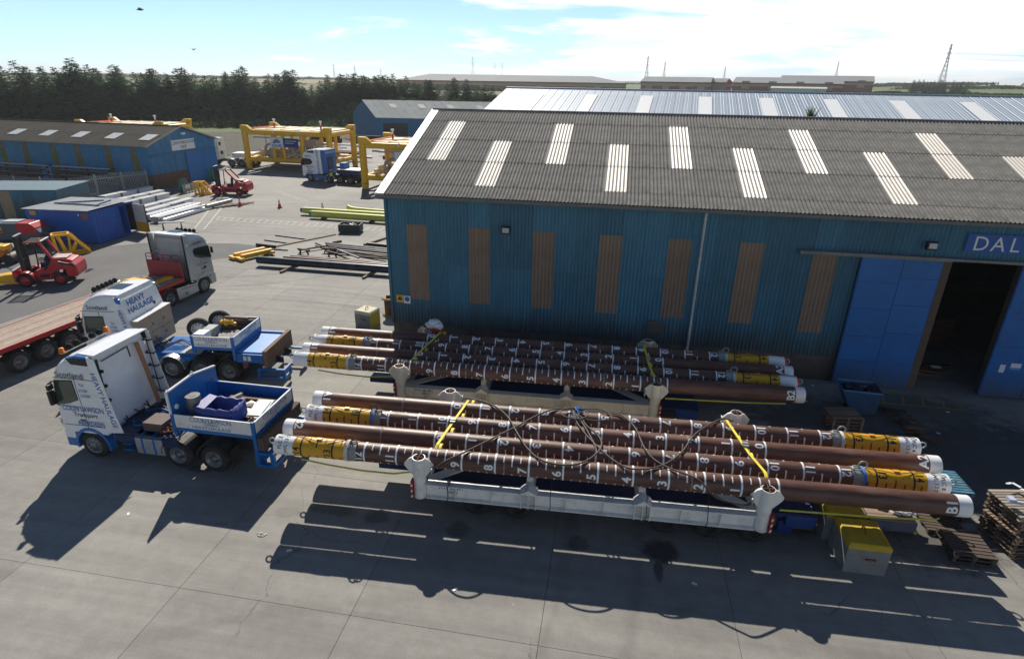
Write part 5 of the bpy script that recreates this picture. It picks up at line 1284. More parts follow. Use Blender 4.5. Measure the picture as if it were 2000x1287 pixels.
def open_frame(b, x0, x1, z0, z1):
    for s in (-1, 1):
        y0, y1 = (1.12, 1.24) if s > 0 else (-1.24, -1.12)
        b.box(x0, x1, y0, y1, z0, z0 + .09); b.box(x0, x1, y0, y1, z1 - .09, z1); b.box(x0, x0 + .1, y0, y1, z0 + .09, z1 - .09); b.box(x1 - .14, x1, y0, y1, z0 + .09, z1 - .09)
        q0, q1 = (.55, 1.12) if s > 0 else (-1.12, -.55)
        b.box(x1 - .09, x1, q0, q1, z0, z0 + .12); b.box(x1 - .09, x1, q0, q1, z1 - .16, z1); b.box(x1 - .09, x1, q0 if s > 0 else q1 - .1, q0 + .1 if s > 0 else q1, z0 + .12, z1 - .16)
    b.box(x0, x0 + .1, -1.12, 1.12, z0, z0 + .12)
def truck_front():
    t = tractor('nearest white and blue lorry, with headboarded ballast box, at the near load', (-17.5, 16.27, 0), 0, ygl=glassgreen)
    for s in (-1, 1): fairing(t, [(.70, 1.12), (1.36, 1.20), (1.13, 2.57), (1.03, 3.4), (.98, 3.98), (.70, 4.06)], white, s)
    b = MB(); b.quad((.25, -1.08, 4.065), (.98, -1.2, 4.10), (.98, 1.2, 4.10), (.25, 1.08, 4.065)); b.quad((.25, -1.08, 4.04), (.25, 1.08, 4.04), (.98, 1.2, 4.06), (.98, -1.2, 4.06)); b.quad((.98, -1.2, 4.06), (.98, 1.2, 4.06), (.98, 1.2, 4.10), (.98, -1.2, 4.10))
    for s in (-1, 1): b.add([(.1, s * 1.09, 4.0), (.98, s * 1.23, 3.98), (.98, s * 1.2, 4.10), (.25, s * 1.08, 4.065)], [(0, 1, 2, 3)])
    b.build('roof_spoiler', white, t)
    for s in (-1, 1):
        b = MB(); b.prism([(-.12, 3.93), (.84, 3.94), (.86, 3.70), (.04, 3.72)], 'y', s * 1.235 - .02, s * 1.235 + .02) ; b.build('air_inlet', black, t)
        b = MB(); b.prism([(-.1, 3.955), (.88, 3.965), (.86, 4.03), (.3, 4.05)], 'y', s * 1.2 - .05, s * 1.2 + .05); b.build('blue_flash', blue, t)
    roof_lights(t, -.50, 3.94, .95, 5)
    sides_text(t, [('Scotland', -.16, 3.30, .30, 1.05)], mat('dark_slate_lettering', (.03, .04, .07), .5))
    sides_text(t, [('Tel', .20, 2.95, .16, .9), ('01224', .22, 2.74, .16, .8), ('216360', .26, 2.54, .16, .8), ('COLIN LAWSON', .0, 2.0, .30, .72), ('ABERDEEN', .16, 1.44, .27, .82)], letterblue)
    sides_text(t, [('Transport', .04, 1.74, .24, .95)], mat('dark_slate_lettering', (0, 0, 0)))
    b = MB(); b.text('HEAVY HAULAGE', (.96, -1.268, 2.42), (.165, 0, -.985), (.985, 0, .165), .27, .015, 1.0); b.build('lettering', letterblue, t)
    # back of the cab: pole, hoses, steps
    b = MB(); b.cyl((.95, .62, 3.78), (1.22, .70, 1.35), .075); b.build('exhaust_pole', mat('tan_pole', (.36, .17, .07), .6), t)
    b = MB()
    for k in range(5):
        z = 3.7 - k * .52; b.tube([(.78, 1.2, z), (.80, 1.08, z - .02), (1.08 - .02 * k + .05 * k, 1.08, z - .02), (1.10 + .03 * k, 1.2, z)], .028, 5)
    b.tube([(.95, 1.08, 3.75), (1.05, 1.08, 1.5)], .02, 5); b.build('access_rail', black, t)
    b = MB(); b.beam((.84, -.85, 3.72), (.84, .30, 3.76), .03, .03); b.beam((.84, .30, 3.76), (.84, .34, 3.35), .03, .03); b.build('rear_frame', black, t)
    for k in range(6):
        b = MB(); y = (-.62, -.5, -.1, .32, .38, .52)[k]; b.tube(cr([(.86, y, 1.34 + .05 * (k % 3)), (1.1 + .08 * (k % 2), y + .12 * (-1) ** k, 1.21), (1.45, y - .2 + .09 * k, 1.26 + .03 * (k % 3)), (1.75 + .1 * k, y + .1 - .05 * k, 1.2)]), .024, 6); b.build('hose', blue if k % 3 == 0 else black, t)
    b = MB(); b.box(.78, .84, -1.2, -.98, 1.3, 3.85)  # black strip put in for the shade inside the near fairing
    for k in range(4): b.box(.83, .92, -1.0, -.93, 1.7 + k * .55, 1.8 + k * .55)
    b.build('fairing_gap_shade', black, t)
    b = MB(); b.box(.9, 3.35, -1.2, 1.2, 1.10, 1.18); b.box(.95, 3.4, -1.235, -1.19, .82, 1.1); b.box(.95, 3.4, 1.19, 1.235, .82, 1.1); b.build('frame_deck', darkblue, t)
    b = MB(); b.box(1.9, 2.65, -.95, -.25, 1.18, 1.5); b.build('tool_box', mat('brown_tool_box', (.12, .085, .075), .7, bump=.2), t, bev=.01)
    for s in (-1, 1):
        b = MB(); y = s * .95; b.prism([(-.30, -.38), (.30, -.38), (.30, .20), (.22, .36), (-.2, .38), (-.30, .26)], 'x', 0, 1) if False else None
        pts = [(y - .28, .42), (y + .28, .42), (y + .30, .7), (y + .29, 1.05), (y + .20, 1.18), (y - .20, 1.18), (y - .29, 1.05), (y - .30, .7)]
        b.prism(pts, 'x', 1.72, 2.78); tk = b.build('fuel_tank', steel, t, bev=.02)
        for xx in (2.0, 2.45):
            b = MB(); b.prism([(y + (p[0] - y) * 1.03, .8 + (p[1] - .8) * 1.03) for p in pts], 'x', xx - .035, xx + .035); b.build('tank_strap', blue, tk)
    b = MB(); b.box(1.15, 1.5, -1.2, -.9, .45, .5); b.box(1.15, 1.5, -1.2, -.9, .7, .75); b.box(.75, 1.65, -1.1, -.7, .78, 1.0); b.build('side_step', blue, t)
    mudguards(t, (3.3, 4.65))
    ballast_box(t, 3.45, 6.40)
    # timber headboard and drawbar gear at the tail
    b = MB(); b.box(6.46, 6.66, -1.25, 1.25, 1.15, 1.62); b.build('rear_timber', darktimber, t)
    for s in (-1, 1):
        b = MB(); b.box(6.28, 6.44, s * .95 - .06, s * .95 + .06, .45, 1.7); b.build('drop_leg', blue, t)
    b = MB(); open_frame(b, 6.28, 6.95, .48, 1.06); b.build('tail_frame', blue, t)
    for s in (-1, 1):
        b = MB(); b.box(5.32, 5.34, min(s * .7, s * 1.2), max(s * .7, s * 1.2), .25, .95); b.build('mud_flap', rubber, t)
    return t
def ballast_box(t, x0, x1, z0=1.68, zs=2.19, head=True):
    b = MB(); b.box(x0, x1 - .03, -1.19, 1.19, z0 - .04, z0); b.box(x0, x1, -1.235, -1.19, z0 - .12, z0 + .02); b.box(x0, x1, 1.19, 1.235, z0 - .12, z0 + .02); b.box(x1 - .06, x1 + .02, -1.19, 1.19, z0 - .4, z0 + .06); b.build('box_floor', blue, t)
    for s in (-1, 1):
        b = MB(); b.box(x0 + .06, x1 - .10, min(s * 1.205, s * 1.245), max(s * 1.205, s * 1.245), z0 + .025, zs); sd = b.build('side_board', offwhite, t)
        b = MB(); b.box(x0 + .06, x1 - .10, min(s * 1.18, s * 1.203), max(s * 1.18, s * 1.203), z0 + .03, zs - .01); b.build('inner_face', blue, sd)
        b = MB(); b.box(x1 - .098, x1 + .02, min(s * 1.17, s * 1.25), max(s * 1.17, s * 1.25), z0 - .6, zs + .01); b.build('corner_post', blue, t)
        b = MB(); b.box(x0 - .08, x0 + .058, min(s * 1.17, s * 1.25), max(s * 1.17, s * 1.25), z0 - .3, zs + (.0 if head else .01)); b.build('corner_post', blue, t)
    b = MB(); b.box(x1 - .02, x1 + .025, -1.165, 1.165, z0 + .08, zs); rb = b.build('rear_board', offwhite, t)
    b = MB(); b.box(x1 - .04, x1 - .021, -1.165, 1.165, z0 + .08, zs); b.build('inner_face', blue, rb)
    b = MB()
    for i, (s_, z, sz, sq) in enumerate((('COLIN LAWSON', zs - .12, .235, .86), ('Transport', zs - .265, .145, 1.0), ('HEAVY HAULAGE', zs - .395, .165, 1.1))):
        b.text(s_, ((x0 + x1) / 2 - .08, -1.25, z), (1, 0, 0), (0, 0, 1), sz, .004, sq); b.text(s_, (x1 + .032, .05, z), (0, 1, 0), (0, 0, 1), sz, .004, sq)
    b.build('lettering', letterblue, t)
    if head:
        b = MB(); b.prism([(-1.24, z0), (1.24, z0), (1.24, 2.78), (.05, 3.02), (-1.24, 2.98)], 'x', x0 - .06, x0 - .01); hb = b.build('headboard', blue, t)
        e = [(-1.25, 2.19), (-1.25, 3.0), (.05, 3.04), (1.25, 2.80)]
        b = MB()
        for p, q in zip(e, e[1:]): b.beam((x0 - .035, *p), (x0 - .035, *q), .075, .05)
        b.build('white_edging', white, hb)
        b = MB()
        for k in range(3): b.box(x0 - .008, x0 + .02, .62 + k * .14, .70 + k * .14, 2.0, 2.35)
        b.box(x0 - .008, x0 + .015, .6, 1.02, 2.35, 2.4); b.build('ladder_bracket', blue, hb)
        b = MB(); b.lathe([(.09, 0), (.09, .05), (.001, .06)], (x0, -.98, 2.35), 'x', 14); b.torus((x0 - .03, .05, 3.08), .07, .015, 'x', 12, 5); b.torus((x0 - .03, -1.2, 3.02), .07, .015, 'x', 12, 5); b.build('work_lamp', signwhite, hb)
truckA = truck_front()
def loads_a():
    X, Y = -17.5, 16.27
    b = MB(); b.cyl((X + 3.85, Y - .62, 1.69), (X + 3.85, Y - .62, 2.62), .24, n=20); b.cyl((X + 3.85, Y - .62, 2.62), (X + 3.85, Y - .62, 2.63), .10, n=12); tag(b.build('drum', mat('dull_grey_drum', (.20, .20, .20), .35, .4, var=.3, stretch=(6, 6, .5))), 'dull grey drum standing in the corner of the nearest lorry box behind the headboard', 'drum')
    b = MB(); x0, x1, y0, y1, z0, z1 = X + 4.1, X + 5.45, Y - .95, Y - .1, 1.69, 2.4
    t = thing('tarpaulin_crate', 'open crate lined with crumpled blue tarpaulin in the nearest lorry box', 'crate', (0, 0, 0))
    n = 9
    def wall(a, c, nrm):
        b = MB(); vs = []
        for i in range(n + 1):
            f = i / n; p = V(a).lerp(V(c), f); w = .03 * math.sin(i * 2.3) ; bulge = V(nrm) * (.05 * math.sin(math.pi * f) + .012 * math.sin(i * 4.1))
            vs += [p + V((0, 0, z0)) + bulge, p + V((0, 0, (z0 + z1) / 2)) + bulge * 1.6, p + V((0, 0, z1 - .03 + w)), p + V((0, 0, z1 - .05 + w)) - V(nrm) * .06, p + V((0, 0, z0 + .12)) - V(nrm) * .08]
        b.add(vs, [(5 * i + k, 5 * i + 5 + k, 5 * i + 6 + k, 5 * i + 1 + k) for i in range(n) for k in range(4)], True); b.build('tarpaulin_side', tarp, t)
    wall((x0, y0, 0), (x1, y0, 0), (0, -1, 0)); wall((x1, y0, 0), (x1, y1, 0), (1, 0, 0)); wall((x1, y1, 0), (x0, y1, 0), (0, 1, 0)); wall((x0, y1, 0), (x0, y0, 0), (-1, 0, 0))
    b = MB(); b.box(x0 + .05, x1 - .05, y0 + .05, y1 - .05, z0, z0 + .1); b.build('crate_floor', tarp, t)
    b = MB(); b.quad((x0 - .02, y0, z1 + .01), (x0 + .35, y0 + .02, z1 - .06), (x0 + .28, y1, z1 - .04), (x0 + .0, y1, z1 + .02)); b.build('tarpaulin_flap', tarp, t)
    for i, (cx, cy, l, w, a, z, m, lb) in enumerate(((5.2, .82, 2.0, .17, .02, 1.82, timber, 'long pale timber at the far side of the nearest lorry box'), (5.3, .55, 1.5, .24, -.1, 1.74, darktimber, 'dark timber board flat in the nearest lorry box'),
        (5.0, .3, .7, .25, .25, 1.80, timber, 'short wide board lying behind the blue tarpaulin crate'), (4.7, .42, .6, .16, .9, 1.9, timber, 'short timber leaning over boards by the blue crate'), (4.55, .62, .5, .12, 1.2, 1.96, pallettop, 'palest short batten on top behind the blue crate'))):
        b = MB(); b.M = Matrix.Translation((X + cx, Y + cy, z)) @ Matrix.Rotation(a, 4, 'Z'); b.box(-l / 2, l / 2, -w / 2, w / 2, -.04, .05); tag(b.build('timber', m), lb, 'timber')
    b = MB(); b.M = Matrix.Translation((X + 5.75, Y + .15, 1.83)) @ Matrix.Rotation(.08, 4, 'Z') @ Matrix.Rotation(.1, 4, 'X'); b.box(-.30, .30, -.55, .55, -.05, .05); b.box(-.24, .24, -.45, .45, .05, .08); tag(b.build('steel_plate', mat('grey_plate', (.36, .38, .40), .45, .3, var=.2), bev=.01), 'light grey steel tray lying by the rear board of the nearest lorry box', 'plate')
    b = MB(); b.M = Matrix.Translation((X + 5.3, Y + .1, 1.78)) @ Matrix.Rotation(-.25, 4, 'Z') @ Matrix.Rotation(.15, 4, 'Y'); b.box(-.33, .33, -.5, .5, -.03, .03); tag(b.build('steel_plate', darksteel), 'dark steel plate beside the light grey tray in the nearest lorry box', 'plate')
    b = MB()
    for k in range(9): b.torus((X + 5.6 + rng.uniform(-.3, .4), Y - .75 + rng.uniform(-.2, .35), 1.75 + rng.uniform(0, .12)), .09, .025, 'xyz'[k % 3], 10, 5)
    tag(b.build('shackle_heap', rust), 'heap of rusty shackles in the near rear corner of the nearest lorry box', 'shackles')
    b = MB()
    for k in range(16): b.torus((X + 2.95 + rng.uniform(-.3, .3), Y - .75 + rng.uniform(-.25, .3), 1.22 + rng.uniform(0, .16)), .10, .028, 'xyz'[k % 3], 10, 5)
    tag(b.build('chain_heap', rust), 'heap of rusty lashing chain on the deck between cab and box of the nearest lorry', 'chain')
loads_a()

def truck_mid():
    h = R(5.09); u = V((math.cos(h), math.sin(h), 0)); nrm = V((-u.y, u.x, 0))
    o = V((-18.96, 20.86, 0)) - u * 2.75 + nrm * 1.26
    t = tractor('white and blue lorry with beige lockers behind its cab, at the far load', tuple(o), h, lv=OLD, axles=(0, 2.75, 4.1, 5.40), xr=.95, frame_end=7.6, winshape=[(-.82, 2.12), (-.72, 2.86), (.10, 2.90), (.08, 2.2), (-.3, 2.12)], ygl=glassgreen, rear_rims=alloy)
    b = MB(); b.quad((.9, -1.18, 3.55), (1.06, -1.2, 3.45), (1.30, -1.2, 2.2), (.95, -1.22, 2.2)) if False else None
    b.add([(.95, -1.24, 1.3), (1.38, -1.24, 1.4), (1.30, -1.24, 2.4), (1.06, -1.2, 3.6), (.95, -1.15, 3.84), (.95, 1.24, 1.3), (1.38, 1.24, 1.4), (1.30, 1.24, 2.4), (1.06, 1.2, 3.6), (.95, 1.15, 3.84)], [(0, 1, 2, 3, 4), (9, 8, 7, 6, 5), (1, 6, 7, 2), (2, 7, 8, 3), (3, 8, 9, 4), (0, 5, 6, 1)])
    back = b.build('rear_wall', white, t)
    up = V((-.19, 0, .98)).normalized()
    b = MB(); b.text('HEAVY', (1.108, -.30, 3.44), (0, 1, 0), up, .36, .015, 1.05); b.text('HAULAGE', (1.178, -.15, 3.11), (0, 1, 0), up, .36, .015, 1.05); b.build('lettering', letterblue, back)
    # lockers
    for i in range(3):
        for k in range(2):
            y0 = -1.16 + i * .78; zz = ((1.25, 1.90), (1.91, 2.72))[k]
            b = MB(); b.box(1.22 if k == 0 else 1.12, 1.60, y0, y0 + .765, zz[0], zz[1]); lk = b.build('locker', beige, t, bev=.012)
            b = MB(); b.box(1.60, 1.615, y0 + .1, y0 + .16, zz[0] + .3, zz[0] + .4); b.build('handle', black, lk)
    b = MB(); b.quad((1.10, -1.17, 2.721), (1.62, -1.17, 2.721), (1.62, 1.18, 2.76), (1.10, 1.18, 2.76)); b.build('locker_top', white, t)
    b = MB(); b.box(1.17, 1.22, .62, .74, 2.86, 3.0); b.tube([(1.2, .6, 2.80), (1.2, 1.15, 2.84)], .02, 5); b.build('rear_lamp', black, t)
    for s in (-1, 1):
        b = MB(); b.prism([(.80, 3.80), (1.05, 3.72), (1.05, 3.5), (.86, 3.55)], 'y', s * 1.19 - .03, s * 1.19 + .03); b.build('blue_flash', blue, t)
    b = MB(); b.quad((-.1, -.35, 3.885), (.6, -.35, 3.885), (.6, .45, 3.885), (-.1, .45, 3.885)); b.build('roof_hatch', glass, t)
    roof_lights(t, -.45, 3.82, .95, 6, False)
    sides_text(t, [('Scotland', -.05, 3.33, .27, 1.05)], mat('dark_slate_lettering', (0, 0, 0)))
    sides_text(t, [('Tel', .50, 2.62, .14, .9), ('01224', .52, 2.45, .14, .8), ('216360', .54, 2.28, .14, .8), ('COLIN LAWSON', .0, 1.93, .27, .72), ('ABERDEEN', .1, 1.45, .25, .8)], letterblue)
    b = MB(); b.text('HEAVY HAULAGE', (1.07, -1.252, 2.4), (.14, 0, -.99), (.99, 0, .14), .24, .015, .9); b.build('lettering', letterblue, t)
    # deck, box, spare wheels
    b = MB(); b.box(1.6, 4.0, -.9, .9, 1.05, 1.15); b.box(1.65, 4.0, -1.0, -.5, .8, 1.05); b.build('frame_deck', blue, t)
    b = MB(); b.quad((3.1, -.95, 1.2), (4.1, -1.1, 1.28), (4.1, -.1, 1.28), (3.1, -.05, 1.2)); b.quad((3.1, -.95, 1.18), (3.1, -.05, 1.18), (4.1, -.1, 1.26), (4.1, -1.1, 1.26)); b.build('cover_plate', mat('bare_plate', (.5, .47, .42), .6, var=.2, dirt=.6), t)
    mudguards(t, (2.75,), steel, (-1, 1)); mudguards(t, (4.1, 5.40), chassis)
    for k in range(5):
        b = MB(); b.tube(cr([(1.62, -.5 + k * .12, 1.5), (2.1, -.6 + k * .14, 1.25), (2.6, -.3 + k * .1, 1.38), (3.1, -.4 + k * .15, 1.22)]), .022, 6); b.build('hose', [black, blue, rust][k % 3], t)
    ballast_box(t, 4.0, 5.85, head=False)
    b = MB()
    for z in (1.74, 1.96): b.box(3.91, 3.925, -1.15, -.7, z, z + .2)
    b.build('side_notice', signwhite, t)
    for (x, y) in ((3.55, .05), (4.0, 1.05)):
        w = wheel(t, 0, 0, .50, .26, -1, steel); w.location = (x, y, 2.0); w.rotation_euler = (0, 0, R(20)); w.name = 'spare_wheel'
    b = MB(); b.box(5.88, 7.05, -1.05, 1.1, 1.36, 1.46); b.box(5.88, 7.05, 1.1, 1.2, 1.36, 1.54); b.build('rear_deck', paleblue, t)
    b = MB(); b.box(5.85, 7.05, -1.2, -1.05, 1.0, 1.4); b.box(5.85, 7.05, 1.05, 1.2, 1.0, 1.355); b.box(6.9, 7.06, -1.05, 1.05, .9, 1.355); b.build('rear_frame', blue, t)
    for k in range(2):
        b = MB(); b.box(6.18 + k * .2, 6.32 + k * .2, -1.22, -1.201, 1.1, 1.32)
        b.build('vent_plate', signwhite, t)
    b = MB(); b.box(7.12, 7.30, -1.28, 1.28, .85, 1.62); b.build('rear_timber', mat('headboard_timber', (.20, .125, .085), .85, var=.35, scale=4, stretch=(2, .3, 4), bump=.4), t)
    b = MB(); open_frame(b, 6.75, 8.0, .28, .76); b.build('tail_frame', blue, t)
    b = MB(); b.box(6.05, 6.08, -1.2, -.7, .2, 1.0); fl = b.build('mud_flap', rubber, t)
    b = MB(); b.box(6.0, 6.055, -1.222, -1.205, .70, 1.0) if False else b.box(6.081, 6.09, -1.15, -.75, .62, .95); b.build('tail_light', red, fl)
    return t, o, u, nrm
truckB, oB, uB, nB = truck_mid()
def loads_b():
    def at(x, y, z): return tuple(oB + uB * x + nB * y + V((0, 0, z)))
    h = R(5.09)
    def bx(name, m, lb, cat, x, y, z, l, w, hgt, a=0.):
        b = MB(); b.M = Matrix.Translation(at(x, y, z)) @ Matrix.Rotation(h + a, 4, 'Z'); b.box(-l / 2, l / 2, -w / 2, w / 2, 0, hgt); return tag(b.build(name, m, bev=.008), lb, cat)
    bx('timber', darktimber, 'longest dark baulk lying in the box of the lorry with beige lockers', 'timber', 5.0, .75, 1.69, 1.5, .22, .30)
    bx('timber', darktimber, 'dark baulk stacked on the longest one in the box of the lorry with beige lockers', 'timber', 5.1, .85, 2.0, 1.4, .2, .2, .06)
    bx('timber', timber, 'pale batten on the dark baulks in the box of the lorry with beige lockers', 'timber', 4.9, .95, 2.21, 1.2, .14, .07, -.03)
    bx('white_drum_box', signwhite, 'white plastic box in the front corner of the box of the lorry with beige lockers', 'box', 4.25, -.85, 1.69, .5, .55, .55)
    bx('battery_box', mat('grey_box', (.3, .32, .33), .5), 'grey metal box in the lorry box beside the white plastic one', 'box', 4.25, -.15, 1.69, .45, .6, .5)
    b = MB()
    for i in range(9):
        for j in range(7): pass
    n = 10; vs = [V(at(4.55 + 1.15 * i / n, -1.0 + 1.4 * j / n, 1.74 + .16 * abs(math.sin(i * 1.3 + j * .7)) * (1 - abs(i / n - .5)) + .05 * math.sin(j * 2.2))) for i in range(n + 1) for j in range(n + 1)]
    b.add(vs, [(i * (n + 1) + j, (i + 1) * (n + 1) + j, (i + 1) * (n + 1) + j + 1, i * (n + 1) + j + 1) for i in range(n) for j in range(n)], True)
    tag(b.build('canvas_sheet', mat('grey_canvas', (.34, .31, .29), .85, var=.25, scale=5, bump=.4)), 'crumpled grey canvas sheet spread in the box of the lorry with beige lockers', 'sheet')
    b = MB()
    for k in range(7): b.blob(at(4.35 + k * .1, .65 + .1 * math.sin(k * 2), 2.1 + .04 * math.sin(k * 3)), .11, jit=.35)
    tag(b.build('chain_heap', yellow), 'yellow lashing chain heaped by the spare wheels of the lorry with beige lockers', 'chain')
loads_b()

def truck_silver():
    h = R(-95.25); u = V((math.cos(h), math.sin(h), 0)); nrm = V((-u.y, u.x, 0))
    o = V((-24.99, 31.70, 0)) - nrm * 1.26
    t = tractor('silver grey lorry facing right with maroon headboarded flatbed trailer behind', tuple(o), h, lv=SC, paint=silverpaint, trim=silverpaint, axles=(0, 2.75), xr=.70, frame_end=4.4, name='lorry', mirrors=False, winshape=[(-.93, 2.1), (-.83, 2.84), (.30, 2.90), (.40, 2.74), (.30, 2.42), (-.2, 2.22)])
    for s in (-1, 1):
        fairing(t, [(.68, 1.05), (1.05, 1.12), (1.08, 3.4), (1.05, 3.88), (.68, 3.84)], silverpaint, s)
        b = MB(); b.box(1.03, 1.10, s * 1.235 - .03, s * 1.235 + .03, 1.1, 3.9); b.build('fairing_edge', black, t)
        b = MB(); y = s * 1.24; b.prism([(.55, .30), (2.15, .24), (2.22, .98), (.62, .86)], 'y', y - .03, y + .03); sk = b.build('side_skirt', silverpaint, t)
        b = MB(); rt = (1, 0, 0) if s < 0 else (-1, 0, 0); b.text('50', (1.55, s * 1.274, .48), rt, (0, 0, 1), .30, .01); b.build('lettering', markblack, sk)
        b = MB(); b.beam((.75, s * 1.273, .74), (1.9, s * 1.273, .84), .004, .04); b.build('red_pinstripe', red, sk)
        b = MB(); b.text('R. R. Chrystal', (-.12, s * 1.252, 1.85), rt, (0, 0, 1), .20, .006, .8); b.text('Tel 01224 000000', (-.05, s * 1.25, 3.22), rt, (0, 0, 1), .13, .004) if False else None
        b.build('lettering', mat('maroon_lettering', (.16, .02, .04), .5), t)
        b = MB(); b.prism([(-.42, 1.52), (-.12, 1.5), (-.18, 1.68), (-.36, 1.70)], 'y', s * 1.250, s * 1.254); b.build('emblem', markblack, t)
        b = MB(); b.beam((.72, s * 1.268, 3.35), (.92, s * 1.268, 3.16), .004, .04); b.beam((.72, s * 1.268, 3.16), (.92, s * 1.268, 3.35), .004, .04); b.build('saltire', signwhite, t)
        b = MB(); b.box(-.4, .35, s * 1.228 - .003, s * 1.228 + .003, 3.23, 3.27); b.box(-.38, .3, s * 1.230 - .003, s * 1.230 + .003, 3.16, 3.19); b.build('red_script', mat('maroon_lettering', (0, 0, 0)), t)
    b = MB(); b.quad((.35, -1.05, 3.865), (1.06, -1.2, 3.92), (1.06, 1.2, 3.92), (.35, 1.05, 3.865)); b.quad((.35, -1.05, 3.84), (.35, 1.05, 3.84), (1.06, 1.2, 3.88), (1.06, -1.2, 3.88)); b.quad((1.06, -1.2, 3.88), (1.06, 1.2, 3.88), (1.06, 1.2, 3.92), (1.06, -1.2, 3.92)); b.build('roof_spoiler', white, t)
    for s in (-1, 1):
        b = MB(); b.box(-1.04, -.96, s * 1.34 - .08, s * 1.34 + .08, 2.35, 2.75); b.beam((-.98, s * 1.2, 2.72), (-1.0, s * 1.34, 2.70), .04, .04); b.build('mirror', black, t, bev=.03)
    b = MB(); b.box(-.1, .45, -.35, .35, 3.87, 3.90); b.build('roof_hatch', glass, t)
    roof_lights(t, -.62, 3.66, .9, 5, False)
    b = MB()
    for y in (-.55, .15): b.box(.80, .83, y, y + .55, 1.7, 3.3)
    b.build('rear_panel', silverpaint, t, bev=.02)
    b = MB(); b.tube([(1.0, -1.2, 2.75), (1.02, -.3, 2.9)], .025, 6); b.build('tie_bar', steel, t)
    b = MB(); b.box(.9, 4.2, -.9, .9, 1.0, 1.08); b.build('frame_deck', chassis, t)
    mudguards(t, (2.75,), pinkred)
    # flatbed trailer
    tr = thing('flatbed_trailer', 'long red flatbed trailer with worn plank deck running out at the left edge', 'trailer', tuple(o), h)
    x0, x1 = 1.52, 15.2
    n = 11
    for k in range(n):
        y0 = -1.2 + k * 2.4 / n
        b = MB(); b.box(x0 + .1, x1, y0 + .008, y0 + 2.4 / n - .008, 1.37, 1.405 + .006 * (k % 3 == 0)); b.build('deck_plank', plank, tr)
    for s in (-1, 1):
        b = MB(); b.box(x0, x1, min(s * 1.205, s * 1.28), max(s * 1.205, s * 1.28), 1.22, 1.42); b.build('side_rail', red, tr)
    b = MB()
    for s in (-1, 1): b.box(x0 + .5, x1, s * .45 - .07, s * .45 + .07, .85, 1.36)
    for k in range(14): b.box(x0 + .5 + k, x0 + .58 + k, -1.2, 1.2, 1.24, 1.36)
    b.build('trailer_chassis', red, tr)
    b = MB(); b.box(x0 - .04, x0 + .04, -1.24, 1.24, 1.24, 2.40); hb = b.build('headboard', pinkred, tr)
    for k in range(4):
        b = MB(); y0 = -1.22 + k * .62; b.tube([(x0, y0, 2.40), (x0, y0, 2.72), (x0, y0 + .08, 2.78), (x0, y0 + .50, 2.78), (x0, y0 + .58, 2.72), (x0, y0 + .58, 2.40)], .026, 6); b.tube([(x0, y0, 2.58), (x0, y0 + .58, 2.58)], .02, 5); b.build('headboard_rail', pinkred, hb)
    for x in (9.1, 10.33, 11.6):
        b = MB(); b.cyl((x, -1.0, .5), (x, 1.0, .5), .08); b.build('axle', chassis, tr)
        for s in (-1, 1): wheel(tr, x, s * 1.06, .52, .36, s, alloy, True, red)
        for s in (-1, 1):
            b = MB(); arc = [(x + math.cos(R(a)) * .60, .52 + math.sin(R(a)) * .60) for a in range(20, 161, 20)]; a2 = [(x + math.cos(R(a)) * .62, .52 + math.sin(R(a)) * .62) for a in range(20, 161, 20)]
            for (p, q), (p2, q2) in zip(zip(arc, a2), zip(arc[1:], a2[1:])): b.prism([p, q, q2, p2], 'y', min(s * .85, s * 1.22), max(s * .85, s * 1.22))
            b.build('mudguard', rubber, tr)
    for s in (-1, 1):
        b = MB()
        for z in (.55, .8, 1.0): b.box(5.2, 8.3, s * 1.2 - .015, s * 1.2 + .015, z, z + .12)
        for x in (5.4, 6.7, 8.1): b.box(x, x + .05, s * 1.18 - .02, s * 1.18 + .02, .5, 1.25)
        b.build('side_guard', steel, tr)
    b = MB(); b.box(4.6, 5.0, .8, 1.1, .05, 1.2); b.box(4.6, 5.0, -1.1, -.8, .05, 1.2); b.build('landing_leg', chassis, tr)
    g = thing('lifting_frame', 'yellow lifting gear strapped on the flatbed behind the maroon headboard', 'lifting gear', tuple(o + V((0, 0, 1.41))), h)
    b = MB(); b.prism([(2.9, 0), (4.6, 0), (4.5, .35), (3.9, .5), (3.2, .42)], 'y', -.55, .5); b.build('frame_body', yellow, g, bev=.03)
    b = MB(); b.box(1.7, 3.2, .45, .58, .0, .16); b.box(1.75, 2.1, .2, .75, .02, .14); b.build('arm', yellow, g, bev=.01)
    b = MB(); b.box(4.4, 5.3, -.5, .55, 0, .14); b.build('foot_plate', yellow, g)
    b = MB()
    for x in (3.2, 4.1): b.tube(cr([(x, -1.25, .0), (x, -.55, .47), (x, .45, .5), (x + .1, 1.25, .0)]), .02, 5)
    b.build('tie_strap', offwhite, g)
truck_silver()
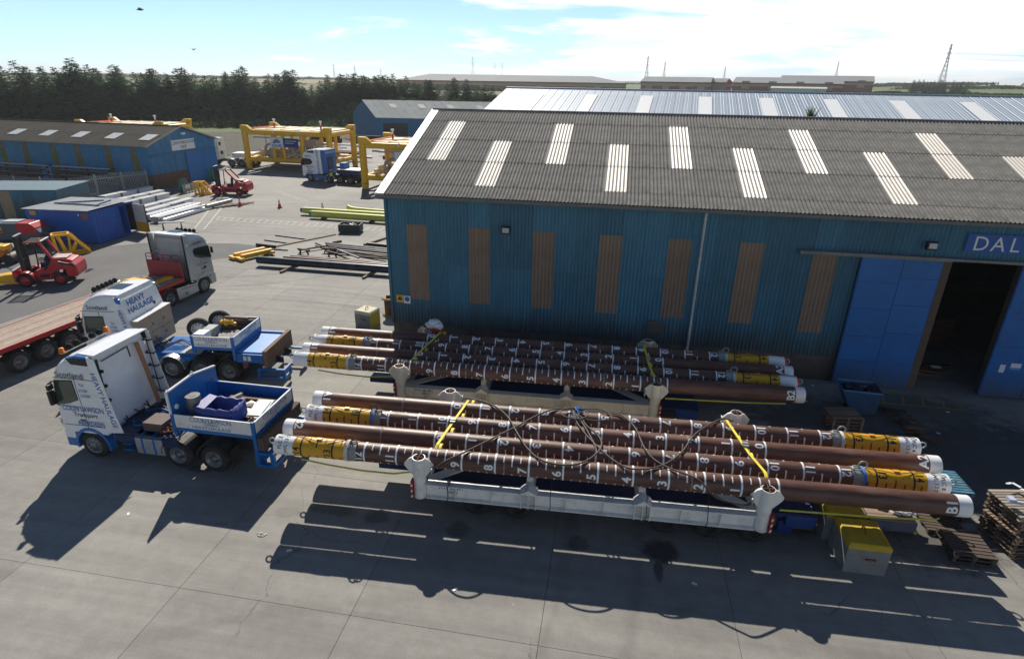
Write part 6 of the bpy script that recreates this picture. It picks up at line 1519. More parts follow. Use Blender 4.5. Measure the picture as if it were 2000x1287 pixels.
def truck_far():
    h = R(-8.33); u = V((math.cos(h), math.sin(h), 0)); nrm = V((-u.y, u.x, 0))
    o = V((-39.45, 73.53, 0)) + nrm * 1.26
    t = tractor('small white and blue lorry with blue rear cabinet, between the yellow frames', tuple(o), h, axles=(0, 2.93, 4.44, 5.94), xr=1.0, frame_end=7.6, winshape=[(-.98, 2.1), (-.84, 2.95), (.3, 2.9), (.55, 2.5), (.3, 2.25)])
    for s in (-1, 1): fairing(t, [(.98, 1.1), (2.0, 1.1), (1.92, 4.1), (.98, 4.06)], white, s)
    b = MB(); b.box(1.02, 1.98, -1.2, 1.2, 4.06, 4.12); b.build('roof_spoiler', white, t)
    b = MB(); b.box(2.0, 2.5, -1.24, 1.24, 1.2, 4.1); cb = b.build('rear_cabinet', blue, t, bev=.03)
    for k in range(5):
        b = MB(); b.box(2.505, 2.52, -1.0 + k * .42, -.68 + k * .42, 3.6, 3.9); b.build('vent', mat('pale_blue_vent', (.3, .45, .65), .5), cb)
    b = MB(); b.box(2.505, 2.56, -.6, .5, 1.6, 3.2); b.build('cabinet_door', darkblue, cb)
    for s in (-1, 1):
        b = MB(); b.prism([(-.12, 3.93), (.9, 3.94), (.92, 3.66), (.04, 3.68)], 'y', s * 1.235 - .02, s * 1.235 + .02); b.build('air_inlet', black, t)
    sides_text(t, [('Scotland', -.1, 3.3, .26, 1.0), ('Colin Lawson', .1, 1.95, .34, .62), ('Transport', .1, 1.66, .2, .9), ('ABERDEEN', .15, 1.38, .24, .8)], mat('dark_slate_lettering', (0, 0, 0)))
    b = MB(); b.text('HEAVY HAULAGE', (1.45, -1.272, 2.6), (.03, 0, -1), (1, 0, .03), .40, .02, .95); b.build('lettering', letterblue, t)
    roof_lights(t, -.5, 3.92, .9, 4)
    b = MB(); b.box(2.6, 7.4, -1.0, 1.0, 1.0, 1.12); b.build('frame_deck', darkblue, t)
    mudguards(t, (2.93,), offwhite); mudguards(t, (4.44, 5.94), chassis)
    b = MB(); b.box(4.0, 7.3, -1.15, 1.15, 1.2, 1.75); b.build('tail_box', darkblue, t, bev=.03)
    b = MB(); b.box(4.05, 7.2, -1.1, 1.1, 1.755, 1.8); b.build('tail_box_top', offwhite, t)
    b = MB(); b.box(4.0, 4.7, -.3, .9, 1.8, 2.5); b.build('winch_box', blue, t, bev=.03)
    b = MB(); b.box(.7, 2.4, -1.22, -1.1, .45, .95); b.build('side_tank', blue, t)
    return t
truckD = truck_far()
def truck_e():
    t = tractor('white lorry half hidden behind the blue fabrication shop, three rear wheels in view', (-60.6, 84.2, 0), R(8), axles=(0, 3.2, 4.75, 6.2), xr=1.3, frame_end=7.4)
    b = MB(); b.box(1.42, 1.46, -1.2, 1.2, 1.2, 4.0); w = b.build('rear_wall', offwhite, t)
    b = MB(); b.box(1.465, 1.48, -.8, -.1, 3.0, 3.5); b.box(1.465, 1.48, -.6, .2, 1.7, 2.2); b.build('rear_vent', black, w)
    mudguards(t, (3.2, 4.75, 6.2), offwhite)
    b = MB(); b.box(3.4, 6.6, -1.1, 1.1, 1.3, 2.0); b.build('ballast_box', offwhite, t, bev=.03)
    b = MB(); b.tube(cr([(1.5, .2, 1.4), (2.0, -.2, 2.2), (2.6, .1, 1.6), (3.3, -.4, 1.7)]), .05, 6); b.build('hose', offwhite, t)
truck_e()

# ------------------------------------------------------------------ forklifts
def forklift(label, loc, rz, wb, sc=1.0, driver=True):
    """fork end at -x, front wheel at x = 0"""
    t = thing('forklift', label, 'forklift', loc, rz); w = wb
    for s in (-1, 1):
        wheel(t, 0, s * .78, .42, .34, s, redfork, False, redfork); wheel(t, w, s * .74, .40, .34, s, redfork, False, redfork)
    b = MB(); side = [(.35, .32), (w - .55, .32), (w - .5, .75), (w - .25, .95), (w + .35, .95), (w + .55, .55), (w + .85, .45), (w + .98, .7), (w + .98, 1.25), (w + .80, 1.55), (w + .3, 1.68), (w - .30, 1.68), (w - .62, 1.2), (w - .75, .98), (.55, .98), (.38, .80)]
    b.prism(side, 'y', -.62, .62); b.build('body', redfork, t, bev=.04)
    b = MB(); b.prism([(w + .40, .5), (w + .98, .5), (w + 1.05, .8), (w + 1.02, 1.25), (w + .86, 1.45), (w + .35, 1.4)], 'y', -.86, .86); b.build('counterweight', redfork, t, bev=.06)
    b = MB(); b.prism([(w + .1, 1.43), (w + .98, 1.18), (w + .97, 1.32), (w + .1, 1.57)], 'y', -.875, .875); b.box(.75, w - .65, -.64, .64, .5, .72); b.build('black_panel', black, t)
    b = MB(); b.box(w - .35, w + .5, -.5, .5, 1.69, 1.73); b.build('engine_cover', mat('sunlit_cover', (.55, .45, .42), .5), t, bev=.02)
    b = MB(); b.box(w - .3, w - .22, -.5, .5, 1.73, 1.80); b.build('grab_bar', steel, t)
    for s in (-1, 1):
        arc = [(math.cos(R(a)) * .50, .42 + math.sin(R(a)) * .50) for a in range(0, 181, 15)]; a2 = [(math.cos(R(a)) * .58, .42 + math.sin(R(a)) * .58) for a in range(0, 181, 15)]
        b = MB()
        for (p, q), (p2, q2) in zip(zip(arc, a2), zip(arc[1:], a2[1:])): b.prism([p, q, q2, p2], 'y', min(s * .6, s * .94), max(s * .6, s * .94))
        b.build('mudguard', redfork, t)
        # guard pillars
        b = MB(); b.beam((.32, s * .55, .95), (.42, s * .55, 2.72), .07, .07); b.build('front_pillar', black, t)
        b = MB(); b.beam((w - .25, s * .58, 1.6), (1.15, s * .56, 2.82), .10, .14); b.build('rear_pillar', redfork, t)
        b = MB(); b.box(-.24, -.06, min(s * .30, s * .46), max(s * .30, s * .46), .18, 3.15); b.build('mast_rail', black, t)
    b = MB(); b.box(.32, 1.32, -.60, -.54, 2.76, 2.84); b.box(.32, 1.32, .54, .60, 2.76, 2.84); b.build('roof_rail', redfork, t)
    b = MB()
    for k in range(7): b.box(.34 + k * .155, .42 + k * .155, -.54, .54, 2.78, 2.83)
    b.build('roof_bars', black, t)
    b = MB(); b.box(1.22, 1.34, -.6, .6, 2.84, 2.88); b.build('roof_plate', offwhite, t)
    b = MB(); b.box(-.22, -.08, -.36, .36, 2.98, 3.15); b.box(-.22, -.08, -.36, .36, 1.6, 1.7); b.cyl((-.15, -.1, .3), (-.15, -.1, 2.9), .05); b.cyl((-.15, .12, .3), (-.15, .12, 2.9), .05); b.build('mast_cross', black, t)
    b = MB(); b.box(-.20, -.04, -.45, .45, 3.17, 3.22); b.build('mast_cap', galv, t)
    b = MB(); b.box(-.62, -.5, -.85, .85, .35, 1.08); b.box(-.5, -.25, -.3, .3, .4, .95); b.build('carriage', rust if False else redfork, t, bev=.01)
    b = MB(); b.box(-.63, -.49, -.86, .86, 1.081, 1.13); b.build('carriage_cap', galv, t)
    b = MB(); b.lathe([(.07, 0), (.07, .05), (.055, .14), (.001, .16)], (1.2, -.5, 2.885), 'z', 12); b.build('beacon', orange, t)
    b = MB(); b.box(.95, 1.5, -.3, .3, .98, 1.25); b.beam((1.45, 0, 1.2), (1.55, 0, 1.95), .5, .12, (1, 0, 0)); b.build('seat', navycloth, t, bev=.03)
    b = MB(); b.tube([(.45, 0, .98), (.62, 0, 1.55)], .03, 6); b.lathe([(.17, -.012), (.19, 0), (.17, .012), (.165, 0), (.17, -.012)], (.64, 0, 1.58), 'x', 18); b.build('steering_wheel', black, t)
    b = MB()
    for k in range(4): b.tube([(.55, .25 + k * .07, .98), (.6, .25 + k * .07, 1.4)], .012, 5)
    b.build('levers', galv, t)
    return t
fk1 = forklift('nearer red forklift with a yellow jib attachment, left of the blue container', (-37.0, 31.05, 0), R(25.7), 1.92)
fk2 = forklift('farther red forklift parked by the gas bottles at the corner of the fabrication shop', (-44.95, 62.65, 0), R(9.2), 2.5)
def jib(label, o, rz, L_=2.6):
    t = thing('jib_attachment', label, 'fork attachment', o, rz)
    b = MB(); b.prism([(-.62, .35), (-.62, .78), (-1.2, .75), (-L_, .45), (-L_, .3)], 'y', -.4, .4) ; b.build('jib_arm', yellow, t, bev=.03)
    for s in (-1, 1):
        b = MB(); b.box(-1.6, -.62, s * .48 - .08, s * .48 + .08, .2, .34); b.build('fork_sleeve', yellow, t)
    return t
jib('yellow jib on the carriage of the nearer forklift, reaching out at the left edge', (-37.0, 31.05, 0), R(25.7), 3.2)
def yframe(label, o, rz, L_=2.6, h=1.7):
    t = thing('lattice_jib', label, 'lifting frame', o, rz)
    for s in (-.45, .45):
        b = MB(); P = lambda x, z: (x, s, z)
        for p, q in (((0, .06), (L_, .06)), ((0, h), (L_ * .48, h)), ((0, h), (L_ * .04, .06)), ((L_ * .48, h), (L_, .1)), ((L_ * .14, h), (L_ * .3, .06)), ((L_ * .48, h), (L_ * .42, .06)), ((L_ * .66, .85), (L_ * .45, .1))): b.beam(P(*p), P(*q), .13, .15)
        b.build('side_truss', yellow, t)
    for x, z in ((0, .06), (0, h), (L_ * .48, h), (L_ - .1, .08)):
        b = MB(); b.beam((x, -.45, z), (x, .45, z), .12, .14); b.build('cross_tie', yellow, t)
    return t
yframe('yellow lattice jib frame standing against the blue container', (-41.1, 36.9, 0), R(45), 2.1, 1.55)
yframe('small yellow lattice jib frame on the forks of the farther forklift', (-47.7, 62.2, 0), R(9.2), 1.8, 1.35)

# ------------------------------------------------------------------ people
def person(label, loc, rz, pose, cloth, top, hat=None):
    t = thing('person', label, 'person', loc, rz)
    J = dict(pel=(0, 0, .95), chest=(0, 0, 1.38), neck=(0, 0, 1.52), head=(.01, 0, 1.66), top=(.01, 0, 1.76),
             ls=(0, .19, 1.43), le=(.03, .25, 1.14), lw=(.12, .23, .90), lh=(.15, .22, .80), rs=(0, -.19, 1.43), re=(.03, -.25, 1.14), rw=(.12, -.23, .90), rh=(.15, -.22, .80),
             lp=(0, .1, .92), lk=(.03, .11, .50), la=(-.02, .12, .09), lt=(.16, .13, .04), rp=(0, -.1, .92), rk=(.03, -.11, .50), ra=(-.02, -.12, .09), rt=(.16, -.13, .04))
    J.update(pose)
    RD = dict(pel=.15, chest=.17, neck=.065, head=.10, top=.075, ls=.075, le=.052, lw=.038, lh=.04, rs=.075, re=.052, rw=.038, rh=.04, lp=.10, lk=.07, la=.05, lt=.035, rp=.10, rk=.07, ra=.05, rt=.035)
    E = [('pel', 'chest'), ('chest', 'neck'), ('neck', 'head'), ('head', 'top'), ('chest', 'ls'), ('ls', 'le'), ('le', 'lw'), ('lw', 'lh'), ('chest', 'rs'), ('rs', 're'), ('re', 'rw'), ('rw', 'rh'), ('pel', 'lp'), ('lp', 'lk'), ('lk', 'la'), ('la', 'lt'), ('pel', 'rp'), ('rp', 'rk'), ('rk', 'ra'), ('ra', 'rt')]
    names = list(J); me = bpy.data.meshes.new('body'); me.from_pydata([J[n] for n in names], [(names.index(a), names.index(b)) for a, b in E], [])
    o = link('body', me, t); o.modifiers.new('skin', 'SKIN'); sv = me.skin_vertices[0].data
    for i, n in enumerate(names): sv[i].radius = (RD[n], RD[n]); sv[i].use_root = (n == 'pel')
    ss = o.modifiers.new('sub', 'SUBSURF'); ss.levels = 1; ss.render_levels = 1
    me.materials.append(cloth)
    b = MB(); h = V(J['head']); b.loft([[h + V((.09 * q * math.cos(a) + .01, .078 * q * math.sin(a), z)) for a in [6.283 * k / 12 for k in range(12)]] for z, q in ((-.12, .55), (-.07, .9), (0, 1.08), (.06, 1.05), (.10, .7))]); b.box(h.x + .09, h.x + .12, -.015, .015, h.z - .03, h.z + .01); b.build('head', skin, t)
    for s in ('l', 'r'):
        b = MB(); w = V(J[s + 'w']); d = (V(J[s + 'h']) - w).normalized(); b.M = Matrix(); sd = V((1, 0, 0)) if abs(d.x) < .7 else V((0, 0, 1)); sd = (sd - d * sd.dot(d)).normalized()
        b.beam(w, w + d * .09, .08, .035, tuple(sd.cross(d)))
        for k in range(4): b.tube([w + d * .085 + sd * (.027 - .018 * k), w + d * (.13 + .012 * (k in (1, 2))) + sd * (.028 - .018 * k), w + d * (.16 + .012 * (k in (1, 2))) + sd * (.026 - .018 * k) + sd.cross(d) * .012], .009, 5)
        b.tube([w + d * .02 + sd * .03, w + d * .06 + sd * .055, w + d * .09 + sd * .055], .010, 5); b.build('hand', skin, t)
    p, c = V(J['pel']), V(J['chest'])
    b = MB(); ax = (c - p); fw = V((1, 0, 0)); 
    b.loft([[p + ax * f + V((rx * math.cos(a), ry * math.sin(a), 0)) for a in [6.283 * k / 16 for k in range(16)]] for f, rx, ry in ((.05, .17, .20), (.5, .16, .195), (.95, .165, .205), (1.22, .11, .17))], cap=False); b.build('vest', top, t)
    b = MB(); b.loft([[h + V((rx * math.cos(a), rx * .9 * math.sin(a), z)) for a in [6.283 * k / 14 for k in range(14)]] for z, rx in ((.035, .145), (.04, .115), (.10, .105), (.14, .06), (.15, .01))]); b.build('hard_hat', hat or signwhite, t)
    return t
person('person in yellow hi-vis vest standing beside the far heavy haulage lorry', (-36.0, 72.6, 0), R(110), dict(re=(.06, -.27, 1.15), rw=(.22, -.2, 1.05), rh=(.3, -.17, 1.06)), navycloth, hivis)
person('person in navy overalls seated at the wheel of the nearer forklift', tuple(V((-37.0, 31.05, .33)) + Matrix.Rotation(R(25.7), 3, 'Z') @ V((1.2, 0, 0))), R(205.7),
       dict(lk=(.42, .13, .98), rk=(.42, -.13, .98), la=(.46, .13, .62), ra=(.46, -.13, .62), lt=(.58, .13, .60), rt=(.58, -.13, .60), le=(.15, .25, 1.2), re=(.15, -.25, 1.2), lw=(.4, .14, 1.27), rw=(.4, -.14, 1.27), lh=(.47, .1, 1.29), rh=(.47, -.1, 1.29)), navycloth, navycloth, blue)
# ------------------------------------------------------------------ yellow subsea protection frames
def valve(b, x, y, z, r):
    b.cyl((x - r * 1.6, y, z), (x + r * 1.6, y, z), r * .7, n=10); b.cyl((x, y, z - r), (x, y, z + r * 1.5), r * .8, n=10)
    for s in (-1, 1): b.cyl((x + s * r * 1.5, y, z), (x + s * r * 1.75, y, z), r * 1.15, n=12)
def sub_frame(label, loc, rz, banner=True, h=6.1, zb=1.35):
    t = thing('subsea_frame', label, 'steel frame', loc, rz, 'yellow subsea frames')
    L_, W, zt = 13.6, 7.0, 5.15
    for x in (0, L_):
        for y in (0, W):
            b = MB(); b.cyl((x, y, .35 if zb > 1 else .1), (x, y, zt + .3), .44, n=20); lg = b.build('corner_leg', yellow, t)
            s = 1 if x == 0 else -1
            b = MB(); b.prism([(x - s * .44, zt + .2), (x - s * .44, h), (x + s * .55, h), (x + s * 1.25, zt + .42), (x + s * 1.25, zt + .2)], 'y', y - .28, y + .28); b.build('stacking_guide', yellow, lg, bev=.03)
            b = MB(); b.cyl((x, y, .0), (x, y, .36), .40, n=18); b.build('foot', yellow, lg)
            b = MB(); b.cyl((x, y, .62), (x, y, .68), .452, n=20); b.build('dark_band', rust, lg)
    for y in (0, W):
        for z, r in ((zt, .36), (zb, .34)):
            b = MB(); b.cyl((.3, y, z), (L_ - .3, y, z), r, n=16); b.build('long_beam', yellow, t)
        for x in (4.6, 6.2, 9.2) if y == 0 else (3.2, 5.4, 8.2, 10.6):
            b = MB(); b.cyl((x, y, zb), (x, y, zt), .27, n=14); b.build('mid_post', yellow, t)
    for x in (0, L_, 6.2):
        for z, r in ((zt, .34), (zb, .3)):
            b = MB(); b.cyl((x, .3, z), (x, W - .3, z), r, n=14); b.build('cross_beam', yellow, t)
    for x in (L_ * .36, L_ * .68):
        b = MB(); b.box(x - .09, x + .09, -.37, .3, zt - .0, zt + .38); b.build('white_band', signwhite, t)
    b = MB(); b.box(.5, L_ - .5, .4, W - .3, zt + .37, zt + .43); b.build('roof_panel', deckcream, t)
    for k in range(5):
        b = MB(); x = .9 + k * 2.4; b.box(x, x + .12, .4, W - .3, zt + .43, zt + .50); b.build('roof_batten', deckcream, t)
    b = MB(); b.beam((.9, .6, zt + .55), (4.9, 3.0, zt + .55), .22, .1); b.beam((.7, .6, zt + .5), (1.1, W - .6, zt + .5), .2, .12); b.build('orange_netting', orangefab, t)
    b = MB(); b.tube([(9.1, .1, zt - .4), (9.0, .0, 3.6), (8.9, .25, 2.2)], .16, 8); b.tube([(L_ - .3, W, zt - .6), (L_ + .1, W - 1, zt - 1.2), (L_, W - 2.4, zt - .8)], .08, 6); b.build('orange_hose', orangefab, t)
    for x, y in ((2.0, 4.5), (10.6, 3.2)):
        b = MB(); b.cyl((x, y, zt + .42), (x, y, zt + 1.0), .13, n=10); b.build('guide_post', red, t)
        b = MB(); b.cyl((x, y, zt + 1.0), (x, y, zt + 1.55), .10, n=10); b.box(x - .18, x + .18, y - .1, y + .1, zt + 1.4, zt + 1.62); b.build('guide_post_head', signwhite, t)
    # pipework and valves inside
    b = MB()
    for y, z, r in ((1.2, 2.0, .22), (2.5, 2.3, .26), (4.4, 2.1, .2)):
        b.cyl((.8, y, z), (L_ - 1.0, y, z), r, n=12)
        for x in (2.2, 5.3, 8.3, 11.2): b.cyl((x - .08, y, z), (x + .08, y, z), r * 1.6, n=14)
    b.tube(cr([(2.2, 1.2, 2.0), (2.4, 1.3, 3.2), (3.6, 2.0, 3.4), (4.4, 2.4, 2.4)]), .17, 8); b.tube(cr([(10.2, 2.5, 2.3), (10.4, 2.6, 3.5), (11.6, 3.4, 3.3), (12.0, 4.4, 2.2)]), .17, 8); b.build('process_pipe', mat('pipe_offwhite', (.55, .52, .46), .5, var=.1, dirt=.4), t)
    for x, y, z, r in ((3.5, 1.2, 2.1, .45), (6.9, 1.3, 2.2, .4), (8.6, 3.0, 2.4, .6), (11.3, 1.4, 2.1, .35), (5.2, 4.3, 2.3, .5)):
        b = MB(); valve(b, x, y, z, r); b.build('valve', mat('valve_grey', (.42, .42, .40), .5), t)
    b = MB()
    for x in (1.6, 3.2, 4.4, 7.6, 9.8, 11.6):
        for y in (1.0, 3.4):
            b.beam((x, y, zb), (x, y, 2.6), .10, .10); b.beam((x + .7, y, zb), (x + .7, y, 2.6), .10, .10); b.beam((x, y, 2.6), (x + .7, y, 2.6), .1, .1); b.beam((x, y, 1.7), (x + .7, y, 2.5), .07, .07)
    b.build('pipe_support', yellow, t)
    b = MB(); b.box(7.9, 9.9, 2.6, 4.4, 2.0, 4.0); b.build('control_module', mat('module_tan', (.55, .50, .42), .6, dirt=.3), t, bev=.03)
    b = MB(); b.box(.8, L_ - .8, .5, W - .5, zb - .06, zb + .02); b.build('floor_grating', mat('grating', (.30, .25, .16), .8, var=.3), t)
    b = MB()
    for x in (3.0, 4.3, 7.2): b.tube([(x, .5, zt - .2), (x, .55, 2.6)], .06, 6)
    b.beam((1.0, .45, zt - .7), (6.0, .45, zt - .75), .05, .18); b.build('rigging', galv, t)
    if banner:
        b = MB(); b.box(4.35, 6.45, -.42, -.40, 3.15, 4.55); bn = b.build('banner', signwhite, t)
        b = MB(); b.box(6.46, 8.9, -.42, -.40, 3.3, 4.5); b.build('navy_banner', mat('banner_navy', (.015, .03, .16), .5), t)
        b = MB(); b.text('DALES', (5.4, -.426, 3.45), (1, 0, 0), (0, 0, 1), .55, .02)
        for k in range(4):
            a0, a1 = R(180 - 44 * k), R(180 - 44 * k - 34)
            b.add([(5.4 + .62 * math.cos(a0), -.426, 3.78 + .6 * math.sin(a0)), (5.4 + .62 * math.cos(a1), -.426, 3.78 + .6 * math.sin(a1)), (5.4 + .12 * math.cos(a1), -.426, 3.78 + .1 * math.sin(a1)), (5.4 + .12 * math.cos(a0), -.426, 3.78 + .1 * math.sin(a0))], [(0, 1, 2, 3)])
        b.build('lettering', mat('banner_ink', (.02, .05, .22), .5), bn)
        b = MB()
        for k in range(2): b.box(6.8, 8.6 - .4 * k, -.426, -.421, 4.1 - k * .3, 4.18 - k * .3)
        b.build('banner_lines', signwhite, t)
    return t
f1 = sub_frame('left yellow tubular subsea frame with a DALES banner, behind the far lorry', (-54.0, 82.9, 0), R(-4))
dup(f1, (-30.6, 70.6, 0), R(-4), 'right yellow tubular subsea frame, partly hidden by the grey warehouse roof')
dup(f1, (-83.0, 84.4, 0), R(3), 'yellow subsea frame whose top shows over the fabrication shop roof', skip=('banner', 'navy_banner', 'banner_lines'))

# ------------------------------------------------------------------ container and sheds at the left
def container():
    a = R(1.5); t = thing('site_container', 'royal blue container with corrugated end, tin roof and open white door', 'container', (-40.6, 40.3, 0), a)
    b = MB(); b.box(-5.9, -.02, 0, .06, .12, 2.62); b.build('side_panel', contblue, t)
    b = MB(); b.box(-5.95, -5.85, .0, 3.6, .12, 2.6); b.box(-5.9, 0, 3.55, 3.6, .12, 2.6); b.box(-5.9, -.05, .06, 3.55, .1, .2); b.build('body', contblue, t)
    e = corr('end_panel', 2.55, 2.35, contblue, .36, .04, 7, flat=True); link('end_panel', e, t, (-.03, .10, .18), math.pi / 2)
    b = MB(); b.box(-.06, .04, 2.68, 2.78, .1, 2.6); b.box(-.06, .05, -.04, .08, .1, 2.62); b.box(-.06, .05, 4.36, 4.46, .1, 2.6); b.box(-.06, .04, .08, 4.4, 2.54, 2.64); b.box(-.06, .04, .08, 4.4, .06, .17); b.build('end_frame', contblue, t)
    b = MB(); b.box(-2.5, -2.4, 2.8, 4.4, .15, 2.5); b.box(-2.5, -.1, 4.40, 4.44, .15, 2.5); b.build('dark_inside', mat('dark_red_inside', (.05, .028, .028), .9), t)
    for k in range(3):
        b = MB(); b.cyl((-.4 - .2 * k, 3.0 + .35 * k, .2), (-.5 - .2 * k, 3.1 + .35 * k, 2.2), .1, n=8); b.build('stored_tube', mat('pinkish_tube', (.3, .2, .2), .7), t)
    b = MB(); b.M = Matrix.Translation((.08, 4.30, 0)) @ Matrix.Rotation(R(-15), 4, 'Z'); b.box(0, 1.45, -.03, .03, .95, 2.5); d = b.build('open_door', mat('door_offwhite', (.72, .72, .70), .5, dirt=.3, dirtcol=(.4, .38, .35)), t)
    b = MB(); b.M = Matrix.Translation((.08, 4.30, 0)) @ Matrix.Rotation(R(-15), 4, 'Z'); b.box(0.01, 1.45, -.031, .031, .12, .948); b.build('kick_panel', yellow, d)
    b = MB(); b.M = Matrix.Translation((.08, 4.30, 0)) @ Matrix.Rotation(R(-15), 4, 'Z'); b.box(1.42, 1.47, -.04, .04, .1, 2.52); b.build('door_edge', rust, d)
    rs = corr('roof_sheet', 1.0, 4.95, mat('container_tin', (.22, .245, .28), .75, .0, var=.1, dirt=.3, objvar=.08), .166, .018)
    for k in range(6): link('roof_sheet', rs, t, (-6.0 + k * 1.0, -.25, 2.68 + .01 * k), (-math.pi / 2 + .012, 0, 0))
    b = MB(); b.beam((-4.9, 1.8, 2.8), (-1.9, 3.6, 2.82), .1, .1); b.beam((-4.7, 1.9, 2.8), (-.6, 1.6, 2.82), .1, .1); b.beam((-.9, 1.4, 2.8), (-.6, 2.9, 3.0), .1, .1); b.build('roof_rail', mat('blue_grey_rail', (.12, .2, .3), .6), t)
    b = MB(); b.box(-5.55, -5.0, -.02, -.005, 2.15, 2.5); b.build('yellow_notice', signyellow, t)
    b = MB(); b.box(-1.0, -.35, -.02, -.005, 1.95, 2.45); b.build('brown_notice', mat('brown_notice', (.2, .13, .09), .7), t)
    b = MB(); b.box(-1.25, -1.15, -.02, -.005, 2.25, 2.4); b.build('white_notice', signwhite, t)
    b = MB()
    for x in (-5.8, -.1): b.box(x - .1, x + .1, .1, 3.5, 0, .12)
    b.build('skid', chassis, t)
container()
def corr_shed():
    t = thing('store_shed', 'low blue corrugated store with beige panel at the left edge behind the container', 'shed', (-50.5, 47.0, 0), math.atan2(1.16, 4.45))
    sm = corr('wall_sheet', 1.0, 2.75, clad, .2, .028)
    for k in range(9): link('wall_sheet' if k != 4 else 'beige_sheet', sm if k != 4 else corr('beige_sheet', 1.0, 2.75, mat('beige_sheet', (.34, .25, .16), .7), .2, .028), t, (-1 - k, 0, 0))
    b = MB(); b.box(-9, -.02, .1, 5.0, 0, 2.7); b.build('store_body', clad, t); b = MB(); b.box(-9.2, .15, -.15, 5.2, 2.76, 2.84); b.build('store_roof', mat('blue_grey_roof', (.07, .14, .19), .7, dirt=.4), t)
    b = MB(); b.box(-.04, .02, -.05, .05, 0, 2.75); b.build('corner_flashing', clad, t)
corr_shed()
def fence(pts, label):
    t = thing('palisade_fence', label, 'fence', (0, 0, 0))
    pb = MB(); pb.add([(-.033, 0, 0), (0, -.02, 0), (.033, 0, 0), (.033, 0, 2.2), (0, -.02, 2.35), (-.033, 0, 2.2)], [(0, 1, 4, 5), (1, 2, 3, 4)]); pm = pb.mesh('pale', galv)
    for a, c in zip(pts, pts[1:]):
        a, c = V((*a, 0)), V((*c, 0)); L_ = (c - a).length; n = int(L_ / .165); ang = math.atan2(c.y - a.y, c.x - a.x)
        for i in range(n): link('pale', pm, t, tuple(a.lerp(c, (i + .5) / n) + V((0, 0, .05))), ang)
        for z in (.4, 1.95):
            b = MB(); b.beam(a + V((0, .04, z)), c + V((0, .04, z)), .04, .06); b.build('rail', galv, t)
        m = max(1, round(L_ / 2.75))
        for i in range(m + 1):
            p = a.lerp(c, i / m); b = MB(); b.box(p.x - .06, p.x + .06, p.y + .05, p.y + .17, 0, 2.45); b.build('fence_post', galv, t)
fence([(-54.3, 62.6), (-57.9, 55.4), (-66.5, 54.2), (-75, 53.2)], 'grey steel palisade fence in front of the fabrication shop')
def rack(x, y, rz, label):
    t = thing('pipe_rack', label, 'rack', (x, y, 0), rz)
    for px in (-3.4, -.2, 3.0):
        b = MB(); b.box(px - .07, px + .07, -.07, .07, 0, 2.6)
        for z in (.7, 1.3, 1.9, 2.4): b.box(px - .05, px + .05, -.9, .0, z - .05, z + .03)
        b.build('rack_post', chassis, t)
    for z in (.8, 1.4, 2.0, 2.5):
        for k in range(3):
            b = MB(); b.cyl((-4.2 + rng.uniform(-.5, .5), -.2 - .25 * k, z), (3.8 + rng.uniform(-.6, .4), -.2 - .25 * k, z), .085, n=8); b.build('stored_pipe', galv if (k + int(z * 5)) % 3 else darksteel, t)
rack(-70.8, 63.1, R(-4.7), 'left dark rack of stored pipes against the fabrication shop wall')
rack(-61.6, 62.4, R(-4.7), 'right dark rack of stored pipes against the fabrication shop wall, by the corner')
# gas bottles
bm_ = MB(); bm_.lathe([(.115, 0), (.115, 1.25), (.09, 1.38), (.035, 1.45), (.03, 1.52), (.001, 1.53)], n=12)
gm = [bm_.mesh('gas_bottle', gasgreen), bm_.mesh('gas_bottle', gasgrey)]
for i in range(13):
    g = i < 4; o = link('gas_bottle', gm[0 if g else 1], None, (-49.75 + .27 * (i % 2) - .05 * i, 62.2 + .27 * (i // 2) + .14 * (i % 2), .02))
    tag(o, 'green gas bottle in the group by the fabrication shop corner' if g else 'grey gas bottle in the rank beside the green ones by the fabrication shop', 'gas bottle', 'green gas bottles' if g else 'grey gas bottles')
for i in range(4):
    o = link('gas_bottle', gm[0], None, (-52.6 + .24 * i, 71.6 + .2 * (i % 2), .02)); tag(o, 'green gas bottle standing alone by the blue sliding door of the fabrication shop', 'gas bottle', 'green gas bottles by the sliding door')
b = MB(); b.box(-49.3, -49.25, 61.9, 64.6, .1, .9)
for k in range(6): b.box(-49.32, -49.22, 61.9 + k * .5, 61.95 + k * .5, 0, 1.1)
tag(b.build('bottle_cage', galv), 'low galvanised cage rail in front of the grey gas bottles', 'cage')
b = MB(); b.box(-49.2, -49.17, 62.3, 63.1, .5, .85); tag(b.build('cage_sign', signwhite), 'small white sign on the cage rail by the gas bottles', 'sign')
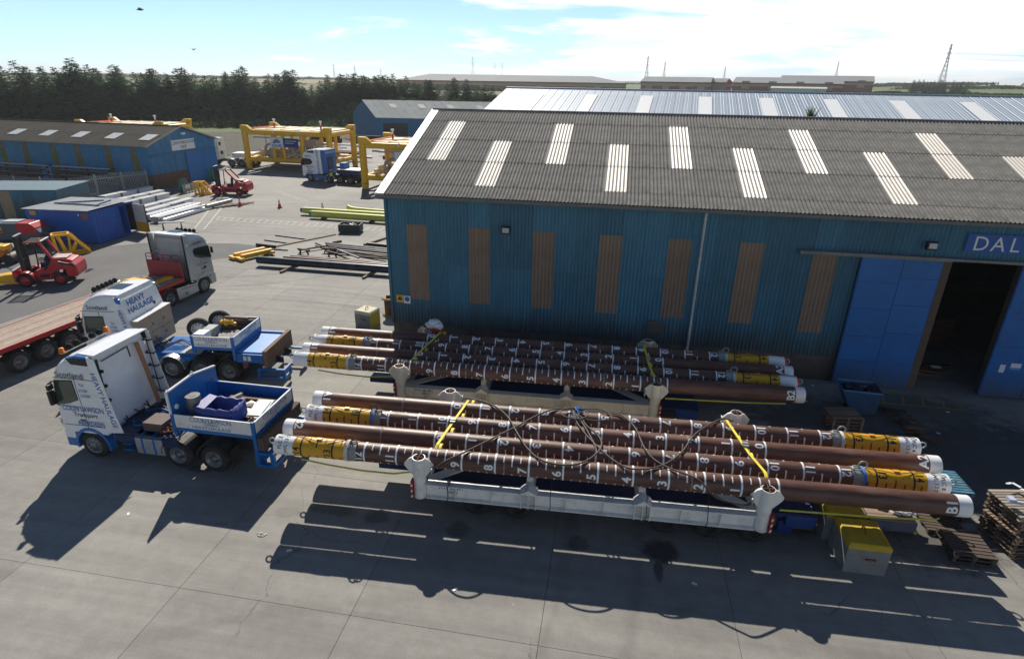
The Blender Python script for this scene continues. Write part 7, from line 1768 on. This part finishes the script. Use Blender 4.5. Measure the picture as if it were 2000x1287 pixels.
# white steel beams on bearers
def beams():
    rows = [(-53.6, 55.0, -53.2, 61.8, 3), (-50.8, 53.5, -50.3, 60.0, 3), (-49.1, 52.6, -48.6, 58.7, 3), (-46.4, 51.4, -46.3, 57.2, 2), (-44.7, 50.2, -44.8, 57.4, 2), (-43.1, 48.7, -42.9, 55.1, 2), (-41.7, 48.0, -41.3, 54.0, 1)]
    names = ['rearmost', 'second', 'third', 'fourth', 'fifth', 'sixth', 'nearest']
    for r, (x0, y0, x1, y1, n) in enumerate(rows):
        a, c = V((x0, y0, 0)), V((x1, y1, 0)); d = (c - a).normalized(); L_ = (c - a).length; ang = math.atan2(d.y, d.x)
        h = .62 if r < 3 else .45
        for k in range(n):
            q0, q1 = L_ * k / n, L_ * (k + 1) / n - .12
            t = thing('steel_beam', '%s row of white steel beams by the fence, %s length' % (names[r], ['left hand', 'middle', 'right hand'][k if n == 3 else (0 if n == 1 else 2 * k)]) if n > 1 else 'nearest row of the white steel beams, a single piece beside the walkway', 'steel beam', tuple(a + d * q0 + V((0, 0, .12))), ang, 'white steel beams')
            b = MB(); w = .42; b.box(0, q1 - q0, -w, w, h - .03, h); b.box(0, q1 - q0, -w, w, 0, .03); b.box(0, q1 - q0, -w * .62, -w * .56, .03, h - .03); b.box(0, q1 - q0, w * .56, w * .62, .03, h - .03); b.build('box_section', white, t)
            b = MB(); b.box(-.05, .0, -w - .03, w + .03, -.02, h + .02); b.build('end_flange', galv, t)
    for k in range(9):
        x = -45.2 + k * .52; b = MB(); b.cyl((x, 49.0 - .1 * k, .2 + .1 * (k % 2)), (x + .1, 54 + rng.uniform(-1, 2), .2 + .1 * (k % 2)), .12 + .04 * (k % 3), n=10)
        tag(b.build('white_tube', [offwhite, galv, white][k % 3]), 'pale tube lying among the nearer rows of white beams', 'tube', 'pale tubes among the white beams')
    for k in range(2):
        b = MB(); y = 50.5 + k * 5; b.box(-54, -41, y, y + .15, 0, .12); tag(b.build('timber_bearer', darktimber), ['nearer timber bearer under the white beams', 'farther timber bearer under the white beams'][k], 'timber')
    b = MB(); b.cyl((-41.0, 54.5, .3), (-40.6, 58.0, .3), .22, n=12); tag(b.build('grey_tube', galv), 'thick grey tube lying beyond the nearest white beam', 'tube')
    for k in range(5):
        b = MB(); b.beam((-40.5 + .35 * k, 55.2 + .5 * k, .1), (-39.9 + .4 * k, 57.4 + .3 * k, .14), .14, .10); tag(b.build('offcut', timber), 'short timber offcut lying past the ends of the white beams', 'offcut', 'timber offcuts past the white beams')
    t = thing('trestle', 'white topped metal trestle beside the open container door', 'trestle', (-37.2, 44.6, 0), R(30))
    for x in (-.7, .7):
        b = MB(); b.beam((x, -.4, 0), (x, 0, 1.0), .06, .06); b.beam((x, .4, 0), (x, 0, 1.0), .06, .06); b.build('leg', chassis, t)
    b = MB(); b.box(-1.0, 1.0, -.1, .1, 1.0, 1.1); b.build('top_rail', offwhite, t); b = MB(); b.box(-1.0, 1.0, -.35, -.25, .3, .45); b.build('lower_rail', timber, t)
beams()
# traffic cones
def cone(x, y, label):
    t = thing('traffic_cone', label, 'traffic cone', (x, y, 0), rng.uniform(0, 1), 'traffic cones')
    b = MB(); b.box(-.24, .24, -.24, .24, 0, .05); b.build('base', rust, t)
    b = MB(); b.lathe([(.19, .05), (.115, .42)], n=16); b.lathe([(.075, .62), (.03, .86), (.001, .865)], n=16); b.build('body', conem, t)
    b = MB(); b.lathe([(.116, .42), (.076, .62)], n=16); b.build('sleeve', signwhite, t)
cone(-38.86, 56.9, 'orange traffic cone nearest the farther forklift'); cone(-34.45, 57.1, 'middle orange traffic cone in the open yard'); cone(-29.44, 56.7, 'orange traffic cone by the end of the pale yellow pipes')
# pale yellow pipes and the bin
def ypipe(a, c, r, label, cap=True):
    t = thing('coated_pipe', label, 'pipe', (*a, .45)); d = V((c[0] - a[0], c[1] - a[1], 0))
    b = MB(); b.pipe((0, 0, 0), d, r, .03, 20); b.build('shell', paleyellow, t)
    b = MB(); n = d.normalized(); b.cyl(-n * .25, n * .02, r * .82, n=18); b.build('end_cap', gasgreen, t)
    for f in (.12, .6):
        p = d * f; b = MB(); b.box(p.x - .15, p.x + .15, p.y - .5, p.y + .5, -.45, -r); b.build('bearer', darktimber, t)
ypipe((-28.8, 53.3), (-18.4, 52.7), .30, 'front pale yellow pipe with green cap, nearer the bin'); ypipe((-30.4, 54.6), (-21, 54.2), .30, 'rear pale yellow pipe with green cap, the one sticking out farther left')
b = MB(); b.tube(cr([(-26.3, 55.9, .7), (-25.4, 55.7, .55), (-22, 55.4, .5), (-20.5, 55.3, .5)]), .22, 10); tag(b.build('bent_pipe', paleyellow), 'short bent pale yellow pipe lying behind the two straight ones', 'pipe')
t = thing('parts_bin', 'dark grey steel bin holding pale scrap by the painted walkway', 'bin', (-22.9, 48.9, 0), R(8))
b = MB(); b.box(-.95, .95, -.6, -.55, .1, .75); b.box(-.95, .95, .55, .6, .1, .75); b.box(-.95, -.9, -.55, .55, .1, .75); b.box(.9, .95, -.55, .55, .1, .75); b.box(-.9, .9, -.55, .55, .08, .14); b.build('bin_wall', mat('dark_bin', (.035, .045, .042), .6), t)
b = MB()
for k in range(6): b.blob((-.5 + .2 * k, rng.uniform(-.3, .3), .55), .2, jit=.4)
tag(b.build('scrap', galv), 'pale metal scrap heaped inside the dark bin', 'scrap')
for o in (bpy.data.objects['scrap'],): o.location = (-22.9, 48.9, 0)
b = MB(); b.box(-22.4, -22.3, 55.9, 56.0, 0, 1.9); b.tube([(-22.35, 55.95, 1.8), (-21.6, 56.2, 1.2)], .03, 5); b.tube([(-22.35, 55.95, .5), (-21.6, 56.2, 1.2)], .03, 5); tag(b.build('thin_post', galv), 'thin braced metal post showing past the warehouse corner', 'post')
# stock of steel lengths on the ground
def stock(label, a, c, r, z, m, name='steel_tube', kind_='tube', bearers=(.2, .75)):
    b = MB(); b.pipe((a[0], a[1], z), (c[0], c[1], z), r, r * .18, 14) if r > .05 else b.cyl((a[0], a[1], z), (c[0], c[1], z), r, n=7)
    return tag(b.build(name, m), label, kind_)
def bar(label, a, c, w, h, z, m, name='steel_bar', cat='bar', grp=None):
    b = MB(); b.beam((a[0], a[1], z), (c[0], c[1], z), w, h); return tag(b.build(name, m), label, cat, grp)
stock('thickest dark navy pipe at the front of the steel stock', (-25.1, 37.8), (-12.6, 37.5), .27, .42, mat('navy_pipe', (.018, .024, .045), .35, var=.2, dirt=.4, dirtcol=(.12, .11, .11)), bearers=())
bar('nearer timber bearer sticking out in front of the navy pipe at left', (-22.6, 36.4), (-22.1, 39.2), .16, .14, .07, timber, 'timber_bearer', 'timber')
bar('timber bearer sticking out in front of the navy pipe near the warehouse', (-16.5, 36.4), (-16.1, 39.2), .16, .14, .07, timber, 'timber_bearer', 'timber')
stock('longest rusty brown pipe just behind the navy pipe', (-23.7, 38.9), (-12.8, 38.45), .17, .32, pilebrown); stock('second rusty brown pipe, touching the longest one', (-23.4, 39.35), (-12.8, 38.9), .15, .30, pilebrown); stock('thinner pale brown tube behind the rusty pipes', (-22.8, 39.8), (-13, 39.3), .10, .25, rust)
for k in range(5): stock('dark mill steel rod in the bundle behind the bent stands', (-22.6 + .2 * k, 43.4 - .28 * k), (-13, 42.4 - .28 * k), .075, .38 + .02 * (k % 2), darksteel, 'steel_rod', 'rod')['group'] = 'bundle of mill steel rods'
for k, (ax, ay, cx, cy) in enumerate(((-23.8, 44.0, -20.5, 41.5), (-24.0, 41.6, -22.2, 43.6), (-21.5, 41.0, -19.5, 41.0), (-19.4, 41.8, -16.6, 41.0), (-18.6, 40.6, -15.2, 40.4), (-21.8, 42.6, -18.4, 40.2))):
    bar(['crooked dark bar at the left end of the rods', 'short bar leaning across the rods at left', 'short stout bar below the rods', 'dark bar lying slantwise among the rods, right of centre', 'long thin bar in front of the rods by the warehouse', 'dark bar lying diagonally under the rods'][k], (ax, ay), (cx, cy), .14, .10, .16 + .03 * k, [rust, darktimber, chassis][k % 3])
for k, (x, y) in enumerate(((-20.9, 41.0), (-15.9, 40.9), (-23.4, 41.3), (-21.6, 42.0))):
    t = thing('pipe_stand', ['rusty two legged stand under the middle of the rods', 'rusty two legged stand by the warehouse end of the rods', 'rusty two legged stand at the left end of the steel stock', 'rusty two legged stand behind the middle one'][k], 'stand', (x, y, 0), rng.uniform(-.4, .4))
    for s in (-1, 1):
        b = MB(); b.beam((s * .45, 0, 0), (s * .25, 0, .35), .09, .09); b.build('leg', rust, t)
    b = MB(); b.box(-.6, .6, -.07, .07, .3, .4); b.build('top_bar', rust, t)
bar('long pale plank lying diagonally at the back left of the steel stock', (-27.0, 42.2), (-23.8, 47.6), .30, .06, .05, timber, 'plank', 'plank')
bar('thin dark bar crossing the pale plank, the farther one', (-28.6, 46.1), (-25.2, 45.4), .10, .08, .05, darksteel); bar('thin dark bar left of the pale plank, the nearer one', (-28.6, 44.4), (-26.0, 43.9), .10, .08, .05, darksteel)
stock('short dark tube lying left of the crooked bars', (-28.2, 42.6), (-26.4, 42.3), .12, .14, chassis); bar('thin dark rod lying below the short dark tube', (-27.4, 41.9), (-25.1, 41.9), .07, .07, .05, darksteel)
bar('dark square beam near the warehouse, behind the rods', (-19.6, 44.6), (-13, 43.7), .22, .26, .18, chassis, 'steel_beam', 'steel beam')
for k in range(3): bar(['rearmost thin dark bar by the warehouse corner', 'middle thin dark bar by the warehouse corner', 'nearest thin dark bar by the warehouse corner'][k], (-18.5 + .5 * k, 46.6 - .55 * k), (-13, 46.2 - .55 * k), .09, .09, .06, darksteel)
bar('pale brown timber lying between the bin and the square beam', (-19.9, 44.7), (-19.0, 47.3), .2, .14, .08, timber, 'timber', 'timber'); bar('thin pale bar in front of the dark square beam', (-19.2, 43.7), (-13, 43.3), .08, .06, .05, galv); bar('short wooden chock beside the rods', (-22.7, 44.8), (-22.2, 45.4), .14, .14, .08, timber, 'chock', 'chock')
for k in range(2):
    t = thing('yellow_spreader', ['left yellow steel spreader lying by the steel stock', 'right yellow steel spreader lying by the steel stock'][k], 'spreader', (-27.2 + .75 * k, 40.0 - .25 * k, 0), R(62))
    b = MB(); b.box(-1.2, 1.3, -.16, .16, .1, .42); b.build('main_beam', yellow, t, bev=.02); b = MB(); b.box(-1.5, -1.2, -.45, .3, .05, .25); b.box(1.0, 1.25, -.5, .5, .12, .3); b.build('end_bracket', yellow, t)
# concrete block and cable reels by the corner
def block(label, x, y, rz, w, d, h, top):
    t = thing('concrete_block', label, 'concrete block', (x, y, 0), rz)
    b = MB(); e = .05
    b.loft([[(sx * (w / 2 - q), sy * (d / 2 - q), z) for sx, sy in ((-1, -1), (1, -1), (1, 1), (-1, 1))] for z, q in ((0, 0), (h - e, 0))], smooth=False); b.build('block', concreteblk, t)
    b = MB(); b.loft([[(sx * (w / 2 - q), sy * (d / 2 - q), z) for sx, sy in ((-1, -1), (1, -1), (1, 1), (-1, 1))] for z, q in ((h - .17, -.003), (h - e, -.003), (h, e))], smooth=False); b.build('painted_top', top, t)
    b = MB(); b.torus((0, 0, h + .02), .12, .02, 'x', 14, 5); b.build('lifting_loop', rust, t)
    b = MB(); b.box(-.05, .22, -d / 2 - .04, -d / 2 + .01, h * .5, h * .5 + .05); b.build('side_hook', rust, t)
    return t
pb = block('pale yellow topped concrete block by the warehouse corner, behind the far piles', -12.95, 28.72, R(-12), .98, .95, .95, mat('pale_yellow_top', (.60, .58, .38), .8, var=.1, dirt=.5, dirtcol=(.45, .44, .38)))
b = MB(); b.box(.4905, .4945, -.47, .47, .0, .78)
b.build('yellow_side', blockyellow, pb)
def reel(label, x, y, h, r):
    t = thing('cable_reel', label, 'cable reel', (x, y, 0), .3)
    b = MB(); b.lathe([(.001, 0), (r, 0), (r, .05), (r * .55, .06), (r * .55, h - .06), (r, h - .05), (r, h), (r * .12, h), (r * .12, h - .1), (.001, h - .1)], n=24); b.build('drum', mat('reel_wood', (.30, .20, .10), .85, var=.25, dirt=.4), t)
    b = MB(); b.lathe([(r * .56, .08), (r * .72, .12), (r * .72, h - .14), (r * .56, h - .09)], n=24); b.build('wound_cable', rust, t)
    b = MB(); b.box(-.25, .2, -.06, .06, h, h + .14); b.build('top_batten', rust, t)
reel('nearer rusty cable reel standing by the warehouse corner', -12.25, 30.5, 1.05, .52); reel('farther cable reel just showing past the warehouse corner', -11.75, 31.9, 1.1, .5)

# ------------------------------------------------------------------ right foreground: blocks and pallets
block('front yellow topped concrete block below the B1 end of the near pile', 7.72, 14.84, R(1), 1.12, 1.16, 1.0, blockyellow)
block('second yellow topped concrete block, close behind the front one', 7.50, 16.08, R(2), 1.12, 1.16, 1.0, blockyellow)
block('rear yellow topped concrete block under the middle piles', 7.30, 17.34, R(-1), 1.12, 1.16, 1.0, blockyellow)
_pm = {}
def pallet(parent, w, l, m, z, x=0, y=0, a=0., hgt=.14, nb=9):
    """one pallet, boards run along x (w), stringers along y (l)"""
    k = (w, l, m.name, nb)
    if k not in _pm:
        d = []
        bw = l / nb
        bb = MB(); bb.box(-w / 2, w / 2, -bw * .36, bw * .36, -.012, .012); bd = bb.mesh('board', m)
        sb = MB()
        for sx in (-.46, 0, .46):
            for sy in (-.44, 0, .44): sb.box(sx * w - .05, sx * w + .05, sy * l - .06, sy * l + .06, -.045, .045)
            sb.box(sx * w - .05, sx * w + .05, -l / 2, l / 2, .045, .062)
        st = sb.mesh('stringer', m); _pm[k] = (bd, st, bw)
    bd, st, bw = _pm[k]
    s = thing('pallet', '', '', (0, 0, 0)) if parent is None else None
    t = parent if parent is not None else s
    def put(nm, me, px, py, pz):
        c, sn = math.cos(a), math.sin(a); return link(nm, me, t, (x + c * px - sn * py, y + sn * px + c * py, z + pz), a)
    put('stringer', st, 0, 0, .07)
    for i in range(nb): put('board', bd, 0, -l / 2 + bw * (i + .5), .145)
    for i in (0, nb // 2, nb - 1): put('board', bd, 0, -l / 2 + bw * (i + .5), .012)
    return t
def pallet_stack(n, x, y, rz, w, l, m, labels, group=None, jit=.03, nb=9, mats_=None, z0=0, step=.16):
    for k in range(n):
        t = thing('pallet', labels(k, n), 'pallet', (x + rng.uniform(-jit, jit), y + rng.uniform(-jit, jit), z0 + k * step), rz + rng.uniform(-jit, jit), group)
        pallet(t, w, l, (mats_[k % len(mats_)] if mats_ else m), 0, nb=nb)
ordn = ['bottom', 'second', 'third', 'fourth', 'fifth', 'sixth', 'seventh', 'eighth', 'ninth', 'tenth']
pallet_stack(4, 9.72, 22.55, R(8), 1.2, .97, palletbrown, lambda k, n: '%s brown pallet of the short stack in front of the blue skip' % (ordn[k] if k < n - 1 else 'top'), 'short stack of brown pallets', .02, 6, step=.15)
pallet_stack(7, 11.15, 17.7, R(2), 1.05, 1.2, palletblue, lambda k, n: 'blue painted pallet on top of the stack behind the B1 pile end' if k == n - 1 else '%s pallet in the blue topped stack behind the B1 pile end' % ordn[k], 'blue topped stack of pallets', .02, 9, [darktimber, darktimber, palletbrown, darktimber, palletblue, palletblue, palletblue])
pallet_stack(2, 11.0, 15.8, R(-1), 1.08, 1.2, darktimber, lambda k, n: ['lower dark pallet of the low pile in front of the tall stack', 'upper dark pallet of the low pile in front of the tall stack'][k], 'low pile of dark pallets', .03, 8)
pallet_stack(1, 10.85, 16.85, R(1), 1.1, .95, darktimber, lambda k, n: 'dark pallet lying between the low pile and the blue topped stack', None, .03, 7, z0=.0)
pallet_stack(9, 12.95, 16.55, R(13), 1.9, 1.3, pallettop, lambda k, n: 'weathered pallet on top of the tall stack at the right edge' if k == n - 1 else '%s pallet of the tall stack at the right edge' % ordn[k], 'tall stack of weathered pallets', .06, 10, [palletbrown, timber, darktimber, palletbrown, timber, palletbrown, timber, palletbrown, pallettop], step=.16)
b = MB()
for k in range(14):
    x, y = 12.3 + rng.uniform(0, 1.4), 16.3 + rng.uniform(-.4, .9); w = rng.uniform(.05, .16); b.M = Matrix.Translation((x, y, 1.60 + .004 * k)) @ Matrix.Rotation(rng.uniform(0, 3), 4, 'Z'); b.box(-w, w, -w * .4, w * .4, 0, .012)
tag(b.build('plastic_scraps', signwhite), 'scraps of white plastic on top of the tall pallet stack', 'plastic')
b = MB(); b.tube(cr([(12.0, 16.2, 1.62), (12.3, 16.1, 1.66), (12.7, 15.9, 1.63), (13.2, 15.75, 1.66)]), .05, 6); b.box(11.95, 12.12, 16.15, 16.35, 1.6, 1.72); tag(b.build('plastic_wrap', mat('pale_wrap', (.5, .55, .68), .4)), 'pale plastic wrapping twisted along the front of the tall pallet stack', 'plastic')
# flat crates with packing material under the pile ends
def flat_crate(label, x, y, rz, w, l, h, topm, sidem):
    t = thing('flat_crate', label, 'crate', (x, y, 0), rz)
    for k in range(4):
        b = MB(); b.box(-w / 2, w / 2, -l / 2 + l * k / 4 + .01, -l / 2 + l * (k + 1) / 4 - .01, h - .03, h); b.build('top_board', topm, t)
    for s in (-1, 1):
        b = MB(); b.box(-w / 2, w / 2, s * l / 2 - .02, s * l / 2 + .02, .1, h - .03); b.build('side_board', sidem, t)
        b = MB(); b.box(s * w / 2 - .02, s * w / 2 + .02, -l / 2, l / 2, .1, h - .03); b.build('end_board', sidem, t)
    b = MB()
    for s in (-.4, .4): b.box(-w / 2, w / 2, s * l - .05, s * l + .05, 0, .1)
    b.build('skid', darktimber, t)
    return t
flat_crate('flat pale plywood crate left of the yellow blocks, under the near piles', 6.1, 16.4, R(2), 1.25, 1.3, .55, mat('stained_ply', (.40, .35, .27), .85, var=.2, scale=2, dirt=.7, dirtcol=(.12, .09, .06), dscale=2.5), palletbrown)
flat_crate('open topped flat timber crate right of the yellow blocks, under the near piles', 9.15, 16.75, R(2), 1.35, 1.1, .45, timber, mat('grey_blue_board', (.10, .11, .16), .85, var=.25))
flat_crate('narrow pale board crate between the yellow blocks and the open crate', 8.35, 17.1, R(2), .5, 1.4, .42, timber, palletbrown)
b = MB()
for k in range(5): b.blob((9.0 + .2 * k, 16.9 - .08 * k + .1 * math.sin(k * 2), .52), .17, jit=.45, flat=.5)
tag(b.build('plastic_sheet', mat('pinkish_plastic', (.62, .58, .57), .4)), 'crumpled pale plastic sheet on the open crate right of the yellow blocks', 'plastic')
b = MB(); b.beam((9.75, 17.1, .55), (9.85, 16.15, .1), .09, .02); b.beam((9.6, 17.0, .6), (9.85, 16.6, .42), .08, .02); tag(b.build('yellow_strap_end', strapyellow), 'loose yellow strap hanging off the corner of the open crate', 'strap')
b = MB(); b.box(5.7, 6.15, 15.6, 15.95, .0, .42); b.box(5.72, 5.84, 15.58, 15.6, .1, .2); tag(b.build('blue_plastic_tub', mat('deep_blue_tub', (.012, .04, .2), .5), bev=.05), 'blue plastic tub on the ground by the tail of the near trailer', 'tub')
# skip and scrap in the shade of the warehouse
t = thing('tipping_skip', 'dark blue tipping skip standing in the warehouse shade beyond the brown pallets', 'skip', (10.85, 23.95, 0), R(-3))
b = MB(); P0 = [(-.45, -.45), (.45, -.45), (.45, .45), (-.45, .45)]; P1 = [(-.95, -.5), (.55, -.5), (.55, .55), (-.95, .55)]
b.add([(x, y, .12) for x, y in P0] + [(x, y, 1.12) for x, y in P1] + [(x * .96, y * .96, 1.12) for x, y in P1] + [(x * .9, y * .9, .2) for x, y in P0], [(0, 1, 5, 4), (1, 2, 6, 5), (2, 3, 7, 6), (3, 0, 4, 7), (4, 5, 9, 8), (5, 6, 10, 9), (6, 7, 11, 10), (7, 4, 8, 11), (8, 9, 13, 12), (9, 10, 14, 13), (10, 11, 15, 14), (11, 8, 12, 15), (12, 13, 14, 15)]); b.build('tub', mat('skip_blue', (.016, .07, .16), .55, var=.2, dirt=.5), t)
b = MB(); b.box(-.5, .5, -.4, -.28, 0, .12); b.box(-.5, .5, .28, .4, 0, .12); b.build('fork_pocket', chassis, t)
b = MB(); b.tube([(x, y, 1.13) for x, y in P1] + [(P1[0][0], P1[0][1], 1.13)], .035, 6); b.build('rim', mat('skip_rim', (.03, .16, .42), .5), t)
b = MB()
for k in range(7): b.blob((-.5 + .17 * k, rng.uniform(-.3, .3), .98 + .05 * math.sin(k)), .19, jit=.35, flat=.6)
so = b.build('rubbish', mat('black_sack', (.02, .021, .022), .3)); so.location = (10.85, 23.95, 0); tag(so, 'black rubbish heaped in the tipping skip', 'rubbish')
for k in range(9):
    x, y = 12.0 + .09 * k + rng.uniform(-.15, .15), 24.1 - .29 * k + rng.uniform(-.12, .12); b = MB(); b.M = Matrix.Translation((x, y, .12 + .06 * (k % 3))) @ Matrix.Rotation(rng.uniform(-.8, .8), 4, 'Z') @ Matrix.Rotation(rng.uniform(-.25, .25), 4, 'Y'); b.box(-.42, .42, -.09, .09, -.05, .05)
    tag(b.build('scrap_piece', [rust, chassis, darktimber][k % 3]), ['rusty', 'black', 'timber'][k % 3] + ' piece of scrap lying right of the tipping skip in the shade', 'scrap', ['rusty', 'black', 'timber'][k % 3] + ' scrap by the tipping skip')
for k, (x, y) in enumerate(((10.2, 21.2), (10.9, 21.6), (13.4, 22.7), (8.9, 24.4), (9.6, 26.0), (14.6, 24.6), (8.0, 21.5), (3.0, 13.0), (-3.4, 11.6), (-14.2, 12.6), (-8.5, 12.1))):
    b = MB(); b.M = Matrix.Translation((x, y, .004)) @ Matrix.Rotation(k * 1.3, 4, 'Z'); b.box(-.07, .07, -.035, .035, 0, .012); tag(b.build('litter', signwhite), 'small pale scrap of litter on the yard', 'litter', 'litter on the yard')
b = MB(); b.tube(cr([(-9.8, 12.55, .02), (-9.65, 12.6, .03), (-9.72, 12.48, .02), (-9.55, 12.5, .03), (-9.5, 12.6, .02)]), .012, 5); tag(b.build('rope_scrap', offwhite), 'scrap of pale rope on the concrete below the left end of the near piles', 'rope')
# plant parked at the left edge behind the forklift
def genset():
    t = thing('compressor', 'grey and red mobile compressor at the left edge behind the nearer forklift', 'compressor', (-45.6, 38.4, 0), R(14))
    b = MB(); b.prism([(-2.2, .75), (1.9, .75), (2.0, 1.3), (1.4, 2.0), (-2.2, 2.05)], 'y', -.75, .75); b.build('canopy', mat('slate_canopy', (.085, .10, .13), .45, dirt=.3), t, bev=.05)
    b = MB(); b.prism([(.4, 1.2), (1.75, 1.2), (1.75, 1.66), (1.38, 2.02), (.4, 2.04)], 'y', -.76, .76); b.build('red_hood', redfork, t, bev=.03)
    b = MB(); b.box(-.9, .35, -.3, .6, 2.055, 2.09); b.build('pale_lid', mat('pale_lid', (.42, .47, .48), .5), t)
    b = MB(); b.box(-1.4, -.7, -.765, -.751, 1.3, 1.75); b.build('logo_plate', signyellow, t); b = MB(); b.box(-1.38, -.72, -.768, -.764, 1.34, 1.5); b.build('logo_stripe', red, t)
    for s in (-1, 1):
        for x in (-.6, .5): wheel(t, x, s * .85, .33, .2, s, galv)
    b = MB(); b.box(-2.0, 2.0, -.7, .7, .5, .745); b.build('frame', chassis, t)
genset()
def orange_plant():
    t = thing('road_roller', 'low orange and yellow machine at the left edge, partly behind the nearer forklift', 'machine', (-42.9, 34.4, 0), R(20))
    b = MB(); b.box(-1.2, .4, -.5, .5, .55, 1.0); b.build('orange_body', mat('machine_orange', (.62, .16, .02), .45, dirt=.3), t, bev=.06)
    b = MB(); b.box(-.6, .5, -.45, .45, 1.01, 1.35); b.build('yellow_hood', yellow, t, bev=.06)
    for x in (-1.0, .5):
        b = MB(); b.cyl((x, -.5, .38), (x, .5, .38), .38, n=20); b.build('drum', chassis, t)
    b = MB(); b.beam((.5, 0, .9), (1.3, 0, 1.5), .05, .05); b.beam((1.3, -.3, 1.5), (1.3, .3, 1.5), .05, .05); b.build('tow_handle', offwhite, t)
    b = MB(); b.blob((-1.1, .1, 1.15), .3, jit=.3); b.build('engine_lump', rust, t)
orange_plant()
b = MB(); b.box(-46.2, -43.2, 33.2, 34.6, .04, .5); tag(b.build('black_skid', chassis, bev=.03), 'low black skid tray on the asphalt at the left edge', 'skid')
def rail():
    t = thing('guard_rail', 'thin blue guard rail in front of the blue container', 'rail', (-44.6, 38.3, 0), R(22))
    b = MB()
    for x in (0, 1.6, 3.0): b.beam((x, 0, 0), (x, 0, 1.15), .04, .04)
    b.beam((0, 0, 1.13), (3.0, 0, 1.13), .05, .05); b.beam((0, 0, .6), (3.0, 0, .6), .04, .04); b.build('rail_tube', mat('rail_blue', (.10, .22, .36), .5), t)
rail()
# clutter behind the yellow frames
for k in range(46):
    x = -62 + rng.uniform(0, 44); y = 91 + rng.uniform(0, 22); L_ = rng.uniform(3, 8)
    b = MB(); a = rng.uniform(-.12, .12); r = rng.uniform(.12, .3); z = r + rng.choice((0, .5, .9, 1.3)); b.cyl((x, y, z), (x + L_, y + L_ * a, z), r, n=8)
    tag(b.build('stored_tube', [white, timber, offwhite, galv, rust][k % 5]), ['white', 'timber coloured', 'cream', 'grey', 'rusty'][k % 5] + ' tube lying in the clutter behind the yellow frames', 'tube', ['white', 'timber coloured', 'cream', 'grey', 'rusty'][k % 5] + ' tubes behind the yellow frames')
for k in range(5):
    b = MB(); x = -62 + k * 9; b.box(x, x + 6.5, 117, 118.2, .4, 1.3); b.box(x + .3, x + 6.2, 117.2, 118, 1.301, 2.0)
    tag(b.build('rusty_bundle', mat('dark_maroon_stock', (.05, .022, .02), .85, var=.3)), ['leftmost', 'second', 'third', 'fourth', 'rightmost'][k] + ' dark maroon bundle of long stock behind the yellow frames', 'steel stock')
b = MB(); b.box(-27.5, -24.6, 79.5, 82, .1, 2.7); b.box(-27.55, -24.55, 79.4, 79.49, .1, 2.7); tag(b.build('dark_container', mat('dark_brown_container', (.035, .02, .025), .7)), 'dark brown container standing between the two yellow frames', 'container')
b = MB(); b.box(-36.2, -33.8, 92, 93.6, .5, 3.0); tag(b.build('cream_tank', mat('module_tan', (0, 0, 0)), bev=.06), 'cream tank standing behind the left yellow frame', 'tank')
# white van by the frames
for o in bpy.data.objects:
    if o.parent and 'category' in o: del o['category']
# ------------------------------------------------------------------ summer haze
def make_haze():
    b = MB(); b.box(-11600, 11600, -11600, 11600, -14, 85)
    m = bpy.data.materials.new('haze'); m.use_nodes = True; nt = m.node_tree; nt.nodes.clear()
    pv = nt.nodes.new('ShaderNodeVolumePrincipled'); pv.inputs['Color'].default_value = (.93, .97, 1, 1); pv.inputs['Density'].default_value = HAZE; pv.inputs['Anisotropy'].default_value = .35
    out = nt.nodes.new('ShaderNodeOutputMaterial'); nt.links.new(pv.outputs[0], out.inputs['Volume'])
    kind(b.build('haze', m), 'stuff')
HAZE = .00019
make_haze()
